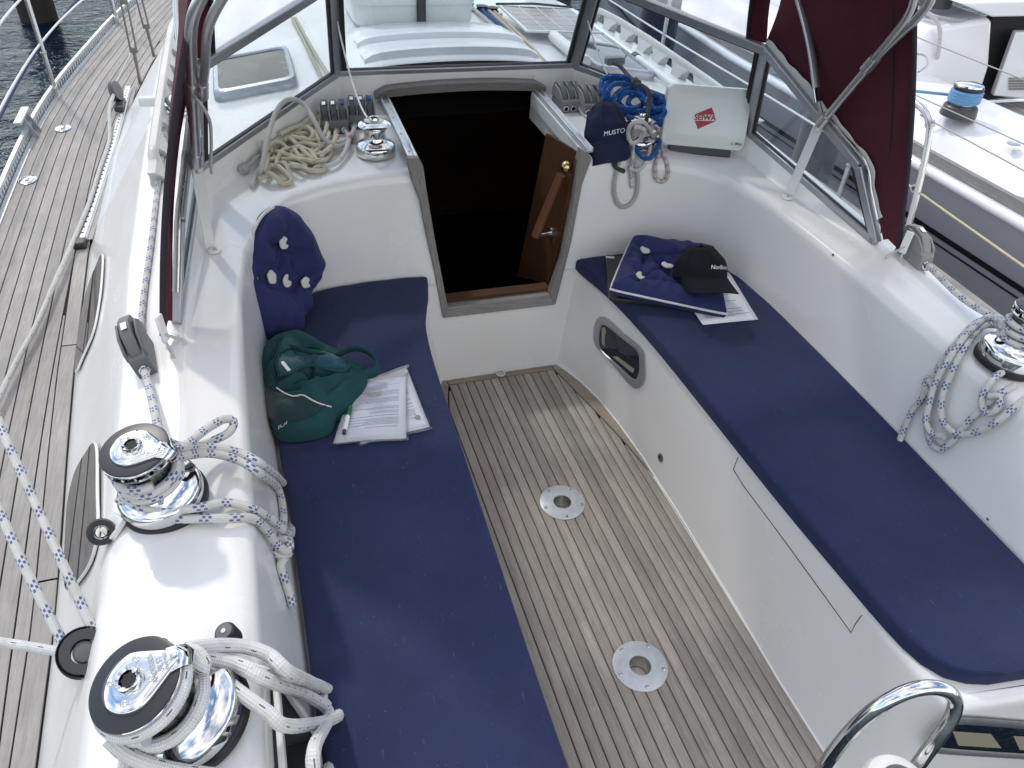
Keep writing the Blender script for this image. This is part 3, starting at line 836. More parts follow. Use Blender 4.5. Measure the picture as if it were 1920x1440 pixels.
# ================================================================ floor sockets and pad eye
def table_socket(v0, label):
    e = empty('table_leg_socket', v0, label, 'floor plate', 'table leg sockets in the cockpit floor')
    r0 = .0845
    m_ = MB(); m_.lathe([(.033,-.055),(.0325,.004),(.034,.0062),(r0-.004,.0062),(r0,.004),(r0,.0005)], 56, cap=False); m_.build('plate', M['galv'], e, angle=50)
    m_ = MB(); m_.lathe([(.0325,-.05),(.0325,.003)], 40, cap=False); m_.add([V(.033*math.cos(a),.033*math.sin(a),-.055) for a in [k*math.pi/10 for k in range(20)]], [tuple(range(20))]); m_.build('tube', M['steel_dull'], e, fix=False)
    for k in range(5):
        a = R(108+72*k+10); c = V(.072*math.cos(a), .072*math.sin(a), .0063)
        m_ = MB(); m_.lathe([(.0068,0),(.0062,.0016),(.003,.0022),(.0028,.0008)], 14, Matrix.Translation(c)); m_.build('screw', M['steel'], e, angle=40)
    return e
table_socket(V(0, 1.7472, 0), 'round galvanised floor socket nearer the companionway')
table_socket(V(.0, 1.0589, 0), 'round galvanised floor socket nearer the steel grab loop')
e = empty('pad_eye', Z(938,702,.0), 'small stainless folding eye on the front floor board', 'pad eye')
m_ = MB(); m_.lathe([(.02,0),(.02,.004),(.017,.006)], 20); m_.build('base_plate', M['steel'], e)
m_ = MB(); m_.tube(spline([V(-.018,.002,.006),V(-.016,-.018,.010),V(0,-.026,.012),V(.016,-.018,.010),V(.018,.002,.006)],.004), .0035, 8); m_.build('ring', M['chrome'], e)

# ================================================================ bench cushions
def bench_cushion(s, label, inner, outer, z0=.468, th=.05):
    n = 40
    A = spline([V(x, y, 0) for x, y in inner], .03); B = spline([V(x, y, 0) for x, y in outer], .03)
    def res(P):
        L = [0]
        for a, b in zip(P, P[1:]): L.append(L[-1]+(b-a).length)
        return [lerpP(P, L, L[-1]*k/n) for k in range(n+1)]
    def lerpP(P, L, d):
        for k in range(len(P)-1):
            if L[k+1] >= d: return P[k].lerp(P[k+1], (d-L[k])/max(1e-9, L[k+1]-L[k]))
        return P[-1].copy()
    A, B = res(A), res(B)
    m_ = MB(); rows = []
    prof = [(0.0,0.0),(0.0,.35),(.0,.72),(.004,.88),(.012,.97),(.025,1.0)]
    for k in range(n+1):
        a, b = A[k], B[k]; w = (b-a).length; d = (b-a).normalized()
        e_ = min(k, n-k); ez = 1.0 if e_ > 0 else .9
        row = []
        for ins, h in prof: row.append(a+d*(ins*.6)+V(0,0,z0+th*h*ez))
        for q in range(1, 24):
            t = q/24; p = a+d*(.018+(w-.036)*t); 
            p.z = z0+th*ez+.0055*math.sin(math.pi*t)+.0022*math.sin(p.y*17+t*5)*math.sin(p.x*23+1.3*p.y*9)
            row.append(p)
        for ins, h in reversed(prof): row.append(b-d*(ins*.6)+V(0,0,z0+th*h*ez))
        rows.append([V(p.x*s, p.y, p.z) for p in row])
    for idx, sg in ((0, 1), (-1, -1)):
        rr_ = rows[idx]; c = [V(p.x, p.y, z0) for p in rr_]
        m_.grid([c, rr_])
    m_.grid(rows)
    e = empty('bench_cushion', V(s*.7, 1.5, z0), label, 'cushion')
    off = V(s*.7, 1.5, z0)
    o = m_.build('pad', M['navy'], e, merge=True, angle=50, M=Matrix.Translation(-off))
    # stitched seam running along the upper inner edge
    sm = MB(); sm.tube([V(s*r_.x, r_.y, z0+th*.99) for r_ in [a+(b-a).normalized()*.022 for a, b in zip(A, B)]], .0016, 5)
    sm.build('seam', M['navy_tuft'], e, M=Matrix.Translation(-off))
    return e
IN_P = [(.318,2.595),(.335,2.50),(.365,2.40),(.395,2.27),(.412,2.1),(.42,1.9),(.424,1.7),(.43,1.5),(.438,1.2),(.446,.9),(.452,.55)]
OUT_P = [(.66,2.595),(.79,2.55),(.88,2.42),(.925,2.25),(.942,2.05),(.95,1.9),(.952,1.7),(.944,1.5),(.938,1.2),(.935,.9),(.93,.55)]
bench_cushion(-1, 'long navy bench cushion carrying the green bag and papers', IN_P, OUT_P)
IN_S = [(.325,2.60),(.335,2.53),(.362,2.42),(.385,2.28),(.40,2.12),(.412,1.9),(.42,1.6),(.43,1.2),(.445,.9),(.455,.75),(.474,.65),(.52,.585),(.60,.555)]
OUT_S = [(.70,2.60),(.85,2.56),(.93,2.44),(.962,2.28),(.966,2.1),(.966,1.9),(.962,1.6),(.95,1.2),(.942,1.0),(.938,.85),(.935,.75),(.932,.62),(.93,.515)]
bench_cushion(1, 'long navy bench cushion carrying the black cap and tufted pillow', IN_S, OUT_S)

# ================================================================ tufted seat pillows
def pillow(name, label, outline, nrm, thick, buttons, part='pad', power=.55, back=.35, wob=.004, seed=1, pipe=True, material='navy_tuft', center=None, bpx=()):
    """outline: closed list of 3d points, nrm: side that bulges"""
    O = spline(outline, .009, closed=True); n = len(O); nrm = Vector(nrm).normalized()
    c = center or sum(O, Vector())/n
    K = 40; rnd = random.Random(seed); ph = [rnd.uniform(0, 6.3) for _ in range(6)]
    def h(p, s_):
        base = thick*(max(0, 1-s_**3.2))**power
        for b in buttons:
            d = (p-b); d = d-nrm*d.dot(nrm); r_ = d.length
            base -= thick*.62*math.exp(-(r_/.045)**1.1)*(1-s_**4)
            ang = math.atan2(d.dot(nrm.orthogonal().normalized()), d.dot(nrm.cross(nrm.orthogonal()).normalized()))
            base -= thick*.34*math.exp(-(r_/.10)**2)*max(0, math.sin(ang*2.5+ph[0]+b.x*9))**2*(1-s_**4)*min(1, r_/.02)
        base += wob*math.sin(p.x*31+ph[1]+p.z*17)*math.sin(p.y*27+ph[2])*(1-s_)
        # ruffles that run in from the seam
        k = math.atan2((p-c).dot(nrm.orthogonal()), (p-c).dot(nrm.cross(nrm.orthogonal())))
        base += thick*.10*math.sin(k*15+ph[3]+2*math.sin(k*4))*(s_**2)*(1-s_**6)+wob*1.6*math.sin(p.x*60+p.y*35+ph[4])*(1-s_**2)
        return base
    creases = []
    for bi, b in enumerate(buttons):
        nb_ = sorted(buttons, key=lambda q: (q-b).length)[1:4]
        for q in nb_: creases.append((b, q, .30))
        for k in range(3):
            q = O[(bi*37+k*n//3+rnd.randrange(9)) % n]; creases.append((b, b.lerp(q, rnd.uniform(.35,.7)), .26))
    def crease(p):
        d = 0.0
        for a, b, w in creases:
            ab = b-a; t = max(0, min(1, (p-a).dot(ab)/max(1e-9, ab.length_squared))); q = a+ab*t; e_ = p-q; e_ = e_-nrm*e_.dot(nrm)
            d = max(d, w*(1-.7*t if w < .28 else 1)*math.exp(-e_.length/.013))
        return d
    m_ = MB(); rows = []
    for i in range(K+1):
        s_ = i/K; rows.append([c.lerp(p, max(s_, .004)) for p in O])
    top = [[p+nrm*max(thick*.10*(1-(i/K)**6), h(p, i/K)-thick*.95*crease(p)*(1-(i/K)**4)) for p in r_] for i, r_ in enumerate(rows)]
    bot = [[p-nrm*(thick*back*(max(0, 1-(i/K)**3))**.5) for p in r_] for i, r_ in enumerate(rows)]
    m_.grid(top, closed=True); m_.grid(bot, closed=True, flip=True)
    m_.add(top[0], [tuple(range(n))])
    e = empty(name, c, label, 'pillow'); T_ = Matrix.Translation(-c)
    m_.build(part, M[material], e, M=T_, merge=True, angle=80)
    bv = BVHTree.FromPolygons(m_.v, m_.f)
    for (u, v) in bpx:
        loc, nn, _, _ = bv.ray_cast(CAM, ray(u, v).normalized())
        if loc is None: continue
        q = MB(); a0 = rnd.uniform(0, 6); ring = []
        Mx = Matrix.Translation(loc+nrm*.0055-c) @ frame(nrm).to_4x4()
        for rr_, zz in ((.020,-.006),(.022,.0),(.019,.0025),(.010,.003),(.001,.0015)):
            ring.append([Mx @ V(rr_*(1+.10*math.sin(2*t+a0)+.05*math.sin(5*t))*math.cos(t), rr_*(1+.10*math.sin(2*t+a0)+.05*math.sin(5*t))*math.sin(t), zz) for t in [k*math.pi/10 for k in range(20)]])
        q.grid(ring, closed=True); q.build('button', M['felt'], e, angle=60)
    return e, O, c, bv
zt = .521
# lying on the starboard bench
pc = [Z(1181,442,zt+.10), Z(1305,458,zt+.09), Z(1384,562,zt+.06), Z(1345,592,zt+.03), Z(1240,572,zt+.035), Z(1146,545,zt+.05), Z(1152,495,zt+.075)]
def roundq(corners, r=.04):
    out_ = []
    n = len(corners)
    for i in range(n):
        p0, p1, p2 = corners[i-1], corners[i], corners[(i+1) % n]
        a = p1+(p0-p1).normalized()*min(r, (p0-p1).length*.4); b = p1+(p2-p1).normalized()*min(r, (p2-p1).length*.4)
        out_ += [a, (a+b)*.25+p1*.5, b]
    return out_
cornersS = [Z(1186,446,.60), Z(1352,478,.60), Z(1372,575,.545), Z(1148,548,.585)]
cornersS = [Z(1184,448,.615), Z(1340,470,.60), Z(1362,592,.548), Z(1143,545,.58)]
nS = (cornersS[1]-cornersS[0]).cross(cornersS[3]-cornersS[0]); nS = nS if nS.z > 0 else -nS
bpS = ((1209,470),(1251,498),(1201,518),(1294,535),(1330,488))
btn = [PLN(u, v, cornersS[0]+nS.normalized()*.035, nS.normalized()) for u, v in bpS]
eS, OS, cS, bvS = pillow('tufted_pillow', 'tufted navy pillow with white piping lying under the black cap', roundq(cornersS, .035), nS, .078, btn, back=.75, seed=3, bpx=bpS)
m_ = MB(); m_.tube([p-cS+nS.normalized()*.006 for p in OS+[OS[0]]], .0048, 7); m_.build('piping', M['piping'], eS)
m_ = MB(); mid = (cornersS[3]*.55+cornersS[2]*.45); m_.box(Z(1191,552,.56)-cS, (.03,.004,.014)); m_.build('care_tag', M['print_white'], eS)
# leaning in the port corner
pb0, pb1 = Z(505,648,.53), Z(600,566,.53)
along = (pb1-pb0).normalized(); back_ = V(-along.y, along.x, 0)
if back_.y < 0: back_ = -back_
up_ = (V(0,0,1)*.92+back_*.40).normalized(); nP = along.cross(up_).normalized()
if nP.dot(CAM-pb0) < 0: nP = -nP
px_out = [(524,386),(554,404),(578,440),(594,474),(601,500),(592,528),(578,552),(575,580),(562,600),(556,628),(520,636),(497,632),(486,600),(470,565),(458,530),(452,500),(462,455),(480,415),(500,392)]
outP = [PLN(u, v, pb0-nP*.0, nP) for u, v in px_out]
bpP = ((531,456),(508,520),(537,527),(572,530))
btnP = [PLN(u, v, pb0+nP*.045, nP) for u, v in bpP]
eP, OP, cP, bvP = pillow('tufted_pillow', 'tufted navy pillow propped upright in the corner behind the green bag', outP, nP, .085, btnP, back=1.0, seed=5, bpx=bpP)
pp = []
for u, v in ((513,388),(492,404),(476,432),(466,470),(463,498),(466,520),(471,550),(480,590),(488,622)):
    l_, nn, _, _ = bvP.ray_cast(CAM, ray(u, v).normalized())
    if l_ is not None: pp.append(l_+(CAM-l_).normalized()*.015)
m_ = MB(); m_.tube([p-cP for p in spline(pp[:4],.01)], .0055, 7); m_.build('piping', M['piping'], eP)

# ================================================================ windscreen
TOPC = V(1.031, 2.646, 1.325)                      # top of the post between quarter and side pane
qn = (W5-W1).cross(TOPC-W1).normalized()
q0 = PLN(1205, 2, W1, qn)
tdir = (q0-TOPC)
TOPF = TOPC+tdir*((.536-TOPC.x)/tdir.x)
sn = (W7-W5).cross(TOPC-W5).normalized()
TOPA = PLN(1612, 312, W5, sn)
ws = empty('windscreen', (0, 3.34, 1.08), 'aluminium framed glass windscreen round the front of the cockpit', 'windscreen')
WO = V(0, 3.34, 1.08)
def mir(p, s): return V(p.x*s, p.y, p.z)
def ws_pane(name, pts):
    c = sum(pts, Vector())/len(pts); n_ = (pts[1]-pts[0]).cross(pts[-1]-pts[0]).normalized()
    m_ = MB(); m_.prism([p.lerp(c, .02)-n_*.0025-WO for p in pts], n_*.005); o = m_.build('pane', M['glass'], ws, smooth=False)
    m_ = MB(); g = [p+(c-p).normalized()*.034 for p in pts]
    for a, b in zip(g, g[1:]+g[:1]): m_.bar(a-WO, b-WO, .016, .012, up=n_, ext=.006)
    m_.build('gasket', M['rubber'], ws)
    return n_
def ws_bar(a, b, up, w=.034, h=.026, ext=.0, inset=None):
    m_ = MB(); m_.bar(a-WO, b-WO, w, h, up=up, ext=ext); m_.build('frame_bar', M['alu'], ws, bevel=.004)
cp = [V(-W1.x,W1.y,W1.z), W1, TOPF, V(-TOPF.x,TOPF.y,TOPF.z)]
n_ = ws_pane('front', cp)
ws_bar(cp[0], cp[1], n_, ext=.0); ws_bar(cp[2], cp[3], n_)
for s in (-1, 1):
    a, b, c, d = mir(W1,s), mir(W5,s), mir(TOPC,s), mir(TOPF,s)
    n_ = ws_pane('quarter', [a, b, c, d])
    ws_bar(a, b, n_); ws_bar(c, d, n_); ws_bar(a, d, n_, w=.062, h=.03)
    e_, f_ = mir(W7,s), mir(TOPA,s)
    n_ = ws_pane('side', [b, e_, f_, c])
    ws_bar(b, e_, n_); ws_bar(e_, f_, n_); ws_bar(f_, c, n_); ws_bar(b, c, n_, w=.058, h=.03, ext=.006)
# white support struts from coaming to the hood hinge
HINGE = V(1.06, 2.262, 1.165)
for s in (-1, 1):
    base = V(s*1.094, 2.33, .0)
    loc, nn, _, _ = GROUND.ray_cast(V(s*1.078,2.33,1.1), V(0,0,-1)); base = loc
    e = empty('hood_strut', base, 'white flat strut holding up the sprayhood hinge, %s' % ('left of the propped pillow' if s < 0 else 'right of the white instrument cover'), 'strut', 'white sprayhood struts')
    hp = mir(HINGE, s)-base; ax = hp.normalized()
    m_ = MB(); m_.bar(ax*.012, hp, .034, .009, up=(s*-.6,-.8,0)); m_.build('bar', M['white_paint'], e, bevel=.002)
    m_ = MB(); m_.lathe([(.022,0),(.022,.006),(.018,.008)], 18, Matrix.Translation(V(s*-.012,-.012,.0)) @ frame((0,0,1)).to_4x4()); m_.build('foot', M['white_paint'], e)
    m_ = MB(); m_.lathe([(.005,0),(.005,.004)], 10, Matrix.Translation(V(s*-.016,-.02,.008))); m_.build('bolt', M['steel_dull'], e)
    m_ = MB(); m_.lathe([(.02,-.008),(.02,.008)], 16, Matrix.Translation(hp) @ frame((s*1,-.6,0)).to_4x4()); m_.build('hinge_eye', M['white_paint'], e, bevel=.003)

# ================================================================ sprayhood
hood = empty('sprayhood', (0, 2.3, 1.2), 'maroon canvas sprayhood with steel bows and clear windows over the companionway', 'sprayhood')
HO = V(0, 2.3, 1.2)
HB, HC = V(.968, 1.85, 1.675), V(1.0, 2.64, 1.655)
def roof_z(t, ztop, zside): return ztop-(ztop-zside)*abs(t)**5
def sec(y, xm, zside, ztop, n=24):
    return [V(xm*math.sin(math.pi/2*(2*k/n-1)), y, roof_z(math.sin(math.pi/2*(2*k/n-1)), ztop, zside)) for k in range(n+1)]
ROOF = [(1.93,.968,1.675,1.835),(1.98,.972,1.68,1.845),(2.15,.98,1.68,1.85),(2.4,.99,1.67,1.84),(2.64,1.0,1.655,1.81)]
m_ = MB(); m_.grid([[p-HO for p in sec(*r_)] for r_ in ROOF]); m_.build('roof', M['maroon'], hood, angle=70)
for s in (-1, 1):
    bot = [V(1.195,1.835,.885), V(1.185,1.88,.90), W7+V(.012,-.02,.02), TOPA+V(.016,0,.012), TOPA.lerp(TOPC,.5)+V(.016,0,.014), TOPC+V(.012,.02,.02)]
    top = [V(.968,1.93,1.675), V(.97,1.955,1.679), V(.972,1.98,1.68), V(.98,2.15,1.68), V(.99,2.4,1.67), V(1.0,2.64,1.655)]
    m_ = MB(); rows = []
    for k in range(11):
        t = k/10; row = []
        for a, b in zip(bot, top):
            p = a.lerp(b, t); p.x += .02*math.sin(math.pi*t); p += V(.006*math.sin(9*p.y+5*t), 0, 0); row.append(mir(p, s)-HO)
        rows.append(row)
    dense = [spline(r_, .06) for r_ in rows]; k_ = min(len(r_) for r_ in dense); dense = [r_[:k_-1]+[r_[-1]] for r_ in dense]
    m_.grid(dense); m_.build('side_panel', M['maroon'], hood, angle=70)
    ed = MB(); ed.tube(spline([mir(bot[0].lerp(top[0], k/10)+V(.02*math.sin(math.pi*k/10),0,0), s)-HO for k in range(11)]+[p-HO for p in (sec(*ROOF[0])[::-1] if s > 0 else sec(*ROOF[0]))][1:13], .02), .008, 7); ed.build('hem', M['hem'], hood)
    sm_ = MB(); sm_.tube([mir(bot[0].lerp(bot[1], 1.2).lerp(top[0].lerp(top[1], 3.0), k/10)+V(-.004+.02*math.sin(math.pi*k/10),.03,0), s)-HO for k in range(11)], .0022, 5); sm_.build('panel_seam', M['hem'], hood)
    # light zip and bolt-rope along the screen's top edge
    tr_ = MB(); path = spline([mir(p+V(.004,-.012,.018), s)-HO for p in (TOPC+V(0,.03,0), TOPC.lerp(TOPA,.3), TOPC.lerp(TOPA,.7), TOPA, TOPA.lerp(W7,.4), TOPA.lerp(W7,.75))], .012)
    rows = []
    for i, p in enumerate(path):
        w_ = .020+.003*math.sin(i*.37)+.002*math.sin(i*.9); rows.append([p+V(0,-.004,-.006), p+V(-s*.006,-w_*.5,w_*.55), p+V(0,-w_*.8,w_)])
    tr_.grid(rows); tr_.build('zip_flap', M['felt'], hood, angle=70)
    zp = MB(); zp.tube([p+V(-s*.012,-.012,.012) for p in path[len(path)//2:]], .004, 6); zp.build('zip', M['steel'], hood)
    # clear quarter window
    qe, qf = TOPC.lerp(TOPF,.11)+V(0,0,.016), V(.925,2.645,roof_z(.925,1.81,1.655))
    qa = [mir(TOPF+V(0,0,.016), s), mir(TOPF.lerp(TOPC,.5)+V(0,0,.016), s), mir(qe, s)]
    qb = [mir(V(.52,2.66,roof_z(.52,1.81,1.655)), s), mir(V(.80,2.65,roof_z(.8,1.81,1.655)), s), mir(qf, s)]
    m_ = MB(); m_.grid([[a.lerp(b, t)+V(0,.03*math.sin(math.pi*t),.012*math.sin(math.pi*t))-HO for a, b in zip(qa, qb)] for t in [k/8 for k in range(9)]]); m_.build('clear_window', M['vinyl'], hood)
    m_ = MB(); m_.grid([[mir(a_.lerp(b_, t)+V(0,.03*math.sin(math.pi*t),.012*math.sin(math.pi*t)), s)-HO for a_, b_ in ((qe, qf), (TOPC.lerp(TOPF,.05)+V(.004,0,.016), V(.97,2.642,1.675)), (TOPC+V(.012,.02,.02), V(1.0,2.64,1.655)))] for t in [k/8 for k in range(9)]]); m_.build('corner_panel', M['maroon'], hood, angle=70)
    bd = MB(); bd.tube([a_+V(0,-.004,0) for a_ in [qa[-1].lerp(qb[-1], k/8)+V(0,.03*math.sin(math.pi*k/8),.012*math.sin(math.pi*k/8))-HO for k in range(9)]], .007, 6); bd.build('window_binding', M['hem'], hood)
    # bows
    hp = mir(HINGE, s)
    aft = [hp, mir(V(1.009,2.035,1.472),s), mir(V(.983,1.907,1.615),s), mir(V(.955,1.852,1.685),s), mir(V(.90,1.835,1.745),s), mir(V(.80,1.83,1.78),s), mir(V(.6,1.83,1.795),s), mir(V(.3,1.83,1.80),s), V(0,1.83,1.80)]
    m_ = MB(); m_.tube([p-HO for p in spline(aft, .02)], .0135, 12); m_.build('aft_bow', M['bow'], hood)
    fwd = [mir(V(1.045,2.285,1.25),s), mir(V(1.05,2.413,1.396),s), mir(V(1.045,2.545,1.524),s), mir(V(1.02,2.60,1.59),s), mir(V(.95,2.63,1.68),s), mir(V(.8,2.63,1.745),s), mir(V(.5,2.63,1.775),s), V(0,2.63,1.785)]
    m_ = MB(); m_.tube([p-HO for p in spline(fwd, .02)], .0135, 12); m_.build('forward_bow', M['bow'], hood)
    sl = spline(aft, .02); j = sl[int(len(sl)*.21)]; dj = (sl[int(len(sl)*.21)+2]-j).normalized()
    br_ = [j+V(-s*.022,-.012,0), j+dj*.10+V(-s*.030,-.018,0), j+dj*.22+V(-s*.04,-.02,.01), j+dj*.30+V(-s*.08,-.02,.03)]
    m_ = MB(); m_.tube([p-HO for p in spline(br_, .015)], .011, 10); m_.build('brace', M['bow'], hood)
    for q, dd, r_ in ((sl[2], (sl[4]-sl[2]).normalized(), .017), (j, dj, .017), (br_[0]+dj*.005, dj, .015)):
        m_ = MB(); m_.tube([q-dd*.028-HO, q+dd*.028-HO], r_, 14); m_.build('clamp', M['bow'], hood)
    m_ = MB(); d0 = (fwd[1]-fwd[0]).normalized(); m_.tube([fwd[0]-HO-d0*.005, fwd[0]-HO+d0*.045], .0155, 14); m_.build('end_sleeve', M['chrome'], hood)
    m_ = MB(); m_.tube([fwd[0]-HO, hp-HO+V(0,-.01,.03)], .008, 8); m_.build('hinge_link', M['steel_dull'], hood)
    # lacing at the lower aft corner
    b0 = V(s*1.20,1.815,.93)
    m_ = MB(); m_.bar(b0-HO+V(-s*.012,-.006,.035), b0-HO+V(-s*.016,-.01,-.045), .026, .008, up=(-s,-.5,.2)); m_.build('corner_plate', M['white_paint'], hood, bevel=.003)
    ln = MB(); q = V(s*1.17,1.80,.86)
    ln.tube([p-HO for p in spline([b0+V(-s*.014,-.012,-.02), b0+V(-s*.05,.01,-.06), q+V(-s*.03,.02,.0)], .01)], .004, 6)
    ln.tube([p-HO for p in spline([b0+V(-s*.014,-.014,-.04), b0+V(-s*.02,-.02,-.065), q+V(.0,-.04,.0)], .01)], .004, 6)
    ln.build('lashing', M['rope_lgrey'], hood, fix=False)
m_ = MB()
fa = [V(x,TOPF.y,TOPF.z+.016) for x in (-.52,-.26,0,.26,.52)]; fb = [V(x,2.66,roof_z(x,1.81,1.655)) for x in (-.52,-.26,0,.26,.52)]
m_.grid([[a.lerp(b, t)+V(0,.03*math.sin(math.pi*t),.012*math.sin(math.pi*t))-HO for a, b in zip(fa, fb)] for t in [k/8 for k in range(9)]]); m_.build('clear_window', M['vinyl'], hood)
# port lashing line round the bow tube
rope('tied_cord', [V(-1.02,2.05,1.44), V(-1.0,2.03,1.42), V(-.99,2.08,1.36), V(-1.0,2.15,1.28), V(-1.015,2.2,1.2), V(-1.02,2.22,1.16)], .0045, M['rope_lgrey'], label='thin pale cord tied round the left steel hood tube')

# ================================================================ winches
def star_socket(e, z, r=.021):
    m_ = MB(); m_.lathe([(r*.72,z-.004),(r*.78,z+.008),(r,z+.010),(r*1.12,z+.006),(r*1.15,z-.001)], 28, cap=False); m_.build('socket_ring', M['chrome'], e)
    st = MB(); pts = [V((r*.74 if k % 2 else r*.56)*math.cos(math.pi*k/8), (r*.74 if k % 2 else r*.56)*math.sin(math.pi*k/8), z+.0055) for k in range(16)]
    st.add(pts, [tuple(range(16))]); st.build('star_hole', M['dark_void'], e, smooth=False)
def st_winch(name, label, loc, axis, arm, sc=1.0, letters=True):
    e = empty(name, (0,0,0), label, 'winch')
    m_ = MB(); m_.lathe([(.108,0),(.110,.006),(.110,.016),(.106,.019)], 56); m_.build('base_ring', M['rubber'], e)
    m_ = MB(); m_.lathe([(.104,.018),(.105,.024),(.105,.044),(.102,.050),(.094,.053),(.085,.056),(.074,.064),(.066,.076),(.0615,.088)], 64, cap=False); m_.build('skirt', M['chrome'], e, angle=50)
    m_ = MB(); prof = [(.0615,.080),(.060,.09),(.058,.105),(.0585,.125),(.062,.137),(.066,.141)]
    n = 60; rows = []
    for r_, z in prof: rows.append([V((r_-(.0025 if (k % 6) in (0,) and .085 < z < .13 else 0))*math.cos(2*math.pi*k/n), (r_-(.0025 if (k % 6) in (0,) and .085 < z < .13 else 0))*math.sin(2*math.pi*k/n), z) for k in range(n)])
    m_.grid(rows, closed=True); m_.build('drum', M['steel'], e, angle=25)
    m_ = MB(); m_.lathe([(.062,.139),(.070,.144),(.081,.148),(.0825,.151),(.081,.154),(.07,.152),(.055,.156)], 64, cap=False); m_.build('lower_jaw', M['chrome'], e, angle=50)
    m_ = MB()
    for k in range(16):
        a = 2*math.pi*k/16; m_.bar(V(.056*math.cos(a), .056*math.sin(a), .157), V(.078*math.cos(a+.35), .078*math.sin(a+.35), .1555), .004, .005)
    m_.build('jaw_ribs', M['steel'], e)
    m_ = MB(); m_.lathe([(.055,.16),(.079,.162),(.0825,.165),(.0825,.1685),(.0805,.170)], 64, cap=False); m_.build('upper_jaw', M['chrome'], e, angle=50)
    m_ = MB(); m_.lathe([(.0815,.169),(.0805,.1715),(.076,.1725),(.03,.1735)], 64); m_.build('top_disc', M['black'], e, angle=40)
    # polished teardrop plate, its point over the feeder arm
    O = []
    for k in range(64):
        a = 2*math.pi*k/64; r_ = .054; p = V(r_*math.cos(a), r_*math.sin(a), 0)
        if p.x > 0: p.x *= 1.0+.62*(math.cos(a))**3; p.y *= 1-.25*max(0, math.cos(a))**2
        O.append(p+V(.0,0,0))
    m_ = MB(); m_.grid([[p*1.0+V(0,0,.172) for p in O], [p*1.0+V(0,0,.176) for p in O], [p*.95+V(0,0,.1785) for p in O], [p*.6+V(0,0,.1795) for p in O], [p*.02+V(0,0,.1797) for p in O]], closed=True); m_.build('crown_plate', M['chrome'], e, angle=50)
    star_socket(e, .179)
    for k in range(4):
        a = R(45+90*k+18); m_ = MB(); m_.lathe([(.0062,.178),(.0062,.1812),(.004,.1825),(.0028,.1825),(.0026,.181)], 16, Matrix.Translation(V(.037*math.cos(a), .037*math.sin(a), 0))); m_.build('screw', M['chrome'], e, angle=40)
    # feeder arm
    m_ = MB(); path = spline([V(.066,0,.176), V(.083,0,.172), V(.092,.004,.160), V(.092,.012,.146), V(.083,.018,.138)], .004)
    rows = []
    for i, p in enumerate(path):
        w_ = .024-.008*i/len(path); rows.append([p+V(0,-w_,.0), p+V(.008,0,.004), p+V(0,w_,.0), p+V(-.006,0,-.004)])
    m_.grid(rows, closed=True); m_.add(rows[0], [(0,1,2,3)]); m_.add(rows[-1], [(3,2,1,0)]); m_.build('feeder_arm', M['chrome'], e, angle=70)
    if letters:
        for txt, size, px_ in (('ANDERSEN', .0125, .040), ('52 ST', .0135, .053), ('TWO SPEED', .0075, .064), ('W', .012, .076)):
            vs, fs = text_mesh(txt, size, bold=.0002); m_ = MB()
            m_.add([V(px_-p.y*1.0, p.x*.92, .1800) for p in vs], fs); m_.build('lettering', M['steel_dull'], e, smooth=False)
    place(e, loc, axis, arm); e.scale = sc if isinstance(sc, tuple) else (sc, sc, sc)
    return e
def on_deck(x, y):
    loc, nn, _, _ = GROUND.ray_cast(V(x, y, 1.6), V(0,0,-1)); return loc
WU = on_deck(-1.172, 1.256); WL = on_deck(-1.108, .745); WS = on_deck(1.10, 1.235)
axU = V(-.022,-.026,.19).normalized(); axL = V(-.06,-.026,.19).normalized(); axS = V(.10,-.02,1).normalized()
st_winch('sheet_winch', 'chrome self-tailing winch beside the grey rope clutch, blue-flecked rope on its drum', WU, axU, V(.75,-.30,0), (.81,.81,1.08))
st_winch('sheet_winch', 'large chrome self-tailing winch nearest the camera wrapped with thick white rope', WL, axL, V(1,.22,0), (.87,.87,1.08))
st_winch('sheet_winch', 'chrome winch at the right picture edge with blue-flecked rope hanging from it', WS, axS, V(-1,-.3,0), (.81,.81,1.08), letters=False)
def small_winch(label, loc, axis=(0,0,1)):
    e = empty('halyard_winch', (0,0,0), label, 'winch')
    m_ = MB(); m_.lathe([(.072,0),(.0745,.004),(.0745,.032),(.072,.038),(.064,.044),(.050,.050),(.042,.058),(.0395,.07),(.039,.088),(.042,.102),(.05,.108)], 56, cap=False); m_.build('drum', M['chrome'], e, angle=50)
    m_ = MB(); m_.lathe([(.048,.106),(.060,.109),(.063,.113),(.060,.119),(.045,.126),(.036,.128)], 56, cap=False); m_.build('top_flange', M['chrome'], e, angle=50)
    m_ = MB(); m_.lathe([(.038,.126),(.034,.130),(.02,.131)], 40); m_.build('cap_disc', M['steel_dull'], e)
    star_socket(e, .131, .017)
    place(e, loc, axis); return e
cwP = hit(705, 288); small_winch('small chrome winch between the port clutches and the companionway', cwP)
q_ = Z(1198,284,.905); cwS = on_deck(q_.x, q_.y+.03); small_winch('small chrome winch hidden under the navy cap and rope tails', cwS)

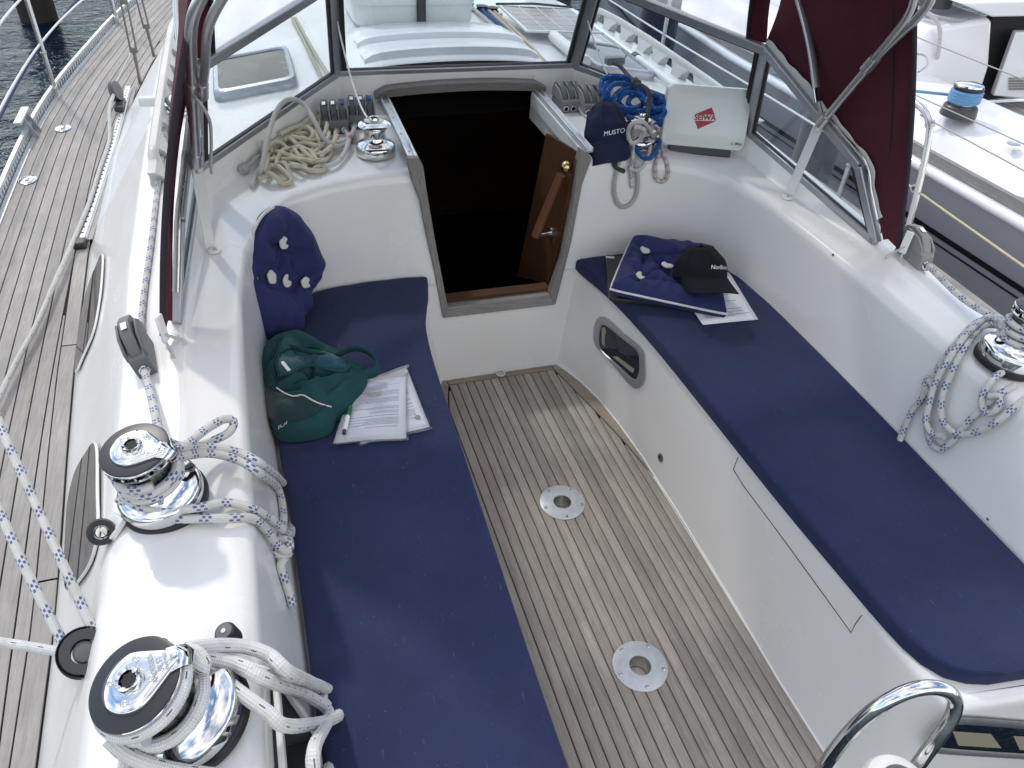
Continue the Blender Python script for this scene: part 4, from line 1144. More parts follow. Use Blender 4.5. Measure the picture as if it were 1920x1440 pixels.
# ================================================================ rope clutches
def clutch_bank(name, label, loc, fwd, up, n=3, w=.035, sc=1.0, body=None, lever=None, mark=True, group=None):
    """local x across, y towards the bow, z up"""
    e = empty(name, (0,0,0), label, 'rope clutch', group); W_ = n*w
    prof = [(-.062,0),(-.062,.020),(-.056,.050),(-.040,.056),(.045,.060),(.062,.045),(.062,0)]
    m_ = MB(); m_.prism([V(-W_/2, y, z) for y, z in prof], (W_, 0, 0)); m_.build('housing', body or M['grey_plastic'], e, bevel=.003)
    m_ = MB(); 
    for k in range(n+1):
        x = -W_/2+k*w; m_.prism([V(x-.0035, y, z) for y, z in [(-.050,.045),(-.044,.066),(-.01,.088),(.04,.094),(.062,.075),(.062,.04)]], (.007,0,0))
    m_.build('cheek', body or M['grey_plastic'], e, bevel=.002)
    for k in range(n):
        x = -W_/2+(k+.5)*w
        lv = MB(); pr = [(-.046,.052),(-.040,.066),(-.012,.093),(.03,.105),(.066,.094),(.075,.070),(.06,.064),(.03,.078),(-.005,.072)]
        lv.prism([V(x-w*.33, y, z) for y, z in pr], (w*.66,0,0)); lo = lv.build('lever', lever or M['grey_dark'], e, bevel=.003)
        if mark:
            mk = MB(); mk.bar(V(x, .0, .1006), V(x, .022, .1043), .013, .001, up=(0,-.17,1)); mk.build('label_patch', M['print_white'] if k < 2 else M['rope_royal'], lo)
        ring = MB(); ring.lathe([(.0085,0),(.0095,.003),(.0125,.003),(.0135,0)], 20, Matrix.Translation(V(x,-.0622,.020)) @ frame((0,-1,0)).to_4x4(), cap=False); ring.build('eye_ring', M['chrome'], e)
        hl = MB(); hl.lathe([(.0088,0),(.0088,.001)], 18, Matrix.Translation(V(x,-.0618,.020)) @ frame((0,-1,0)).to_4x4()); hl.build('rope_hole', M['dark_void'], e)
    f_ = Vector(fwd); u_ = Vector(up).normalized(); y_ = (f_-u_*f_.dot(u_)).normalized(); x_ = y_.cross(u_)
    e.matrix_world = Matrix.Translation(Vector(loc)) @ Matrix((x_, y_, u_)).transposed().to_4x4() @ Matrix.Scale(sc, 4)
    return e
G_ = 'rope clutches on the cabin top'
def cb(u, v): l_, n_ = hitn(u, v); return l_
pA, pB = cb(636,252), cb(684,243)
clP = []
for u, v, lab in ((632,246,'grey triple rope clutch farther from the companionway on the left'), (681,237,'grey triple rope clutch nearest the small chrome winch')):
    l_, n_ = hitn(u, v); clP.append(clutch_bank('rope_clutch', lab, l_+V(0,.03,0), V(.10,1,0), n_, group=G_))
for u, v, lab in ((1068,206,'light grey triple rope clutch beside the right-hand hatch slide'), (1108,213,'light grey triple rope clutch half hidden behind the navy cap')):
    l_, n_ = hitn(u, v); clutch_bank('rope_clutch', lab, l_+V(0,.03,0), V(-.05,1,0), n_, body=M['grey_light'], lever=M['grey_plastic'], mark=False, group=G_)
l_, n_ = hitn(275, 690); 
CLU = clutch_bank('coaming_clutch', 'single grey rope clutch on the coaming behind the port hood corner', l_+V(0,.03,0), V(-.12,1,0), n_, n=1, w=.042, sc=1.12, body=M['grey_plastic'], lever=M['grey_plastic'])
l2 = on_deck(1.235, 1.80)
clutch_bank('coaming_clutch', 'single light grey rope clutch on the right coaming below the hood corner', l2, V(.10,1,0), V(.05,0,1), n=1, w=.042, sc=1.12, body=M['grey_light'], lever=M['grey_light'])

# ================================================================ ropes on the port side
def helix(loc, axis, r0, z0, z1, turns, a0=0.0, n=26):
    F_ = frame(axis); P = []
    N = int(n*turns)
    for k in range(N+1):
        a = a0+2*math.pi*turns*k/N; P.append(Vector(loc)+F_ @ V(r0*math.cos(a), r0*math.sin(a), z0+(z1-z0)*k/N))
    return P
RB = .0100
def H(*px, lift=RB*1.05): return [hit(u, v, lift) for u, v in px]
def loc_ang(loc, axis, p):
    d = frame(axis).transposed() @ (Vector(p)-Vector(loc)); return math.atan2(d.y, d.x)
# sheet of the upper port winch: clutch -> four turns -> tail over the coaming with a stopper knot
pc0 = CLU.matrix_world @ V(0,-.064,.020)
p_in = [pc0+V(0,.02,.0), pc0, pc0.lerp(WU+V(.015,.05,.10), .45)+V(0,0,-.004)]
hx = helix(WU, axU, .0475+RB, .082, .130, 2.6, a0=1.25)
jaw = helix(WU, axU, .072, .141, .143, .55, a0=1.25+2.6*6.283+.3)
rope('winch_sheet', p_in+hx, RB, M['rope_blue'], label='blue-flecked white rope from the port coaming clutch wound on the winch drum')
tail = [WU+frame(axU) @ V(.045,.04,.145), Z(345,836,.965), Z(385,806,.925), Z(420,786,.905), Z(438,790,.893), Z(428,812,.885), Z(385,832,.89), Z(345,846,.915), Z(335,856,.925)]
rope('winch_sheet_tail', tail, RB, M['rope_blue'], label='short blue-flecked loop standing off the upper port winch')
t2 = [WU+frame(axU) @ V(.055,.02,.14), Z(385,838,.915), Z(445,848,.885), Z(492,872,.868)]+H((526,910),(545,950),(546,985))+[hit(530,1008,.02), hit(512,1006,.03), hit(490,980,.022), hit(462,962,.016), hit(425,955,.02), Z(370,952,.885), Z(320,955,.892), Z(262,950,.905), Z(226,926,.915)]
rope('winch_sheet_tail', t2, RB, M['rope_blue'], label='blue-flecked loop draped over the port coaming onto the cushion edge')
t3 = [WU+frame(axU) @ V(.055,.0,.135), Z(390,850,.905), Z(445,862,.88), Z(486,886,.866)]+H((512,915),(522,950),(524,985),(520,1012))
rope('winch_sheet_tail', t3, RB, M['rope_blue'], label='inner blue-flecked strand running beside the draped loop on the port coaming')
t4 = [Z(222,935,.893), Z(262,962,.882), Z(320,972,.872), Z(380,972,.865), Z(430,972,.862), hit(466,980,.014), hit(490,1000,.014), hit(504,1022,.016)]
k_ = hit(514,1036,.018)
t4 += [k_+V(.012,-.012,.006), k_+V(.02,.008,.016), k_+V(-.006,.018,.014), k_+V(-.016,-.004,.006), k_+V(.004,-.016,-.004), k_+V(.014,-.004,-.012)]+H((518,1062),(526,1090),(534,1115),(540,1140))
rope('winch_sheet_tail', t4, RB, M['rope_blue'], label='blue-flecked rope tail ending in a knot on the port seat back')
# thick white sheet of the nearest winch
RW = .0120
hxl = helix(WL, axL, .052+RW, .085, .125, 1.3, a0=2.6)
rope('mainsheet', [WL+frame(axL) @ V(-.10,-.16,.06)]+hxl, RW, M['rope_white'], label='thick white rope wound round the drum of the nearest winch')
jl = helix(WL, axL, .068, .161, .164, .78, a0=-4.4)
s1 = jl+[Z(385,1252,.99), Z(372,1226,1.0), Z(350,1218,.985), Z(400,1210,.945), Z(455,1212,.915), Z(505,1228,.895), Z(545,1262,.87), hit(575,1300,.03), hit(602,1350,.03), hit(615,1400,.03), hit(612,1445,.02), hit(600,1490,.02)]
rope('mainsheet_tail', s1, RW, M['rope_white'], label='outermost thick white rope bight falling from the nearest winch')
s2 = [Z(330,1228,.96), Z(380,1232,.94), Z(440,1246,.915), Z(500,1275,.895), hit(545,1312,.03), hit(578,1352,.045), hit(590,1400,.035), hit(588,1450,.02)]
rope('mainsheet_tail', s2, RW, M['rope_white'], label='middle thick white rope strand crossing the coaming by the nearest winch')
s3 = [Z(345,1240,.93), Z(400,1262,.915), Z(450,1298,.905), Z(500,1334,.895), hit(545,1362,.035), hit(582,1362,.06), hit(594,1340,.05), hit(580,1310,.045), hit(540,1285,.03), Z(490,1262,.90), Z(430,1240,.915), Z(360,1228,.935)]
rope('mainsheet_tail', s3, RW, M['rope_white'], label='thick white rope bight folded back over the coaming pocket')
s4 = [Z(205,1385,.93), Z(235,1412,.915), Z(280,1432,.90), Z(340,1446,.885), Z(420,1456,.87)]
rope('mainsheet_tail', s4, RW, M['rope_white'], label='thick white rope leaving the nearest winch at the bottom edge')
# sheets coming aft along the deck to the turning block
blk = Z(158,1224,.78)
rope('jib_sheet', [Z(-60,620,.98), Z(0,795,.93), Z(60,930,.88), Z(110,1040,.845), Z(160,1150,.81), Z(192,1228,.785)], .0092, M['rope_blue'], label='upper blue-flecked rope running to the black turning block')
rope('jib_sheet', [Z(-60,830,.90), Z(0,960,.88), Z(40,1050,.85), Z(80,1130,.815), Z(118,1205,.785)], .0092, M['rope_blue'], label='lower blue-flecked rope running to the black turning block')
rope('spinnaker_line', [Z(-80,1192,.80), Z(0,1204,.79), Z(60,1213,.785), Z(112,1222,.78)], .0092, M['rope_white'], label='white rope coming in from the left edge to the black block')
e = empty('turning_block', blk, 'black turning block on the outer coaming beside the nearest winch', 'block'); e.scale = (.86,.86,.86)
ax = V(.22,-.42,.75).normalized(); Mb = frame(ax, V(1,0,.2)).to_4x4()
m_ = MB(); m_.lathe([(.052,-.020),(.054,-.016),(.046,-.004),(.046,.004),(.054,.016),(.052,.020)], 40, Mb, cap=False); m_.build('sheave', M['black'], e)
for z in (-.024, .024):
    m_ = MB(); O = [V(.047*math.cos(a), .047*math.sin(a), 0) for a in [k*math.pi/16 for k in range(32)]]
    O = [V(p.x+(.045 if p.x > .025 and abs(p.y) < .03 else 0), p.y, 0) for p in O]
    I = [V(.026*math.cos(a), .026*math.sin(a), 0) for a in [k*math.pi/16 for k in range(32)]]
    m_.grid([[Mb @ (p+V(0,0,z-.004)) for p in I], [Mb @ (p+V(0,0,z-.004)) for p in O], [Mb @ (p+V(0,0,z+.004)) for p in O], [Mb @ (p+V(0,0,z+.004)) for p in I], [Mb @ (p+V(0,0,z-.004)) for p in I]], closed=True)
    m_.build('cheek', M['grey_dark'], e, angle=40)
m_ = MB(); m_.lathe([(.014,-.026),(.022,-.022),(.022,.022),(.014,.026)], 24, Mb); m_.build('hub', M['grey_plastic'], e)
m_ = MB(); m_.bar(Mb.to_3x3() @ V(.07,0,0), V(.135,-.01,-.02), .03, .02); m_.build('shackle', M['steel_dull'], e, bevel=.003)
# small black lead eye and rubber topped stud
l_, n_ = hitn(214,990)
e = empty('lead_eye', l_, 'small black lead eye with a bright bush beside the upper port winch', 'fairlead'); e.scale = (.85,.85,.85); Fq = frame(n_, V(1,.6,0)).to_4x4()
m_ = MB(); m_.box((0,0,.008), (.055,.075,.016), rot=Fq.to_3x3()); m_.build('foot', M['white_plastic'], e, bevel=.004)
Fv = frame(V(.2,-.7,.6)).to_4x4(); c_ = Fq @ V(-.018,-.018,.03)
m_ = MB(); m_.lathe([(.017,-.009),(.030,-.012),(.033,0),(.030,.012),(.017,.009)], 28, Matrix.Translation(c_) @ Fv, cap=False); m_.build('ring', M['black'], e)
m_ = MB(); m_.lathe([(.0165,-.011),(.0125,-.006),(.0125,.006),(.0165,.011)], 24, Matrix.Translation(c_) @ Fv, cap=False); m_.build('bush', M['chrome'], e)
l_, n_ = hitn(442,1205)
e = empty('rubber_stop', l_, 'black rubber stop with a screw on the coaming above the thick white rope', 'stop'); ax = (V(-.25,-.1,1)).normalized(); Fq = frame(ax).to_4x4()
m_ = MB(); m_.lathe([(.013,0),(.013,.03)], 20, Fq); m_.build('stud', M['white_plastic'], e)
m_ = MB(); m_.lathe([(.018,.012),(.0195,.018),(.0195,.045),(.017,.05)], 28, Fq); m_.build('sleeve', M['rubber'], e)
m_ = MB(); m_.lathe([(.0145,.049),(.0145,.052),(.005,.0525)], 24, Fq); m_.build('disc', M['grey_plastic'], e)
m_ = MB(); m_.lathe([(.005,.0525),(.0045,.054)], 12, Fq); m_.build('screw', M['chrome'], e)
# coaming pocket with dark carpet
pk = empty('coaming_pocket', (-.97,.68,.65), 'open dark lined pocket in the port coaming behind the white rope', 'pocket')
ps = [q for f in POCKET for q in f]; PKO = V(-.97,.68,.65)
y0, y1 = min(p.y for p in ps), max(p.y for p in ps); z0_, z1_ = min(p.z for p in ps), max(p.z for p in ps)
def wallx(y, z): return -(.94+(z-.50)*.19)
cor = [V(wallx(y1,z0_),y1,z0_), V(wallx(y0,z0_),y0,z0_), V(wallx(y0,z1_),y0,z1_), V(wallx(y1,z1_),y1,z1_)]
dp = V(-.16,0,-.02)
M['carpet'] = canvas('grey_carpet', (0.035,0.035,0.042), (0.06,0.06,0.068), wr=1.5, marks=False, weave=300)
m_ = MB(); b_ = [p+dp for p in cor]; m_.add(cor+b_, [(0,1,5,4),(1,2,6,5),(2,3,7,6),(3,0,4,7),(4,5,6,7)]); m_.build('lining', M['carpet'], pk, smooth=False, fix=False, M=Matrix.Translation(-PKO))
m_ = MB()
for a, b in zip(cor, cor[1:]+cor[:1]): m_.bar(a-PKO+V(.004,0,0), b-PKO+V(.004,0,0), .016, .012, up=(1,0,.2), ext=.006)
m_.build('rim', M['white_plastic'], pk, bevel=.003)

# ---------------------------------------------------------------- tangle of halyard tails on the port cabin top
RC = .0085
rnd = random.Random(21)
def HL(px, lifts): return [hit(u, v, RC+l_) for (u, v), l_ in zip(px, lifts)]
cream = [
 ([(634,262),(626,285),(612,300),(585,305),(555,300),(530,285),(505,280),(492,295),(500,310),(530,305),(570,300),(600,290),(618,270),(612,245),(590,235),(560,238),(530,250),(505,270),(492,285)], 'longest stained cream rope in the heap beside the port clutches'),
 ([(520,258),(550,280),(585,310),(610,322),(585,330),(560,322),(545,310),(560,295),(590,298),(612,308),(600,318),(575,312),(555,300)], 'stained cream rope winding through the middle of the port rope heap'),
 ([(505,300),(500,330),(490,345),(510,340),(530,345),(545,338),(538,325),(520,315),(535,298),(565,285),(590,272),(575,255),(550,262),(535,280)], 'stained cream rope at the front edge of the port rope heap'),
 ([(482,262),(480,285),(500,268),(530,262),(565,268),(590,258),(605,242),(595,225),(570,222),(545,240),(520,262),(500,285),(488,305),(500,318)], 'stained cream rope at the windscreen side of the port rope heap'),
 ([(500,275),(525,262),(555,255),(585,262),(600,280),(590,300),(560,308),(530,302),(512,288),(525,272),(555,266),(578,276)], 'stained cream coil lying uppermost on the port rope heap'),
 ([(490,312),(512,318),(535,322),(556,330),(575,322),(560,312),(535,308),(515,300),(540,290),(570,286),(598,290)], 'stained cream rope crossing the lower middle of the port rope heap'),
 ([(515,250),(540,236),(570,232),(600,236),(615,250),(605,270),(580,282),(550,276),(530,262),(545,248),(575,248)], 'stained cream loops nearest the port clutches'),
 ([(496,330),(512,322),(528,332),(548,345),(532,350),(514,345),(500,338)], 'short stained cream loop closest to the cockpit edge'),
 ([(560,310),(580,318),(600,312),(606,300),(592,292),(574,296),(566,308),(582,325),(602,320)], 'small cream coil low in the port rope heap'),
]
for pxs, lab in cream:
    rope('halyard_tail', HL(pxs, [rnd.uniform(.002,.036) for _ in pxs]), RC, M['rope_cream'], label=lab, cat='rope')
def HZ(px): return [hit(u, v, RC)+V(0,0,dz) for u, v, dz in px]
big = [(478,352,.0),(488,330,.012),(490,300,.03)]
B0 = hit(490,318,RC)
arch = [hit(472,355,RC), hit(483,338,RC+.012), Z(492,310,.96), Z(503,255,1.02), Z(520,205,1.07), Z(543,186,1.09), Z(570,196,1.07), Z(590,228,1.03), Z(606,258,.985), Z(630,274,.955), Z(650,268,.95), Z(662,248,.965), clP[1].matrix_world @ V(-.035,-.066,.02)]
rope('halyard_tail', arch, .0092, M['rope_grey'], label='grey rope arching high over the port rope heap')
rope('halyard_tail', [clP[0].matrix_world @ V(-.035,-.066,.02)]+HL([(616,268),(612,290),(604,310)], [.01,.01,.02]), RC, M['rope_grey'], label='grey rope leaving the outer port clutch hole')
rope('halyard_tail', [clP[0].matrix_world @ V(.0,-.066,.02)]+HL([(627,275),(618,300),(600,315),(585,300)], [.008,.004,.02,.03]), RC, M['rope_cream'], label='cream rope leaving the middle hole of the outer port clutch')
rope('halyard_tail', [clP[0].matrix_world @ V(.035,-.066,.02)]+HL([(655,262),(658,270)], [.006,.02]), RC, M['rope_grey'], label='grey rope from the inner hole of the outer port clutch')
rope('halyard_tail', HL([(655,274),(625,278),(600,270),(583,280),(578,296),(588,312),(610,320),(632,314),(648,296),(656,276)], [.02,.012,.012,.01,.008,.008,.01,.01,.012,.02]), .009, M['rope_lgrey'], label='pale grey rope loop next to the small port winch')
rope('halyard_tail', HL([(445,318),(460,305),(475,292),(490,288)], [.02,.015,.015,.02]), RC, M['rope_grey'], label='frayed grey rope end nearest the windscreen foot')
m_ = MB(); c_ = hit(449,316,.018)
for k in range(5): m_.tube(helix(c_, (rnd.uniform(-1,1),rnd.uniform(-1,1),rnd.uniform(.2,1)), .013, -.01, .01, 1.1, n=14), .007, 6)
tag(m_.build('stopper_knot', M['rope_bw'], fix=False), 'frayed dark stopper knot by the windscreen foot', 'knot')
c_ = hit(658,268,.02); m_ = MB(); pts_ = []
for k in range(3): pts_ += helix(c_, (rnd.uniform(-1,1),rnd.uniform(-1,1),.6), .017, -.012, .012, 1.0, n=12)
m_.tube(spline(pts_, .006), .008, 7); tag(m_.build('reef_knot', M['rope_red'], fix=False), 'red-flecked knot beside the small port winch', 'knot')

# ---------------------------------------------------------------- starboard cabin top: blue coil, cap, tails
strands = [
 [(1128,178),(1129,152),(1148,143),(1178,147),(1204,163),(1219,184),(1214,204),(1190,209),(1160,200),(1140,190)],
 [(1134,186),(1136,160),(1156,150),(1184,157),(1202,176),(1216,198),(1236,204),(1246,196)],
 [(1238,186),(1214,172),(1188,166),(1164,170),(1150,186),(1160,200),(1186,203),(1206,194),(1196,178),(1174,174)],
 [(1160,190),(1172,204),(1196,213),(1226,214),(1246,208)],
 [(1240,218),(1210,222),(1182,216),(1160,206),(1144,192),(1140,172),(1152,158),(1172,158),(1192,170),(1208,190)],
 [(1222,202),(1240,200),(1246,190),(1232,180),(1208,176),(1186,180),(1178,194),(1192,206),(1218,208)],
 [(1236,226),(1206,230),(1184,222),(1170,210)]]
P = []; hk = random.Random(4)
for st in strands:
    for u, v in st: P.append(Z(u, v, lerp(1.15, 1.01, (v-143)/88)+hk.uniform(-.012,.016)))
rope('coiled_rope', P, .0108, M['rope_royal'], label='coiled royal blue rope behind the navy cap')
bp = [p+V(-.02,-.035,.03) for p in (Z(1222,186,1.06), Z(1216,205,1.05), Z(1214,228,1.0), Z(1222,240,.97), Z(1230,222,1.0), Z(1228,196,1.05), Z(1236,192,1.06), Z(1238,215,1.02), Z(1236,240,.97), Z(1246,230,.98), Z(1246,205,1.03), Z(1240,195,1.05))]
rope('coiled_rope', bp, .0105, M['rope_royal'], label='royal blue rope turns gathered beside the white instrument cover')
rope('tie_line', [Z(1150,118,1.13), Z(1162,124,1.13), Z(1175,138,1.12), Z(1192,156,1.15), Z(1206,162,1.15), Z(1216,172,1.14), Z(1217,195,1.10), Z(1212,225,1.05), Z(1208,242,.98)], .0085, M['rope_dark'], label='dark green line lashing the royal blue coil')
c_ = Z(1192,156,1.15); m_ = MB(); pts_ = []
for k in range(3): pts_ += helix(c_, (rnd.uniform(-1,1),rnd.uniform(-1,1),.5), .014, -.008, .008, 1.0, n=12)
m_.tube(spline(pts_, .006), .008, 7); tag(m_.build('lashing_knot', M['rope_dark'], fix=False), 'dark knot on top of the royal blue coil', 'knot')
rope('clutch_line', [hit(1080,206,.03)]+H((1092,216),(1106,226),(1118,232), lift=.008), .0075, M['rope_lgrey'], label='pale line leaving the light grey clutch towards the cap')
# hanging loops over the front of the coaming
def HS(*px, lift=.011): return [hit(u, v, lift) for u, v in px]
rope('hanging_loop', [Z(1172,252,.98), hit(1162,292,.03)]+HS((1152,330),(1150,362),(1160,384),(1176,384),(1190,366),(1194,335),(1188,305))+[hit(1178,285,.03), Z(1175,255,.97)], .0085, M['rope_grey'], label='grey rope loop hanging lowest below the navy cap')
rope('hanging_loop', [Z(1180,258,.97), hit(1182,284,.035), hit(1180,300,.03)]+HS((1181,322),(1183,350), lift=.012), .0085, M['rope_blue'], label='short blue-flecked rope end hanging straight below the navy cap')
rope('hanging_loop', [Z(1186,262,.97), hit(1186,284,.03), hit(1196,298,.03), hit(1212,302,.03), hit(1228,292,.03), hit(1232,278,.03), Z(1218,264,.95), Z(1200,256,.97)], .0098, M['rope_royal'], label='royal blue rope loop hanging over the coaming edge')
rope('hanging_loop', [Z(1205,250,.98), Z(1216,262,.955), hit(1216,282,.035), hit(1208,304,.024), hit(1192,316,.024), hit(1174,312,.024)], .0085, M['rope_lgrey'], label='pale rope arc between the blue loop and the navy cap')
rope('hanging_loop', [Z(1212,244,.96), Z(1224,238,.965), Z(1236,246,.955), Z(1226,256,.95), hit(1232,276,.02)]+HS((1244,296),(1252,320),(1244,338),(1230,334),(1226,312),(1234,290))+[hit(1232,272,.02), Z(1222,258,.95)], .0085, M['rope_red'], label='red-flecked rope loop hanging left of the white instrument cover')
rope('hanging_loop', HS((1146,296),(1152,312),(1168,320), lift=.012), .009, M['rope_dark'], label='dark rope end under the visor of the navy cap')
rope('winch_turns', helix(cwS, (0,0,1), .050, .055, .10, 3.2, a0=1.0)+[Z(1178,262,.99)], .0085, M['rope_grey'], label='grey rope turns on the small starboard winch')
rope('winch_top_line', [Z(1222,250,.985), Z(1210,232,1.06), Z(1196,228,1.075), Z(1184,234,1.07), Z(1178,250,1.03), Z(1184,268,.985), Z(1200,262,1.0), Z(1208,244,1.05), Z(1192,238,1.075)], .0085, M['rope_lgrey'], label='pale rope lying across the top of the small starboard winch')
c_ = Z(1186,246,.995); m_ = MB(); pts_ = []
for k in range(5): pts_ += helix(c_+V(rnd.uniform(-.015,.015),0,rnd.uniform(-.02,.02)), (rnd.uniform(-1,1),rnd.uniform(-1,1),.5), .02, -.02, .02, 1.0, n=12)
m_.tube(spline(pts_, .006), .008, 7); tag(m_.build('rope_hitch', M['rope_grey'], fix=False), 'grey rope hitch between cap and blue coil', 'knot')
# thin cords from the screen posts
def sag(a, b, k, n=12): return [a.lerp(b, i/n)+V(0,0,-k*4*(i/n)*(1-i/n)) for i in range(n+1)]
rope('thin_cord', sag(V(-.525,3.27,1.33), cwP+V(-.02,.02,.13), .07), .0035, M['white_line'], label='thin cord from the left screen post down to the small chrome winch')
rope('thin_cord', sag(V(.525,3.27,1.33), Z(1212,244,.97), .07), .0035, M['white_line'], label='thin cord from the right screen post down to the blue coil')

# ================================================================ caps
def cap(label, loc, z, front, sc, material, droop, txt, tsize, toff, shear=0.2, crush=0.0, seed=4, vis_len=.085, tall=1.0):
    e = empty('cap', (0,0,0), label, 'cap'); rnd_ = random.Random(seed); ph = [rnd_.uniform(0,6) for _ in range(6)]
    a, b, c = .098, .112, .118*tall
    n, K = 72, 16; rows = []
    for i in range(K+1):
        t = i/K*math.pi/2; row = []
        for k in range(n):
            f = 2*math.pi*k/n; sup = .86
            r_ = math.cos(t)**sup; zz = math.sin(t)
            d = 1-.012*abs(math.cos(3*f))**18*(1 if i < K else 0)
            x, y = a*r_*math.cos(f)*d, b*r_*math.sin(f)*d; h = c*zz
            if y < 0: y *= .93; 
            cr_ = crush*(math.sin(x*55+ph[0])*math.sin(y*48+ph[1]+h*30)+.6*math.sin(h*80+x*40+ph[2]))*(.3+zz)
            row.append(V(x*(1+cr_*.5), y*(1+cr_*.5), h*(1+cr_*.8)))
        rows.append(row)
    m_ = MB(); m_.grid(rows, closed=True); m_.build('crown', material, e, angle=70, merge=True)
    bv = BVHTree.FromPolygons(m_.v, m_.f)
    for k in range(6):
        f = math.pi/6+k*math.pi/3; P = []
        for i in range(K+1):
            p = rows[i][int(round(f/(2*math.pi)*n)) % n]; P.append(p+p.normalized()*.0006)
        s_ = MB(); s_.tube(P, .0011, 5); s_.build('seam', material, e)
    m_ = MB(); m_.sphere((0,0,c*1.0), .0075, 14, 8, (1,1,.6)); m_.build('top_button', material, e)
    rows = []
    for i in range(9):
        t = i/8; row = []
        for k in range(25):
            f = -math.pi/2+(k/24-.5)*R(136); x0, y0 = a*math.cos(f)*1.0, b*math.sin(f)*.93
            L = vis_len*(1-((k/24-.5)*2)**4)**.5+.002
            out = t*L; drop = out*math.sin(droop)+.022*((k/24-.5)*2)**2*t
            dd = V(math.cos(f)*.35, -1, 0).normalized()
            row.append(V(x0, y0, .002)+dd*(out*math.cos(droop))+V(0,0,-drop))
        rows.append(row)
    m_ = MB(); m_.grid(rows); m_.grid([[p+V(0,.0005,-.003) for p in r_] for r_ in rows]); m_.grid([rows[-1], [p+V(0,.0005,-.003) for p in rows[-1]]]); m_.build('visor', material, e, angle=60)
    m_ = MB(); m_.tube([p+V(0,-.0006,.0006) for p in rows[1]], .0009, 5); m_.build('visor_seam', material, e)
    vs_, fs_ = text_mesh(txt, tsize, shear=shear); m_ = MB(); pts_ = []
    for p in vs_:
        q = V(p.x+toff[0], -.3, p.y+toff[1]); l_, nn, _, _ = bv.ray_cast(q, V(0,1,0)); l_ = l_ if l_ is not None else V(q.x,-b,q.z); pts_.append(l_+V(l_.x,l_.y,l_.z*.6).normalized()*.0045)
    m_.add(pts_, fs_); m_.build('lettering', M['print_white'], e, smooth=False)
    z = Vector(z).normalized(); f_ = Vector(front); y_ = -(f_-z*f_.dot(z)).normalized(); x_ = y_.cross(z)
    e.matrix_world = Matrix.Translation(Vector(loc)) @ Matrix((x_, y_, z)).transposed().to_4x4() @ Matrix.Scale(sc, 4)
    return e
cap('navy cap with white MUSTO lettering hanging over the starboard winch', Z(1139,262,.96), V(-.10,.40,.90), V(-.36,-1,-.3), .94, M['cap_navy'], R(64), 'MUSTO', .025, (.036,.026), crush=.07, tall=1.3, vis_len=.098)
cap('black cap with small white lettering lying on the tufted pillow', Z(1312,520,.625), V(.12,.50,.86), V(-.14,-1,-.2), 1.02, M['cap_black'], R(34), 'NorBoss', .021, (.030,.036), shear=.2, crush=.06, seed=9, vis_len=.095)

# ================================================================ instrument cover with SEIWA mark
bl, br = Z(1238,270,.932), Z(1394,284,.920)
hx_ = (br-bl).normalized(); nn = hx_.cross(V(0,0,1)).normalized()
if nn.dot(CAM-bl) < 0: nn = -nn
upv = (V(0,0,1)*math.cos(R(14))-nn*math.sin(R(14))).normalized(); nf = hx_.cross(upv).normalized()
if nf.dot(CAM-bl) < 0: nf = -nf
tl, tr_ = PLN(1256,156,bl,nf), PLN(1414,168,bl,nf)
cc = (bl+br+tl+tr_)/4
e = empty('instrument_cover', (bl+br)/2, 'white plastic chartplotter cover with red SEIWA diamond beside the screen', 'instrument cover'); EO = (bl+br)/2
def rect_round(c4, r, n=6):
    out_ = []
    for i in range(4):
        p0, p1, p2 = c4[i-1], c4[i], c4[(i+1) % 4]; a = (p0-p1).normalized(); b = (p2-p1).normalized()
        s_, e_ = p1+a*r, p1+b*r
        for k in range(n+1):
            t = k/n; out_.append((s_*(1-t)+p1*t)*(1-t)+(p1*(1-t)+e_*t)*t)
    return out_
C4 = rect_round([bl, br, tr_, tl], .03); m_ = MB(); loops = []
cen = sum(C4, Vector())/len(C4)
for off, shr in ((-.055,1.0),(-.006,1.0),(-.001,.985),(.0,.965),(.0,.90),(.003,.875),(.0035,.5),(.0035,.02)):
    loops.append([cen+(p-cen)*shr+nf*off-EO for p in C4])
m_.grid(loops, closed=True); m_.add(loops[0], [tuple(range(len(C4)))]); m_.build('shell', M['white_plastic'], e, angle=50)
m_ = MB(); m_.bar(bl.lerp(br,.12)-nf*.035-EO-upv*.012, bl.lerp(br,.86)-nf*.035-EO-upv*.012, .05, .04, up=upv); m_.build('display_base', M['black'], e, bevel=.004)
fu = lambda u, v: PLN(u, v, bl+nf*.0045, nf)-EO
m_ = MB(); m_.add([fu(1303,223),fu(1341,205),fu(1351,219.5),fu(1303,223.2)], [(0,1,2)]); m_.v = m_.v[:]; m_.f = []
dia = [fu(1302,214.6),fu(1334.5,201.5),fu(1340,215)]; dia2 = [fu(1302.5,226.2),fu(1342,227),fu(1308.5,242)]
m_ = MB(); m_.add(dia, [(0,1,2)]); m_.build('upper_mark', M['print_red'], e, smooth=False, fix=False)
m_ = MB(); m_.add(dia2, [(0,1,2)]); m_.build('lower_mark', M['print_red'], e, smooth=False, fix=False)
vs_, fs_ = text_mesh('SEIWA', .034, bold=.0012); cx_ = fu(1322,220.8); hx2 = (fu(1343,221.4)-fu(1301,220.2)).normalized(); ux2 = nf.cross(hx2).normalized()
wt = max(p.x for p in vs_)-min(p.x for p in vs_); kx = (fu(1342,221)-fu(1301,221)).length/wt
m_ = MB(); m_.add([cx_+hx2*(p.x*kx)+ux2*(p.y*.86)+nf*.0006 for p in vs_], fs_); m_.build('lettering', M['print_red'], e, smooth=False)
vs_, fs_ = text_mesh('C Map', .018, bold=.0002); cx_ = fu(1381,270)
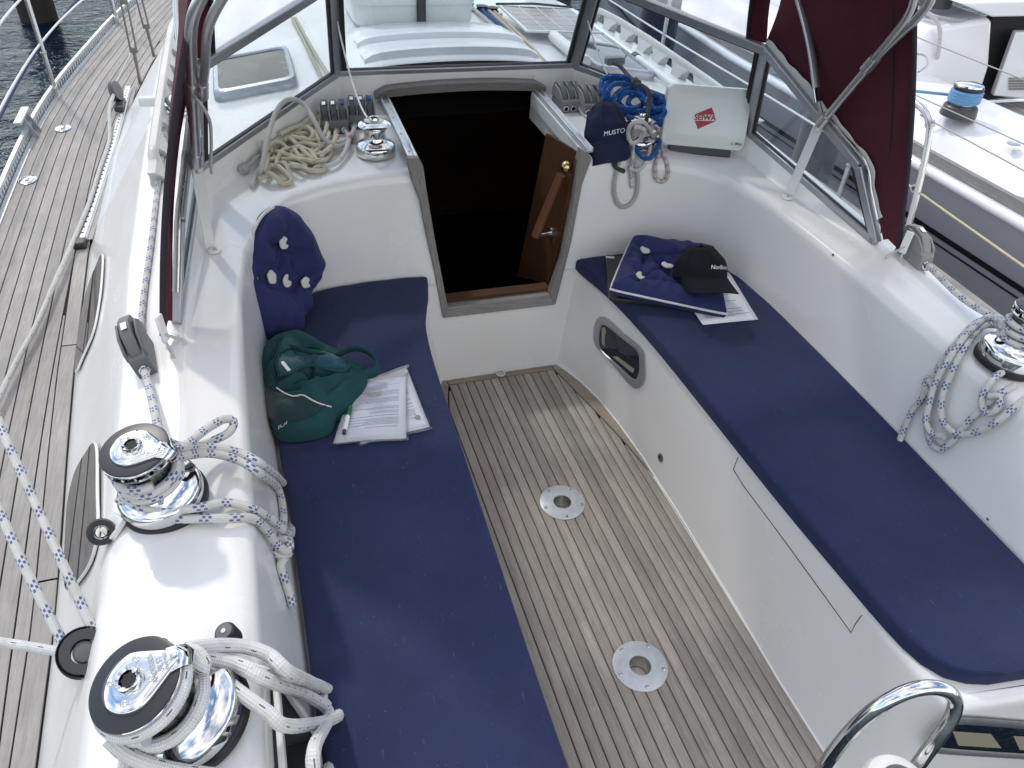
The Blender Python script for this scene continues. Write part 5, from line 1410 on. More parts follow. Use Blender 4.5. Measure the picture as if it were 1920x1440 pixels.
m_ = MB(); m_.add([cx_+hx2*(p.x*1.0)+ux2*(p.y*.9)+nf*.0006 for p in vs_], fs_); m_.build('small_lettering', M['print_grey'], e, smooth=False)

# ================================================================ papers, folder, pen
def paper_mat(name, seed, lines=30, x0=.12, x1=.88, first=.1, last=.9):
    m = mat(name, (0.77,0.78,0.82), 0.55); t = NT(m)
    tcn = t.n('ShaderNodeTexCoord'); sx = t.n('ShaderNodeSeparateXYZ'); t.l(tcn.outputs['UV'], sx.inputs[0]); u, v = sx.outputs[0], sx.outputs[1]
    row = t.math('FLOOR', t.math('MULTIPLY', v, lines)); fr = t.math('FRACT', t.math('MULTIPLY', v, lines))
    wn_ = t.n('ShaderNodeTexWhiteNoise', noise_dimensions='1D'); t.l(t.math('ADD', row, seed), wn_.inputs['W'])
    ln = t.math('MULTIPLY_ADD', wn_.outputs['Value'], (x1-x0)*.75, x0+(x1-x0)*.35)
    keep = t.math('GREATER_THAN', wn_.outputs['Value'], .30)
    band = t.math('LESS_THAN', t.math('ABSOLUTE', t.math('SUBTRACT', fr, .5)), .26)
    xin = t.math('MULTIPLY', t.math('GREATER_THAN', u, x0), t.math('LESS_THAN', u, ln))
    yin = t.math('MULTIPLY', t.math('GREATER_THAN', v, first), t.math('LESS_THAN', v, last))
    cb = t.n('ShaderNodeCombineXYZ'); t.l(t.math('MULTIPLY', u, 130.0), cb.inputs[0]); t.l(row, cb.inputs[1])
    ltr = t.math('GREATER_THAN', t.noise(cb.outputs[0], 1.0, 2, .6), .44)
    mk = t.math('MULTIPLY', t.math('MULTIPLY', t.math('MULTIPLY', band, xin), t.math('MULTIPLY', yin, ltr)), keep)
    t.base(t.mix(t.math('MULTIPLY', mk, .72), (0.77,0.78,0.82), (0.08,0.08,0.11)))
    return m
M['paper_a'] = paper_mat('printed_sheet', 3, 46, first=.18, last=.86)
M['paper_b'] = paper_mat('printed_sheet_folded', 11, 36, first=.08, last=.95)
def sheet(name, c4, material, parent, off, lift=0.0, th=.0012, curl=.004, uvrot=0):
    """c4: four 3d corners, bl br tr tl of the printed page"""
    n = 10; m_ = MB(); rows = []
    for i in range(n+1):
        row = []
        for j in range(n+1):
            p = c4[0].lerp(c4[1], j/n).lerp(c4[3].lerp(c4[2], j/n), i/n)
            row.append(p+V(0,0,lift+curl*(math.sin(3*j/n+1.5*i/n))**2)-off)
        rows.append(row)
    m_.grid(rows); k = 0
    for i in range(n):
        for j in range(n):
            m_.uv[k] = [(j/n,i/n),((j+1)/n,i/n),((j+1)/n,(i+1)/n),(j/n,(i+1)/n)]; k += 1
    o = m_.build(name, material, parent, fix=False)
    so = o.modifiers.new('thickness', 'SOLIDIFY'); so.thickness = th; so.offset = -1
    return o
CT = .5275
a4 = [Z(766,829,CT), Z(620.5,839,CT), Z(660,716,CT), Z(766,702,CT)]     # page lies with its foot towards the companionway
e = empty('document', Z(700,780,CT), 'printed sheets in clear sleeves lying beside the green bag', 'papers'); OFF = Z(700,780,CT)
s2_ = [Z(811,806,CT), Z(672,839,CT), Z(640,730,CT), Z(766,686,CT)]
sheet('rear_sheet', [Z(806,801,CT), Z(676,834,CT), Z(646,732,CT), Z(762,691,CT)], M['paper_a'], e, OFF, .001)
sheet('rear_sleeve', s2_, M['sleeve'], e, OFF, .003)
sheet('front_sheet', [Z(762,825,CT), Z(625,835,CT), Z(662,718,CT), Z(762,706,CT)], M['paper_a'], e, OFF, .0065)
sheet('front_sleeve', a4, M['sleeve'], e, OFF, .0085)
mk = MB(); c_ = Z(783,785,CT)+V(0,0,.0075)-OFF; mk.lathe([(.009,0),(.009,.0003)], 20, Matrix.Translation(c_)); mk.build('stamp', M['grey_light'], e)
p0, p1 = Z(645,811,CT+.018), Z(656,763,CT+.018)
e = empty('marker_pen', (p0+p1)/2, 'white marker pen with a green cap lying on the sheets', 'pen'); OFF = (p0+p1)/2; dd = (p1-p0).normalized()
m_ = MB(); m_.tube([p0-OFF+dd*.01, p0.lerp(p1,.62)-OFF], .0075, 14); m_.build('barrel', M['print_white'], e)
M['pen_green'] = mat('green_plastic', (0.01,0.12,0.045), 0.35)
m_ = MB(); m_.tube([p0.lerp(p1,.62)-OFF, p1-OFF], .0083, 14); m_.build('cap', M['pen_green'], e)
m_ = MB(); m_.tube([p0-OFF-dd*.004, p0-OFF+dd*.01], .0055, 12); m_.build('end_plug', M['grey_dark'], e)
e = empty('folder', Z(1230,530,.523), 'flat black folder pressed under the tufted pillow', 'folder'); OFF = Z(1230,530,.523)
m_ = MB(); m_.prism([p-OFF for p in rect_round([Z(1141,565,.523), Z(1322,584,.523), Z(1345,505,.523), Z(1134,483,.523)], .02, 4)], (0,0,.016)); m_.build('cover', M['black'], e, bevel=.003)
m_ = MB(); m_.bar(Z(1136,482,.541)-OFF, Z(1152,483,.541)-OFF, .012, .003); m_.build('label_strip', M['paper_edge'], e)
e = empty('document', Z(1360,570,.525), 'printed sheets poking out under the black cap and tufted pillow', 'papers'); OFF = Z(1360,570,.525)
cS4 = [Z(1316,608,.527), Z(1419,598,.527), Z(1366,512,.527), Z(1262,528,.527)]
sheet('under_sheet', [p+V(.004,-.004,0) for p in cS4], M['paper_edge'], e, OFF, .0, curl=.001)
sheet('top_sheet', cS4, M['paper_b'], e, OFF, .003, curl=.002)

# ================================================================ slumped green bag
bz = .528
outl = [(489,668),(505,645),(530,632),(556,624),(585,636),(618,650),(645,664),(668,684),(688,700),(682,722),(664,742),(650,762),(630,776),(618,800),(580,812),(535,815),(515,806),(503,780),(494,740),(488,700)]
OB = [Z(u, v, bz+.03) for u, v in outl]
O = spline(OB, .008, closed=True); n = len(O); c = Z(575,725,bz+.03)
rb = random.Random(12); ph = [rb.uniform(0,6) for _ in range(8)]
BCR = []
for _ in range(22):
    a = c+V(rb.uniform(-.15,.15), rb.uniform(-.14,.14), 0); t_ = rb.uniform(0, 3.14); L_ = rb.uniform(.08,.2)
    BCR.append((a, a+V(math.cos(t_)*L_, math.sin(t_)*L_, 0), rb.uniform(.022,.05)))
def bag_crease(p):
    d = 0.0
    for a, b, w in BCR:
        ab = b-a; t = max(0, min(1, (p-a).dot(ab)/ab.length_squared)); e_ = p-(a+ab*t); e_.z = 0
        d = max(d, w*math.exp(-e_.length/.010)*math.sin(math.pi*min(1, t+.12))**.5 if t < .88 else 0)
    return d
def bag_h(p, s_):
    r_ = p-c
    base = .088*max(0, 1-s_**2.4)**.6
    base += .022*(abs(math.sin(r_.x*21+r_.y*14+ph[0]))-.5)*(1-s_**3)+.018*(abs(math.sin(r_.y*30-r_.x*12+ph[1]+2*math.sin(r_.x*9)))-.5)*(1-s_**2)+.010*(abs(math.sin(r_.x*48+ph[2]+r_.y*30))-.5)*(1-s_)
    d = (p-Z(600,672,bz+.03)); d.z = 0; base -= .075*math.exp(-((d.x/.075)**2+(d.y/.055)**2))
    return max(base-bag_crease(p)*(1-s_**3), .004)
K = 44; rows = []
for i in range(K+1):
    s_ = max(i/K, .004); rows.append([c.lerp(p, s_)+V(0,0,bag_h(c.lerp(p, s_), i/K)) for p in O])
bag = empty('tote_bag', V(c.x,c.y,bz), 'slumped dark green canvas bag with open top and strap handles', 'bag'); BO = V(c.x,c.y,bz)
m_ = MB(); m_.grid(rows, closed=True); m_.grid([rows[-1], [p+V(0,0,-.03-(p.z-(bz+.03))*1.0) for p in rows[-1]]], closed=True); m_.add(rows[0], [tuple(range(n))])
m_.build('body', M['bag'], bag, angle=80, merge=True, M=Matrix.Translation(-BO))
BB = BVHTree.FromPolygons(m_.v, m_.f)
def bh(u, v, l_=.003): return hit(u, v, l_, BB) if BB.ray_cast(CAM, ray(u, v).normalized())[0] is not None else Z(u, v, bz+.03)
def patch(name, px, material, lift, parent, nsub=10):
    """a cloth patch that follows the bag: fan grid from its centre"""
    P = [(u, v) for u, v in px]; L = []
    for (a, b), (c2, d2) in zip(P, P[1:]+P[:1]):
        for k in range(4): L.append((lerp(a, c2, k/4), lerp(b, d2, k/4)))
    cu, cv = sum(u for u, v in P)/len(P), sum(v for u, v in P)/len(P)
    g = [[bh(lerp(cu, u, max(.01, i/nsub)), lerp(cv, v, max(.01, i/nsub)), lift)-BO for u, v in L] for i in range(nsub+1)]
    q = MB(); q.grid(g, closed=True); return q.build(name, material, parent, angle=80)
patch('dark_panel', [(490,722),(520,735),(545,742),(585,748),(612,760),(590,778),(560,788),(530,795),(505,782),(497,752)], M['bag_dark'], .004, bag)
patch('opening', [(527,664),(555,652),(590,652),(628,666),(652,684),(640,698),(610,690),(575,686),(545,700),(528,704),(522,684)], M['bag_in'], .003, bag)
m_ = MB(); m_.tube([p-BO for p in spline([bh(u,v,.006) for u,v in ((522,728),(535,738),(552,744),(568,742),(585,752),(600,758),(618,764))], .008)], .0022, 6); m_.build('trim', M['piping'], bag)
def ribbon(name, pts, w, material, parent, off, up=V(0,0,1)):
    P = spline(pts, .01); q = MB(); r_ = []
    for i, p in enumerate(P):
        t = (P[min(i+1,len(P)-1)]-P[max(i-1,0)]).normalized(); x = t.cross(up).normalized(); x = (x*.35+up*.93).normalized()
        r_.append([p-x*w/2-off, p+x*w/2-off])
    q.grid(r_); o = q.build(name, material, parent, fix=False); so = o.modifiers.new('thickness', 'SOLIDIFY'); so.thickness = .004; return o
ribbon('handle', [Z(628,668,bz+.09), Z(650,656,bz+.10), Z(672,652,bz+.105), Z(695,662,bz+.09), Z(709,680,bz+.07), Z(706,696,bz+.05), Z(688,702,bz+.045), Z(668,706,bz+.05)], .034, M['bag'], bag, BO)
ribbon('handle', [bh(545,648,.0), Z(572,656,bz+.135), Z(604,664,bz+.125), Z(634,674,bz+.10)], .03, M['bag'], bag, BO)
rim_ = MB(); rim_.tube([p-BO for p in spline([bh(u,v,.004) for u,v in ((527,664),(555,652),(590,652),(628,666),(652,684),(640,698),(610,690),(575,686),(545,700),(528,704),(522,684))], .01, closed=True)], .005, 6); rim_.build('rim', M['bag'], bag)
m_ = MB(); m_.tube([bh(533,682,.008)-BO, bh(545,698,.008)-BO], .006, 5); m_.build('inner_tag', M['print_white'], bag)
vs_, fs_ = text_mesh('IOI', .026, bold=.0003); m_ = MB(); a_, b_ = bh(522,806,.006), bh(543,792,.006)
xx = (b_-a_).normalized(); yy = V(0,0,1).cross(xx).normalized(); m_.add([(a_+b_)/2+xx*p.x+yy*p.y+V(0,0,.006)-BO for p in vs_], fs_); m_.build('lettering', M['piping'], bag, smooth=False)

# ================================================================ starboard winch rope and coil
pcS = on_deck(1.235,1.80)+V(0,-.07,.024)
rope('winch_sheet', [pcS+V(0,.03,0), pcS, Z(1800,556,.875), Z(1850,588,.885), Z(1880,600,.905)]+helix(WS, axS, .0475+RB, .085, .135, 2.2, a0=2.4), RB, M['rope_blue'], label='blue-flecked rope from the right coaming clutch to the right-hand winch')
def HC(*px, lift=RB*1.1): return [hit(u, v, lift) for u, v in px]
rope('winch_sheet_tail', [WS+V(-.05,.03,.12), Z(1872,602,.90)]+HC((1830,612),(1796,645),(1768,690),(1755,735),(1746,785),(1752,826),(1770,842),(1796,824),(1826,788), lift=.018)+HC((1850,762),(1876,742),(1900,728)), RB, M['rope_blue'], label='outermost blue-flecked bight hanging from the right-hand winch')
rope('winch_sheet_tail', [WS+V(-.055,.01,.11), Z(1876,612,.895)]+HC((1835,628),(1806,668),(1786,725),(1778,768),(1786,796),(1812,814),(1850,808),(1885,788),(1925,756), lift=.030), RB, M['rope_blue'], label='inner blue-flecked bight hanging from the right-hand winch')
rope('winch_sheet_tail', [Z(1880,606,.895)]+HC((1838,618),(1800,660),(1775,715),(1762,760),(1756,790),(1768,812),(1790,818), lift=.044), RB, M['rope_blue'], label='third blue-flecked strand in the middle of the right-hand coil')
rope('winch_sheet_tail', HC((1752,706),(1744,722),(1752,738),(1760,728),(1748,712),(1740,745),(1722,768),(1708,796),(1694,832), lift=.022), RB, M['rope_blue'], label='whipped blue-flecked rope end touching the right-hand cushion edge')
rope('winch_sheet_tail', HC((1922,690),(1888,702),(1862,722),(1852,750),(1862,774),(1880,768),(1884,748),(1866,742), lift=.026), RB, M['rope_blue'], label='small curled blue-flecked bight below the right-hand winch')

# ================================================================ portlights in the seat front and coaming
def ring_light(name, label, outer, inner, lift=.006, items=None, frame_mat='alu', cat='portlight', flat=None):
    hit = globals()['hit']
    if flat:
        fl0, fn = hitn(*flat)
        def hit(u, v, l_=0.0): return PLN(u, v, fl0+fn*(l_+.002), fn)
    Oo = spline([V(u, v, 0) for u, v in outer], 3, closed=True); Ii = spline([V(u, v, 0) for u, v in inner], 3, closed=True)
    N = 48
    def rs(P):
        cx_ = sum(p.x for p in P)/len(P); cy_ = sum(p.y for p in P)/len(P)
        L = [0.0]
        Q = P+[P[0]]
        for a, b in zip(Q, Q[1:]): L.append(L[-1]+(b-a).length)
        out_ = []
        for k in range(N):
            d = L[-1]*k/N
            for j in range(len(P)):
                if L[j+1] >= d: out_.append(Q[j].lerp(Q[j+1], (d-L[j])/max(1e-9, L[j+1]-L[j]))); break
        return out_
    Oo, Ii = rs(Oo), rs(Ii)
    j0 = min(range(N), key=lambda j: (Ii[j]-Oo[0]).length); Ii = Ii[j0:]+Ii[:j0]
    if (Ii[6]-Oo[6]).length > (Ii[-6]-Oo[6]).length: Ii = [Ii[0]]+Ii[:0:-1]
    base = hit(sum(p.x for p in Oo)/N, sum(p.y for p in Oo)/N, 0)
    e = empty(name, base, label, cat)
    A = [hit(p.x, p.y, 0)-base for p in Oo]; A2 = [hit(p.x, p.y, lift)-base for p in Oo]; mid = [hit((p.x+q.x)/2, (p.y+q.y)/2, lift*1.7)-base for p, q in zip(Oo, Ii)]
    B2 = [hit(p.x, p.y, lift)-base for p in Ii]; B = [hit(p.x, p.y, .001)-base for p in Ii]
    m_ = MB(); m_.grid([A, A2, mid, B2, B], closed=True); m_.build('frame', M[frame_mat], e, angle=60)
    pm = MB(); cpt = sum(B, Vector())/N; pm.grid([[p+(A2[i]-A[i])*.35 for i, p in enumerate(B)], [cpt.lerp(p, .02)+(A2[i]-A[i])*.35 for i, p in enumerate(B)]], closed=True); pm.build('pane', M['smoke'], e, smooth=False)
    for px in (items or []):
        q = MB(); q.add([hit(u, v, .0052)-base for u, v in px], [tuple(range(len(px)))]); q.build('blind', M['beige'], e, smooth=False)
    return e
M['beige'] = mat('beige_lining', (0.30,0.27,0.20), 0.7)
ring_light('seat_portlight', 'oval aluminium portlight in the seat front below the tufted pillow', [(1122,597),(1139,596),(1172,626),(1206,656),(1211,685),(1210,713),(1200,727),(1186,724),(1150,682),(1118,647),(1115,621)], [(1129,612),(1139,611),(1170,636),(1197,659),(1201,680),(1200,699),(1191,711),(1160,684),(1130,656),(1125,640)],
   items=[[(1130,614),(1137,614),(1140,640),(1147,656),(1143,658),(1130,644)], [(1150,668),(1160,668),(1192,692),(1188,699),(1181,694)]])
ring_light('seat_portlight', 'long oval portlight in the seat end behind the steel grab loop', [(1778,1350),(1812,1345),(1920,1353),(2010,1362),(2040,1395),(2010,1430),(1920,1424),(1756,1413),(1738,1402),(1745,1385)], [(1782,1366),(1802,1359),(1920,1367),(2005,1374),(2022,1396),(2000,1416),(1920,1413),(1768,1402),(1758,1392)],
   items=[[(1786,1371),(1858,1376),(1878,1403),(1797,1398)], [(1900,1380),(1950,1382),(1962,1410),(1912,1406)]], flat=(1860,1388))
# mirror-dark side windows in the outer face of the port coaming
def side_window(label, px):
    P = [hit(u, v, .005) for u, v in px]; base = sum(P, Vector())/len(P)
    nn = sum(((P[i]-base).cross(P[(i+1) % len(P)]-base) for i in range(len(P))), Vector()).normalized()
    if nn.dot(CAM-base) < 0: nn = -nn
    Q = spline([p-nn*(p-base).dot(nn) for p in P], .02, closed=True)
    e = empty('coaming_window', base, label, 'window')
    m_ = MB(); m_.prism([p-base+nn*.003 for p in Q], nn*.004); m_.build('pane', M['mirror_pane'], e, smooth=False)
    m_ = MB(); m_.tube([p-base+nn*.003 for p in Q+[Q[0]]], .004, 6); m_.build('seal', M['gel'], e)
side_window('dark reflective window in the port coaming nearer the turning block', [(188,836),(190,930),(189,1000),(176,1055),(150,1096),(136,1106),(131,1080),(132,1010),(134,945),(146,890),(168,852)])
side_window('dark reflective window in the port coaming nearer the hood', [(197,480),(195,530),(190,570),(180,622),(160,672),(148,698),(150,655),(158,590),(170,540),(184,505)])
# locker lid outline in the starboard seat front, drain, snap studs
m_ = MB()
m_.tube([hit(u, v, .0006) for u, v in ((1396,845),(1384,858),(1375,880),(1395,912),(1425,952),(1455,992),(1490,1040),(1530,1095),(1570,1150),(1596,1186),(1604,1170),(1614,1156),(1630,1146))], .0011, 5)
tag(m_.build('locker_lid_gap', M['caulk'], moulding))
l_, n_ = hitn(1239,858)
e = empty('drain_fitting', l_, 'small round black drain fitting low in the right seat front', 'fitting'); Fq = frame(n_).to_4x4()
m_ = MB(); m_.lathe([(.017,0),(.017,.004),(.011,.006),(.009,.002)], 24, Fq, cap=False); m_.build('flange', M['grey_plastic'], e)
m_ = MB(); m_.lathe([(.0095,.0),(.0095,.003)], 20, Fq); m_.build('hole', M['dark_void'], e)
for u, v, lab in ((1853,973,'tiny stud in the right seat back below the rope coil'), (1562,478,'tiny dark stud in the right seat back near the hood strut')):
    l_, n_ = hitn(u, v); m_ = MB(); m_.lathe([(.0042,0),(.0042,.002),(.002,.003)], 14, Matrix.Translation(l_) @ frame(n_).to_4x4()); tag(m_.build('snap_stud', M['steel'] if u > 1700 else M['grey_dark']), lab, 'stud')

# ================================================================ steel grab loop and compass in the bottom right corner
gl = [Y(1490,1550,.45), Y(1532,1455,.45), Y(1578,1388,.45), Y(1635,1330,.45), Y(1700,1294,.445), Y(1756,1286,.435), Y(1792,1304,.42), Y(1790,1338,.405), Y(1762,1378,.395), Y(1725,1428,.388), Y(1690,1478,.383), Y(1640,1552,.378)]
for _ in range(3):                                            # round the bends
    gl = [gl[0]]+[q for a_, b_ in zip(gl, gl[1:]) for q in (a_.lerp(b_, .25), a_.lerp(b_, .75))]+[gl[-1]]
tag(MB().tube(gl, .0132, 24).build('grab_loop', M['chrome'], angle=80), 'polished steel grab loop in the bottom right corner', 'grab rail')
cx_ = Y(1692,1470,.36)
e = empty('compass', cx_-V(0,0,.113), 'white compass housing peeking in at the bottom right edge', 'compass')
m_ = MB(); m_.lathe([(.05,0),(.062,.05),(.064,.09),(.058,.104),(.045,.112),(.02,.114)], 40); m_.build('housing', M['white_plastic'], e)
m_ = MB(); m_.lathe([(.036,.111),(.034,.117),(.030,.117),(.028,.112)], 32, cap=False); m_.build('bezel', M['grey_plastic'], e)

# ================================================================ port side deck
def D(u, v, dz=0.0): return Z(u, v, DECK_Z+dz)
def DS(x, y, dz=0.0): return V(-.864+(x+.864)*KD, y*KD, DECK_Z+dz)
track_pts = [DS(-1.578,2.92,.002), DS(-1.556,3.5,.002), DS(-1.545,3.9,.002), DS(-1.534,4.7,.002)]
tp = spline(track_pts, .05)
e = empty('genoa_track', DS(-1.55,3.8,.002), 'perforated aluminium sheet track along the teak beside the coaming', 'track'); TO = DS(-1.55,3.8,.002)
m_ = MB(); m_.grid([[p+V(-.018,0,0)-TO, p+V(-.018,0,.006)-TO, p+V(-.009,0,.010)-TO, p+V(-.013,0,.020)-TO, p+V(.013,0,.020)-TO, p+V(.009,0,.010)-TO, p+V(.018,0,.006)-TO, p+V(.018,0,0)-TO] for p in tp]); m_.build('extrusion', M['alu_light'], e, angle=30)
hl = MB(); y = track_pts[0].y+.06
while y < track_pts[-1].y-.05:
    x = interp([(p.y, p.x) for p in tp], y); hl.lathe([(.0055,0),(.0055,.0008)], 10, Matrix.Translation(V(x,y,DECK_Z+.0225)-TO)); y += .05
h_ = hl.build('pin_holes', M['dark_void'], e); h_['kind'] = 'stuff'
m_ = MB(); m_.box(track_pts[0]+V(0,-.025,.014)-TO, (.05,.06,.03)); m_.build('end_stop', M['black'], e, bevel=.007)
m_ = MB(); m_.grid([[p+V(.026,0,.001)-TO, p+V(.026,0,.016)-TO, p+V(.044,0,.016)-TO, p+V(.044,0,.001)-TO] for p in tp]); m_.build('timber_pad', M['teak_deck'], e, angle=30)
cx_ = DS(-1.545,4.36,.025)
e = empty('sheet_car', cx_, 'dark sheet lead car with grey sheave on the deck track', 'block')
m_ = MB(); m_.box((0,0,.012), (.05,.16,.03)); m_.build('slider', M['grey_dark'], e, bevel=.006)
m_ = MB(); m_.lathe([(.052,-.016),(.054,-.012),(.045,0),(.054,.012),(.052,.016)], 30, Matrix.Translation(V(-.012,.05,.075)) @ frame((1,-.25,.25)).to_4x4()); m_.build('sheave', M['grey_plastic'], e)
m_ = MB(); m_.bar(V(-.03,.05,.02), V(-.04,.05,.08), .05, .006, up=(1,0,0)); m_.build('cheek', M['grey_dark'], e, bevel=.002)
rope('jib_sheet', [DS(-1.56,4.40,.10), DS(-1.575,4.2,.07)]+[D(u,v,.03) for u,v in ((205,262),(186,320),(168,378),(140,446),(105,525),(70,606),(30,680),(0,742),(-40,830))], .0095, M['rope_lgrey'], label='pale rope leading aft from the sheet car along the teak side deck')
# stanchions and lifelines
def stanchion(x, y, h, label, s, lean=0.0):
    e = empty('stanchion', (x, y, DECK_Z), label, 'stanchion', 'stanchions along the gunwales')
    m_ = MB(); m_.box((0,0,.03), (.03,.07,.06)); m_.build('socket', M['steel_dull'], e, bevel=.006)
    m_ = MB(); m_.tube([V(0,0,.03), V(lean*.5,0,.35), V(lean,0,h)], .0135, 14); m_.build('post', M['steel'], e)
    m_ = MB(); m_.lathe([(.016,0),(.018,.006),(.016,.012)], 14, Matrix.Translation(V(lean*.4,0,.24))); m_.build('mid_eye', M['steel_dull'], e)
    return e
sp = [(-1.885,2.95),(-1.885,4.644),(-1.70,6.09)]
sA = DS(-1.885,4.644); stanchion(sA.x,sA.y,.85,'steel stanchion on the gunwale above the bare toe rail bracket', -1)
sB = DS(-1.70,6.09); stanchion(sB.x,sB.y,.85,'steel stanchion on the gunwale farther forward near the shrouds', -1)
for z, lab, mt, r_ in ((.745,'lower white lifeline along the port gunwale','white_line',.006),(1.0,'upper white lifeline along the port gunwale','white_line',.006)):
    rope('lifeline', [V(sA.x+.05,1.3,z), V(sA.x,3.2,z), V(sA.x,sA.y,z), V(sB.x,sB.y,z), V(-1.3,8.8,z+.02)], r_, M[mt], label=lab, cat='lifeline')
rope('dock_line', [V(sA.x+.03,1.3,.69), V(sA.x-.02,3.2,.69), V(sA.x-.02,sA.y,.715), V(sB.x-.02,sB.y,.78), V(-1.4,8.3,.85)], .006, M['rope_navy'], label='dark blue line running under the port lifeline')
e = empty('toe_rail_bracket', DS(-1.935,4.08), 'aluminium T bracket standing on the port toe rail', 'bracket'); e.scale = (.75,.75,.75)
m_ = MB(); m_.bar(V(0,-.16,.14), V(.0,.16,.14), .05, .022); m_.build('top_plate', M['alu_light'], e, bevel=.004)
for y in (-.05,.07):
    m_ = MB(); m_.bar(V(.0,y,.14), V(.055,y,.0), .05, .012, up=(0,1,0)); m_.build('leg', M['alu'], e, bevel=.002)
for u, v, lab in ((118,241,'oval chrome filler cap on the teak nearer the stanchion'), (52,338,'oval chrome filler cap on the covering board at the left edge')):
    p = D(u, v, .002); e = empty('deck_filler', p, lab, 'filler cap')
    m_ = MB(); m_.lathe([(.038,0),(.040,.003),(.034,.005),(.012,.006)], 32, Matrix.Scale(1.35,4,V(0,1,0))); m_.build('flange', M['chrome'], e)
    m_ = MB(); m_.box((0,0,.008), (.014,.036,.006)); m_.build('key_bar', M['steel_dull'], e, bevel=.002)
# rigging screws
def rig(base, top, label):
    e = empty('rigging_screw', base, label, 'turnbuckle', 'shroud turnbuckles'); d = (top-base).normalized()
    def at_(q): return d*q
    m_ = MB(); m_.bar(at_(-.02), at_(.07), .036, .014, up=(1,0,0)); m_.build('toggle', M['bronze'], e, bevel=.004)
    for q0, q1 in ((.05,.16),(.40,.50)):
        m_ = MB(); m_.tube([at_(q0), at_(q1)], .010, 12); m_.build('screw_rod', M['bronze'], e)
    for s in (-1,1):
        m_ = MB(); m_.bar(at_(.14)+V(s*.017,0,0), at_(.42)+V(s*.017,0,0), .010, .022, up=(0,1,0)); m_.build('body_side', M['bronze'], e, bevel=.003)
    for q in (.145,.415):
        m_ = MB(); m_.box(at_(q), (.044,.024,.03)); m_.build('body_end', M['bronze'], e, bevel=.004)
    m_ = MB(); m_.tube([at_(.48), at_(2.2)], .0085, 10); m_.build('wire', M['wire'], e)
    m_ = MB(); m_.box(at_(-.03), (.016,.05,.06)); m_.build('chainplate', M['bronze'], e, bevel=.003)
b1_ = D(260,140,.05); b2_ = D(285,90,.05)
rig(b1_, b1_+V(.03,.05,1), 'shroud turnbuckle standing on deck nearer the camera')
rig(b2_, b2_+V(-.02,-.14,1), 'shroud turnbuckle farther forward, leaning aft')
rope('tack_line', [DS(-1.56,4.40,.12), Z(250,80,.60), Z(262,-40,.85)], .005, M['rope_lgrey'], label='thin pale line rising from the sheet car')

# ================================================================ coachroof handrails
def handrail(s, y0, y1, label, nfeet):
    e = empty('handrail', (s*1.25, (y0+y1)/2, .9), label, 'handrail'); OFF = V(s*1.25, (y0+y1)/2, .9)
    P = []
    for k in range(41):
        y = lerp(y0, y1, k/40); x = interp(EXT_X, y)-.05; l_ = on_deck(s*x, y); P.append(V(s*x, y, l_.z))
    hgt = .088; top = MB(); rows = []
    for k, p in enumerate(P):
        q = min(k, 40-k)/40; hh = hgt*min(1, .25+q*14)
        rows.append([p+V(-s*.014,0,hh-.026)-OFF, p+V(-s*.017,0,hh-.01)-OFF, p+V(-s*.010,0,hh)-OFF, p+V(s*.010,0,hh)-OFF, p+V(s*.019,0,hh-.01)-OFF, p+V(s*.017,0,hh-.026)-OFF])
    top.grid(rows, closed=True); top.add(rows[0], [(0,1,2,3,4,5)]); top.add(rows[-1], [(5,4,3,2,1,0)])
    top.build('rail_top', M['handrail'], e, angle=50)
    for j in range(nfeet):
        k = int(1+38*j/(nfeet-1)); p = P[k]; ft = MB()
        pr = [(-.10,.066),(-.055,.035),(-.035,-.004),(.035,-.004),(.055,.035),(.10,.066)]
        ft.grid([[p+V(-s*(.012+.030*(.066-zz)/.07), yy, zz)-OFF for yy, zz in pr], [p+V(s*.015, yy, zz)-OFF for yy, zz in pr]], closed=True); ft.add([p+V(-s*(.012+.030*(.066-zz)/.07), yy, zz)-OFF for yy, zz in pr], [(0,1,2,3,4,5)]); ft.build('foot', M['handrail'], e, bevel=.003)
    return e
M['handrail'] = gelcoat('weathered_rail_paint', (0.52,0.515,0.49), (0.30,0.28,0.25), 1.0, 0.55)
handrail(-1, 2.78, 4.72, 'scalloped white handrail along the port cabin edge', 9)
handrail(1, 2.9, 4.75, 'scalloped white handrail along the starboard cabin edge', 9)
# chrome mushroom vent by the port hood edge
l_, n_ = hitn(345, 205)
e = empty('mushroom_vent', l_, 'domed chrome vent on the port cabin top behind the hood edge', 'vent')
m_ = MB(); m_.lathe([(.078,0),(.08,.006),(.074,.012),(.06,.014),(.06,.028),(.074,.030),(.066,.046),(.045,.058),(.02,.064),(.003,.065)], 44, cap=False); m_.build('dome', M['chrome'], e)
m_ = MB(); m_.bar(V(-.17,.06,.02), V(-.06,.02,.03), .03, .04); m_.build('guard', M['white_paint'], e, bevel=.01)
# control line along the coaming to the clutch
pc1 = CLU.matrix_world @ V(0,.064,.022)
rope('furling_line', [pc1]+[hit(u, v, .010) for u, v in ((268,600),(277,540),(288,460),(297,380),(306,300),(314,230),(320,170),(326,120),(332,80))], .0088, M['rope_blue'], label='blue-flecked line running forward along the port cabin edge')

# ================================================================ cabin top forward of the screen
def rh(u, v, l_=0.0): return hit(u, v, l_, ROOFBV)
ROOFBV = bvh_of(roof, moulding)
def roofz(x, y): 
    l_, *_ = GROUND.ray_cast(V(x, y, 1.6), V(0,0,-1)); return l_.z
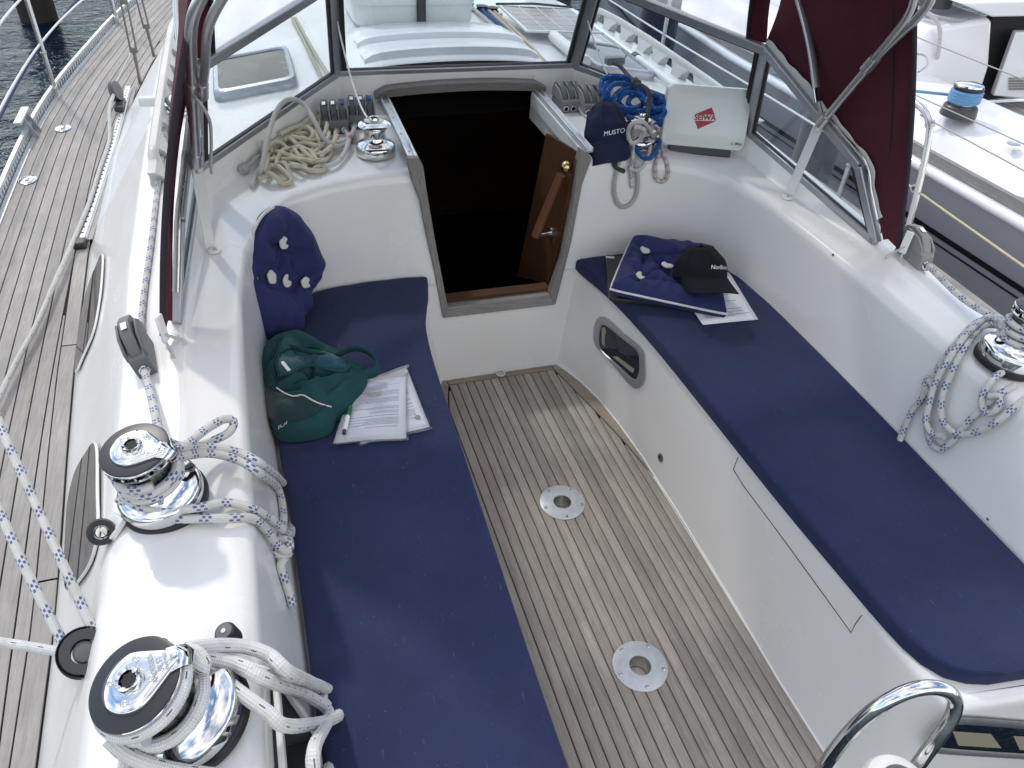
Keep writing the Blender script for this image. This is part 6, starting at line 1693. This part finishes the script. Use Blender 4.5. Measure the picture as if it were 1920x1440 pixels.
# deck hatches
def deck_hatch(label, c4, th=.035):
    base = sum(c4, Vector())/4; e = empty('deck_hatch', base, label, 'deck hatch')
    O = rect_round([p-base for p in c4], .05, 5); c_ = Vector((0,0,0))
    m_ = MB(); m_.grid([[p*1.04+V(0,0,-.01) for p in O], [p*1.04+V(0,0,th*.6) for p in O], [p*1.0+V(0,0,th) for p in O], [p*.90+V(0,0,th+.003) for p in O], [p*.88+V(0,0,th-.004) for p in O]], closed=True); m_.build('frame', M['alu'], e, angle=45)
    m_ = MB(); m_.grid([[p*.885+V(0,0,th-.004) for p in O], [p*.01+V(0,0,th-.002) for p in O]], closed=True); m_.build('pane', M['smoke'], e, smooth=False)
    return e
hz = [V(-1.03,3.40,0), V(-.70,3.40,0), V(-.70,3.86,0), V(-1.03,3.86,0)]
deck_hatch('smoked deck hatch in aluminium frame on the port cabin top', [V(p.x,p.y,roofz(p.x,p.y)+.004) for p in hz])
hz = [V(.68,3.42,0), V(1.0,3.42,0), V(1.0,3.86,0), V(.68,3.86,0)]
deck_hatch('smoked deck hatch partly under the solar panel', [V(p.x,p.y,roofz(p.x,p.y)+.004) for p in hz])
m_ = MB(); m_.tube([V(.62,3.42,1.07), V(.62,3.86,1.07)], .028, 18); tag(m_.build('hatch_hinge_tube', M['white_paint'], angle=50), 'white tube beside the starboard deck hatch', 'tube')
# sliding hatch garage
e = empty('hatch_garage', (0,3.75,1.07), 'white moulded sliding hatch cover with two raised ribs', 'hatch cover'); GO = V(0,3.75,1.07)
m_ = MB(); rows = []
def gz(x, y, k): return (interp(ROOF_C, y)-.10*(x/1.2)**2)+k
for (y, hw, k) in ((3.385,.50,.035),(3.39,.475,.04),(3.46,.465,.045),(3.70,.455,.05),(3.88,.445,.05),(3.96,.44,.044),(4.0,.46,.0)):
    row = []
    for j in range(25):
        t = -1+j/12; x = hw*t; kk = k*(1-abs(t)**10)-.01*(abs(t)**10)
        row.append(V(x, y, gz(x, y, kk)+.012*(1-t*t))-GO)
    rows.append(row)
m_.grid(rows); m_.build('cover', M['gel_roof'], e, angle=60)
for y in (3.475, 3.70):
    m_ = MB(); rows = []
    for (dy, k) in ((-.028,.044),(-.014,.072),(.02,.076),(.11,.052)):
        rows.append([V(.40*t, y+dy, gz(.40*t, y+dy, k*(1-abs(t)**14*.3))+.012*(1-t*t))-GO for t in [-1+q/10 for q in range(21)]])
    m_.grid(rows); m_.build('rib', M['gel_roof'], e, angle=40)
# life raft canister
e = empty('life_raft', (-.06,4.36,1.075), 'white life raft canister strapped down on the cabin top', 'life raft')
def rbox(hx_, hy_, z0, z1, r, n=5):
    L = rect_round([V(-hx_,-hy_,0),V(hx_,-hy_,0),V(hx_,hy_,0),V(-hx_,hy_,0)], r, n); q = MB()
    q.grid([[p*.90+V(0,0,z0) for p in L], [p+V(0,0,z0+.03) for p in L], [p*1.02+V(0,0,(z0+z1)/2-.012) for p in L]], closed=True)
    q.add([p*.9+V(0,0,z0) for p in L], [tuple(range(len(L)))]); return q, L
q, L = rbox(.30,.36,0,.26,.09); q.build('lower_shell', M['white_plastic'], e)
m_ = MB(); m_.grid([[p*1.035+V(0,0,.118) for p in L], [p*1.04+V(0,0,.128) for p in L], [p*1.04+V(0,0,.142) for p in L], [p*1.02+V(0,0,.15) for p in L], [p*1.0+V(0,0,.22) for p in L], [p*.92+V(0,0,.26) for p in L], [p*.5+V(0,0,.272) for p in L], [p*.02+V(0,0,.274) for p in L]], closed=True); m_.build('upper_shell', M['white_plastic'], e)
m_ = MB(); m_.grid([[V(x,-.40+0*x,.0) if False else V(x, y, z) for x in (.0,.045)] for y, z in ((-.42,-.01),(-.385,.02),(-.385,.13),(-.39,.15),(-.37,.24),(-.30,.275),(.3,.275))]); o = m_.build('strap', M['black'], e); so = o.modifiers.new('thickness','SOLIDIFY'); so.thickness = .006
m_ = MB(); m_.bar(V(-.08,-.40,.0), V(.14,-.40,.0), .05, .02); m_.build('cradle', M['grey_dark'], e, bevel=.003)
# lines led aft, organiser
def roof_line(name, pts, r, mt, label): rope(name, [V(x, y, roofz(x, y)+r+.004) for x, y in pts], r, M[mt], label=label)
def zl(u, v): p = Z(u, v, 1.075); return (p.x, p.y)
for (u0, v0, u1, v1, mt, r_, lab) in ((878,2,990,112,'rope_lgrey',.010,'pale line nearest the hatch cover on the cabin top'), (898,6,1004,112,'rope_royal',.010,'blue line led aft over the cabin top'), (912,8,1018,112,'rope_cream',.009,'brownish line left of the solar panel'), (922,10,1028,112,'rope_cream',.009,'brownish line closest to the solar panel'), (546,20,606,140,'rope_cream',.008,'cream line on the port cabin top nearer the hatch'), (552,20,616,140,'rope_cream',.008,'second cream line on the port cabin top')):
    a, b = zl(u0, v0), zl(u1, v1); roof_line('control_line', [a, ((a[0]+b[0])/2, (a[1]+b[1])/2), b], r_, mt, lab)
for k, (u, v) in enumerate(((880,8),(905,10),(926,12))):
    p = Z(u, v, 1.08); e = empty('deck_organiser', V(p.x, p.y, roofz(p.x, p.y)), ['turning sheave at the head of the pale line', 'turning sheave at the head of the blue line', 'turning sheave at the head of the brown lines'][k], 'sheave')
    m_ = MB(); m_.box((0,.02,.004), (.09,.10,.008)); m_.build('plate', M['steel_dull'], e, bevel=.002)
    m_ = MB(); m_.lathe([(.034,.01),(.026,.02),(.034,.03),(.01,.034)], 20, Matrix.Translation(V(0,.02,0))); m_.build('sheave', M['black'], e)
# solar panel
sp4 = [V(.478,3.885,1.085), V(.91,3.885,1.066), V(.905,4.37,1.072), V(.48,4.385,1.09)]
e = empty('solar_panel', sum(sp4, Vector())/4, 'thin solar panel with white border on the starboard cabin top', 'solar panel'); SO = sum(sp4, Vector())/4
m_ = MB(); m_.prism([p-SO for p in sp4], (0,0,.010)); m_.build('backing', M['paper_edge'], e)
M['cell'] = mat('solar_cells', (0.03,0.035,0.05), 0.12, spec=0.8); t = NT(M['cell']); v_ = t.coord('Object', (90,1,1)); wv = t.n('ShaderNodeTexWave'); wv.inputs['Scale'].default_value = 1.2; t.l(v_, wv.inputs['Vector']); t.base(t.ramp(wv.outputs['Fac'], [(0.0,(0.025,0.03,0.045)),(0.86,(0.045,0.05,0.065)),(0.97,(0.16,0.17,0.19))]))
for i in range(4):
    for j in range(5):
        a, b, c2, d = [sp4[0].lerp(sp4[1], .03+.94*(i+du)/4).lerp(sp4[3].lerp(sp4[2], .03+.94*(i+du)/4), .03+.94*(j+dv)/5) for du, dv in ((.03,.02),(.97,.02),(.97,.98),(.03,.98))]
        m_ = MB(); m_.add([p-SO+V(0,0,.0112) for p in (a, b, c2, d)], [(0,1,2,3)]); m_.build('cell', M['cell'], e, smooth=False)
m_ = MB(); m_.tube([sp4[3]-SO+V(-.01,.01,.012), sp4[3].lerp(sp4[2],.5)-SO+V(0,.02,.02), sp4[2]-SO+V(.01,.01,.012)], .007, 6); m_.build('cable', M['rubber'], e)
# telescopic pole lying along the starboard cabin edge
a, b = V(1.0,4.30,1.02), V(1.035,2.98,.985)
e = empty('boat_hook', a, 'white telescopic pole lying along the starboard cabin edge', 'pole')
m_ = MB(); m_.tube([V(0,0,0), (b-a)*.45], .015, 14); m_.build('inner_tube', M['alu_light'], e)
m_ = MB(); m_.tube([(b-a)*.47, b-a], .019, 14); m_.build('outer_tube', M['white_paint'], e)
m_ = MB(); m_.tube([(b-a)*.445, (b-a)*.475], .023, 14); m_.build('locking_collar', M['black'], e)
p = Z(1152,118,1.09)
e = empty('line_lead', p, 'dark grey line lead outside the starboard screen', 'fairlead')
m_ = MB(); m_.box((0,0,.01), (.09,.05,.035)); m_.build('body', M['grey_plastic'], e, bevel=.01)

# ================================================================ starboard rail
stanchion(1.86,4.98,.66,'steel stanchion seen through the starboard screen', 1)
stanchion(1.86,2.9,.72,'steel stanchion seen through the small aft screen pane', 1)
e = empty('gate_rail', (1.86,2.43,DECK_Z), 'bent steel gate stanchion right of the maroon hood', 'stanchion')
m_ = MB(); m_.tube(spline([V(0,-.03,.02), V(0,.02,.30), V(0,.08,.54), V(0,.12,.60), V(0,.22,.635), V(0,.5,.635)], .02), .0145, 14); m_.build('tube', M['steel'], e)
m_ = MB(); m_.lathe([(.01,-.012),(.018,-.012),(.018,.012),(.01,.012)], 14, Matrix.Translation(V(0,.04,.32)) @ frame((1,0,0)).to_4x4(), cap=False); m_.build('lower_eye', M['steel_dull'], e)
m_ = MB(); m_.lathe([(.01,-.012),(.018,-.012),(.018,.012),(.01,.012)], 14, Matrix.Translation(V(0,.10,.585)) @ frame((1,0,0)).to_4x4(), cap=False); m_.build('upper_eye', M['steel_dull'], e)
rope('lifeline', [V(1.86,6.06,.77), V(1.86,4.98,.765), V(1.86,3.79,.775), V(1.86,2.9,.775)], .006, M['white_line'], label='white lifeline crossing the starboard screen panes', cat='lifeline')
rope('lifeline', [V(1.86,2.55,.768), V(1.86,2.2,.75), V(1.86,1.84,.732), V(1.86,1.2,.70)], .005, M['rope_yellow'], label='pale yellow aft lifeline against the grey hull', cat='lifeline')
rope('lifeline', [V(1.86,2.6,1.05), V(1.86,2.03,1.041), V(1.86,1.3,1.03)], .0028, M['wire'], label='thin wire from the gate stanchion against the white neighbouring deck', cat='lifeline')
rope('lifeline', [V(1.86,3.2,1.11), V(1.86,2.69,1.113), V(1.86,2.08,1.124), V(1.86,1.3,1.13)], .0025, M['wire'], label='middle thin wire crossing the neighbouring winch', cat='lifeline')
rope('lifeline', [V(1.86,3.2,1.321), V(1.86,2.77,1.321), V(1.86,2.2,1.322), V(1.86,1.3,1.32)], .0025, M['wire'], label='uppermost thin wire crossing the white neighbouring cabin', cat='lifeline')

# ================================================================ neighbouring yacht
M['hull_grey'] = mat('grey_topsides', (0.60,0.59,0.635), 0.22, coat=0.5)
M['ally_rail'] = teak('grey_timber_rail', (0.30,0.295,0.285), (0.42,0.41,0.40), (0.2,0.195,0.19))
nb = empty('neighbouring_yacht', (2.6,3.5,.6), 'grey hulled white decked yacht moored alongside on the right', 'yacht'); NO = V(2.6,3.5,.6)
def GX(y): return interp([(-2,2.56),(0,2.50),(2,2.47),(5,2.45),(7,2.56),(9,2.95),(11,3.7),(12.5,4.6)], y)
yy = [-2+.5*k for k in range(30)]
m_ = MB(); m_.grid([[V(GX(y)+dx, y, z)-NO for dx, z in ((.0,.575),(.03,.50),(.10,.35),(.19,.1),(.25,-.15),(.30,-.55))] for y in yy]); m_.build('hull', M['hull_grey'], nb, angle=60)
m_ = MB(); m_.tube([V(GX(y)-.005, y, .59)-NO for y in yy], .028, 12); m_.build('gunwale', M['gel_new'], nb)
for z0, z1, nm in ((.242,.278,'stripe'),(.195,.207,'stripe')):
    m_ = MB(); m_.grid([[V(GX(y)+interp([(.1,.19),(.35,.10),(.5,.03)], z)-.006, y, z)-NO for z in (z0, z1)] for y in yy]); m_.build(nm, M['black'], nb)
m_ = MB(); prof = [(.02,.607),(.10,.612),(.30,.62),(.36,.65),(.44,.70),(.50,.72),(.85,.735),(.90,.72),(.92,.66)]
m_.grid([[V(GX(y)+dx, y, z)-NO for dx, z in prof] for y in yy]); m_.build('side_deck', M['gel_new'], nb, angle=40)
ry = [2.30+.2*k for k in range(20)]
m_ = MB(); m_.grid([[V(GX(y)+.035, y, .61)-NO, V(GX(y)+.032, y, .665)-NO, V(GX(y)+.058, y, .668)-NO, V(GX(y)+.066, y, .61)-NO] for y in ry]); m_.add([V(GX(2.3)+a_, 2.3, b_)-NO for a_, b_ in ((.035,.61),(.032,.665),(.058,.668),(.066,.61))], [(0,1,2,3)]); m_.build('toe_rail', M['ally_rail'], nb, angle=30)
# cockpit well and sole
m_ = MB(); m_.grid([[V(3.34,y,.72)-NO, V(3.36,y,.44)-NO, V(5.4,y,.44)-NO] for y in (-1,1,2,3,4.3)]); m_.build('cockpit_well', M['gel_new'], nb, angle=30)
for k in range(24):
    m_ = MB(); m_.box(V(3.42+k*.07, 3.0, .452)-NO, (.063,2.4,.012)); m_.build('sole_plank', M['teak_deck'], nb, smooth=False)
# deckhouse end with dark companionway
DY = 4.05
pl = [Y(u, v, DY) for u, v in ((1700,100),(1752,52),(1858,34),(1862,42),(1856,125),(1836,188),(1770,190),(1700,170))]
m_ = MB(); m_.prism([p-NO for p in pl], V(.25,2.4,-.02)); m_.build('deckhouse', M['gel_new'], nb, bevel=.03, seg=3)
dk = [Y(u, v, DY+.12) for u, v in ((1862,30),(1960,20),(1940,175),(1832,190))]
m_ = MB(); m_.prism([p-NO for p in dk], V(.05,.1,0)); m_.build('companionway', M['dark_void'], nb, smooth=False)
sl_ = [Y(u, v, DY+.0) for u, v in ((1905,60),(1990,60),(1960,190),(1862,180))]
m_ = MB(); m_.prism([p-NO for p in sl_], V(.03,.06,0)); m_.build('bulkhead', M['gel_new'], nb, bevel=.01)
for k in range(5):
    a, b = Y(1893,147+k*5,DY-.01), Y(1935,147+k*5,DY-.01); m_ = MB(); m_.bar(a-NO, b-NO, .012, .008); m_.build('louvre', M['grey_light'], nb)
rf4 = [Y(u, v, DY-.05) for u, v in ((1800,6),(1862,32),(2000,30),(2000,0))]
m_ = MB(); m_.prism([p-NO for p in rf4], V(.1,2.2,.0)); m_.build('coachroof_edge', M['gel_new'], nb, bevel=.01)
def plain_winch(base, sc, body, drum, parent):
    T_ = Matrix.Translation(base-NO) @ Matrix.Scale(sc, 4)
    w = MB(); w.lathe([(.105,0),(.105,.01),(.098,.055),(.09,.062)], 40, T_); w.build('winch_base', body, parent)
    w = MB(); w.lathe([(.062,.06),(.066,.075),(.062,.10),(.066,.15),(.075,.158)], 40, T_); d = w.build('winch_drum', drum, parent)
    return T_
nw = Z(1795,216,.738); T_ = plain_winch(nw, .92, M['grey_dark'], M['steel'], nb)
w = MB(); w.lathe([(.078,.156),(.086,.162),(.086,.172),(.078,.180)], 40, T_, cap=False); w.build('winch_jaw', M['black'], nb)
w = MB(); w.lathe([(.080,.178),(.078,.186),(.05,.192),(.02,.193)], 40, T_); w.build('winch_cap', M['chrome'], nb)
w = MB(); w.tube(helix(nw-NO, (0,0,1), .074, .075, .14, 4.2), .0115, 8); w.tube(spline([nw-NO+V(-.02,.07,.09), nw-NO+V(-.3,.3,.07), nw-NO+V(-.75,.75,.03)], .03), .008, 8); w.build('winch_rope', M['rope_sky'], nb, fix=False)
kw = Y(1792,26,DY-.0)+V(.05,.25,-.01); T_ = plain_winch(kw, 1.0, M['grey_dark'], M['black'], nb)
w = MB(); w.tube(spline([Y(1725,20,DY+.2)-NO, Y(1760,32,DY+.05)-NO, Y(1800,38,DY+.02)-NO, Y(1822,34,DY+.1)-NO], .02), .010, 8); w.build('halyard', M['rope_bw'], nb, fix=False)
w = MB(); w.tube(spline([Y(1722,18,DY-.03)-NO, Y(1748,30,DY-.04)-NO, Y(1762,55,DY-.04)-NO, Y(1760,95,DY-.03)-NO, Y(1757,110,DY-.02)-NO], .02), .012, 8); w.build('rope_tail', M['rope_lgrey'], nb, fix=False)
w = MB(); w.tube(spline([Z(1715,100,.95)-NO, Z(1735,105,.95)-NO, Z(1738,122,.93)-NO, Z(1722,135,.92)-NO], .02), .006, 8); w.build('loose_line', M['rope_bw'], nb, fix=False)
l_ = Z(1900,270,.735); w = MB(); w.lathe([(.035,0),(.035,.004),(.014,.006)], 24, Matrix.Translation(l_-NO)); w.build('deck_plate', M['steel'], nb)
w = MB(); w.tube(spline([Z(1830,342,.64)-NO, Z(1870,358,.63)-NO, Z(1925,374,.63)-NO], .02), .006, 6); w.build('mooring_tail', M['rope_bw'], nb, fix=False)

# fenders between the hulls
def fender(p, material, label, r=.12, L=.62):
    e = empty('fender', p, label, 'fender', 'fenders between the two boats')
    m_ = MB(); m_.lathe([(.02,-L/2-.05),(.05,-L/2-.03),(r*.85,-L/2+.02),(r,-L/2+.09),(r,L/2-.09),(r*.85,L/2-.02),(.05,L/2+.03),(.02,L/2+.05)], 28); m_.build('body', material, e)
    m_ = MB(); m_.tube([V(0,0,L/2+.04), V(-.12,0,L/2+.55)], .006, 6); m_.build('lanyard', M['rope_lgrey'], e)
M['fender_navy'] = canvas('navy_fender_sock', (0.022,0.024,0.045), (0.03,0.032,0.055), marks=False); M['fender_grey'] = canvas('grey_fender_sock', (0.07,0.072,0.08), (0.09,0.09,0.10), marks=False)
fender(X(1232,62,2.20), M['fender_navy'], 'dark navy fender seen through the starboard screen', .15, .8)
fender(X(1525,300,2.14), M['fender_grey'], 'dark grey fender seen through the small aft screen pane')

# mooring posts
M['pile'] = teak('wet_timber_pile', (0.035,0.03,0.026), (0.06,0.052,0.045), (0.015,0.012,0.01), axis=2)
def pile(p, r, h, label):
    m_ = MB(); m_.tube([V(p.x,p.y,-2.0), V(p.x,p.y,h)], r, 20); tag(m_.build('mooring_post', M['pile']), label, 'post', 'timber mooring posts')
pile(Z(74,36,-.45), .20, 2.2, 'dark wet timber post in the water at top left')
pile(V(2.35,8.6,0), .13, 2.0, 'grey timber post nearest the solar panel'); pile(V(2.9,9.6,0), .11, 2.0, 'slimmer timber post beside the right screen pillar')

# ================================================================ water
wm = mat('harbour_water', (0.004,0.010,0.017), 0.05, spec=0.2); wm.node_tree.nodes['Principled BSDF'].inputs['Specular Tint'].default_value = (0.42,0.55,0.75,1); t = NT(wm); v = t.coord('Object', (1,1.7,1))
a = t.noise(v, 0.9, 3, 0.5, dist=0.6); b = t.noise(v, 5.2, 4, 0.55, dist=0.8); c = t.noise(v, 15, 3, 0.5)
h = t.math('ADD', t.math('MULTIPLY', a, 1.0), t.math('ADD', t.math('MULTIPLY', b, .42), t.math('MULTIPLY', c, .10)))
t.bump(h, 1.0, 0.13)
# dark body colour under a reflecting surface that stays weak except at grazing angles
nt = wm.node_tree; bn = nt.nodes['Bump']
df = nt.nodes.new('ShaderNodeBsdfDiffuse'); df.inputs[0].default_value = (0.004,0.010,0.017,1)
gl_ = nt.nodes.new('ShaderNodeBsdfGlossy'); gl_.inputs[0].default_value = (0.66,0.78,0.95,1); gl_.inputs['Roughness'].default_value = 0.05
lw = nt.nodes.new('ShaderNodeLayerWeight'); lw.inputs['Blend'].default_value = 0.5
pw_ = nt.nodes.new('ShaderNodeMath'); pw_.operation = 'POWER'; pw_.inputs[1].default_value = 5.0
ma = nt.nodes.new('ShaderNodeMath'); ma.operation = 'MULTIPLY_ADD'; ma.inputs[1].default_value = 0.36; ma.inputs[2].default_value = 0.018
mxs = nt.nodes.new('ShaderNodeMixShader')
for nd in (df, gl_, lw): nt.links.new(bn.outputs['Normal'], nd.inputs['Normal'])
nt.links.new(lw.outputs['Facing'], pw_.inputs[0]); nt.links.new(pw_.outputs[0], ma.inputs[0]); nt.links.new(ma.outputs[0], mxs.inputs[0])
nt.links.new(df.outputs[0], mxs.inputs[1]); nt.links.new(gl_.outputs[0], mxs.inputs[2])
nt.links.new(mxs.outputs[0], nt.nodes['Material Output'].inputs['Surface'])
m_ = MB(); m_.add([V(-400,-400,-.45),V(400,-400,-.45),V(400,400,-.45),V(-400,400,-.45)], [(0,1,2,3)])
tag(m_.build('water', wm, smooth=False), kind='structure')
scene.cycles.use_denoising = True
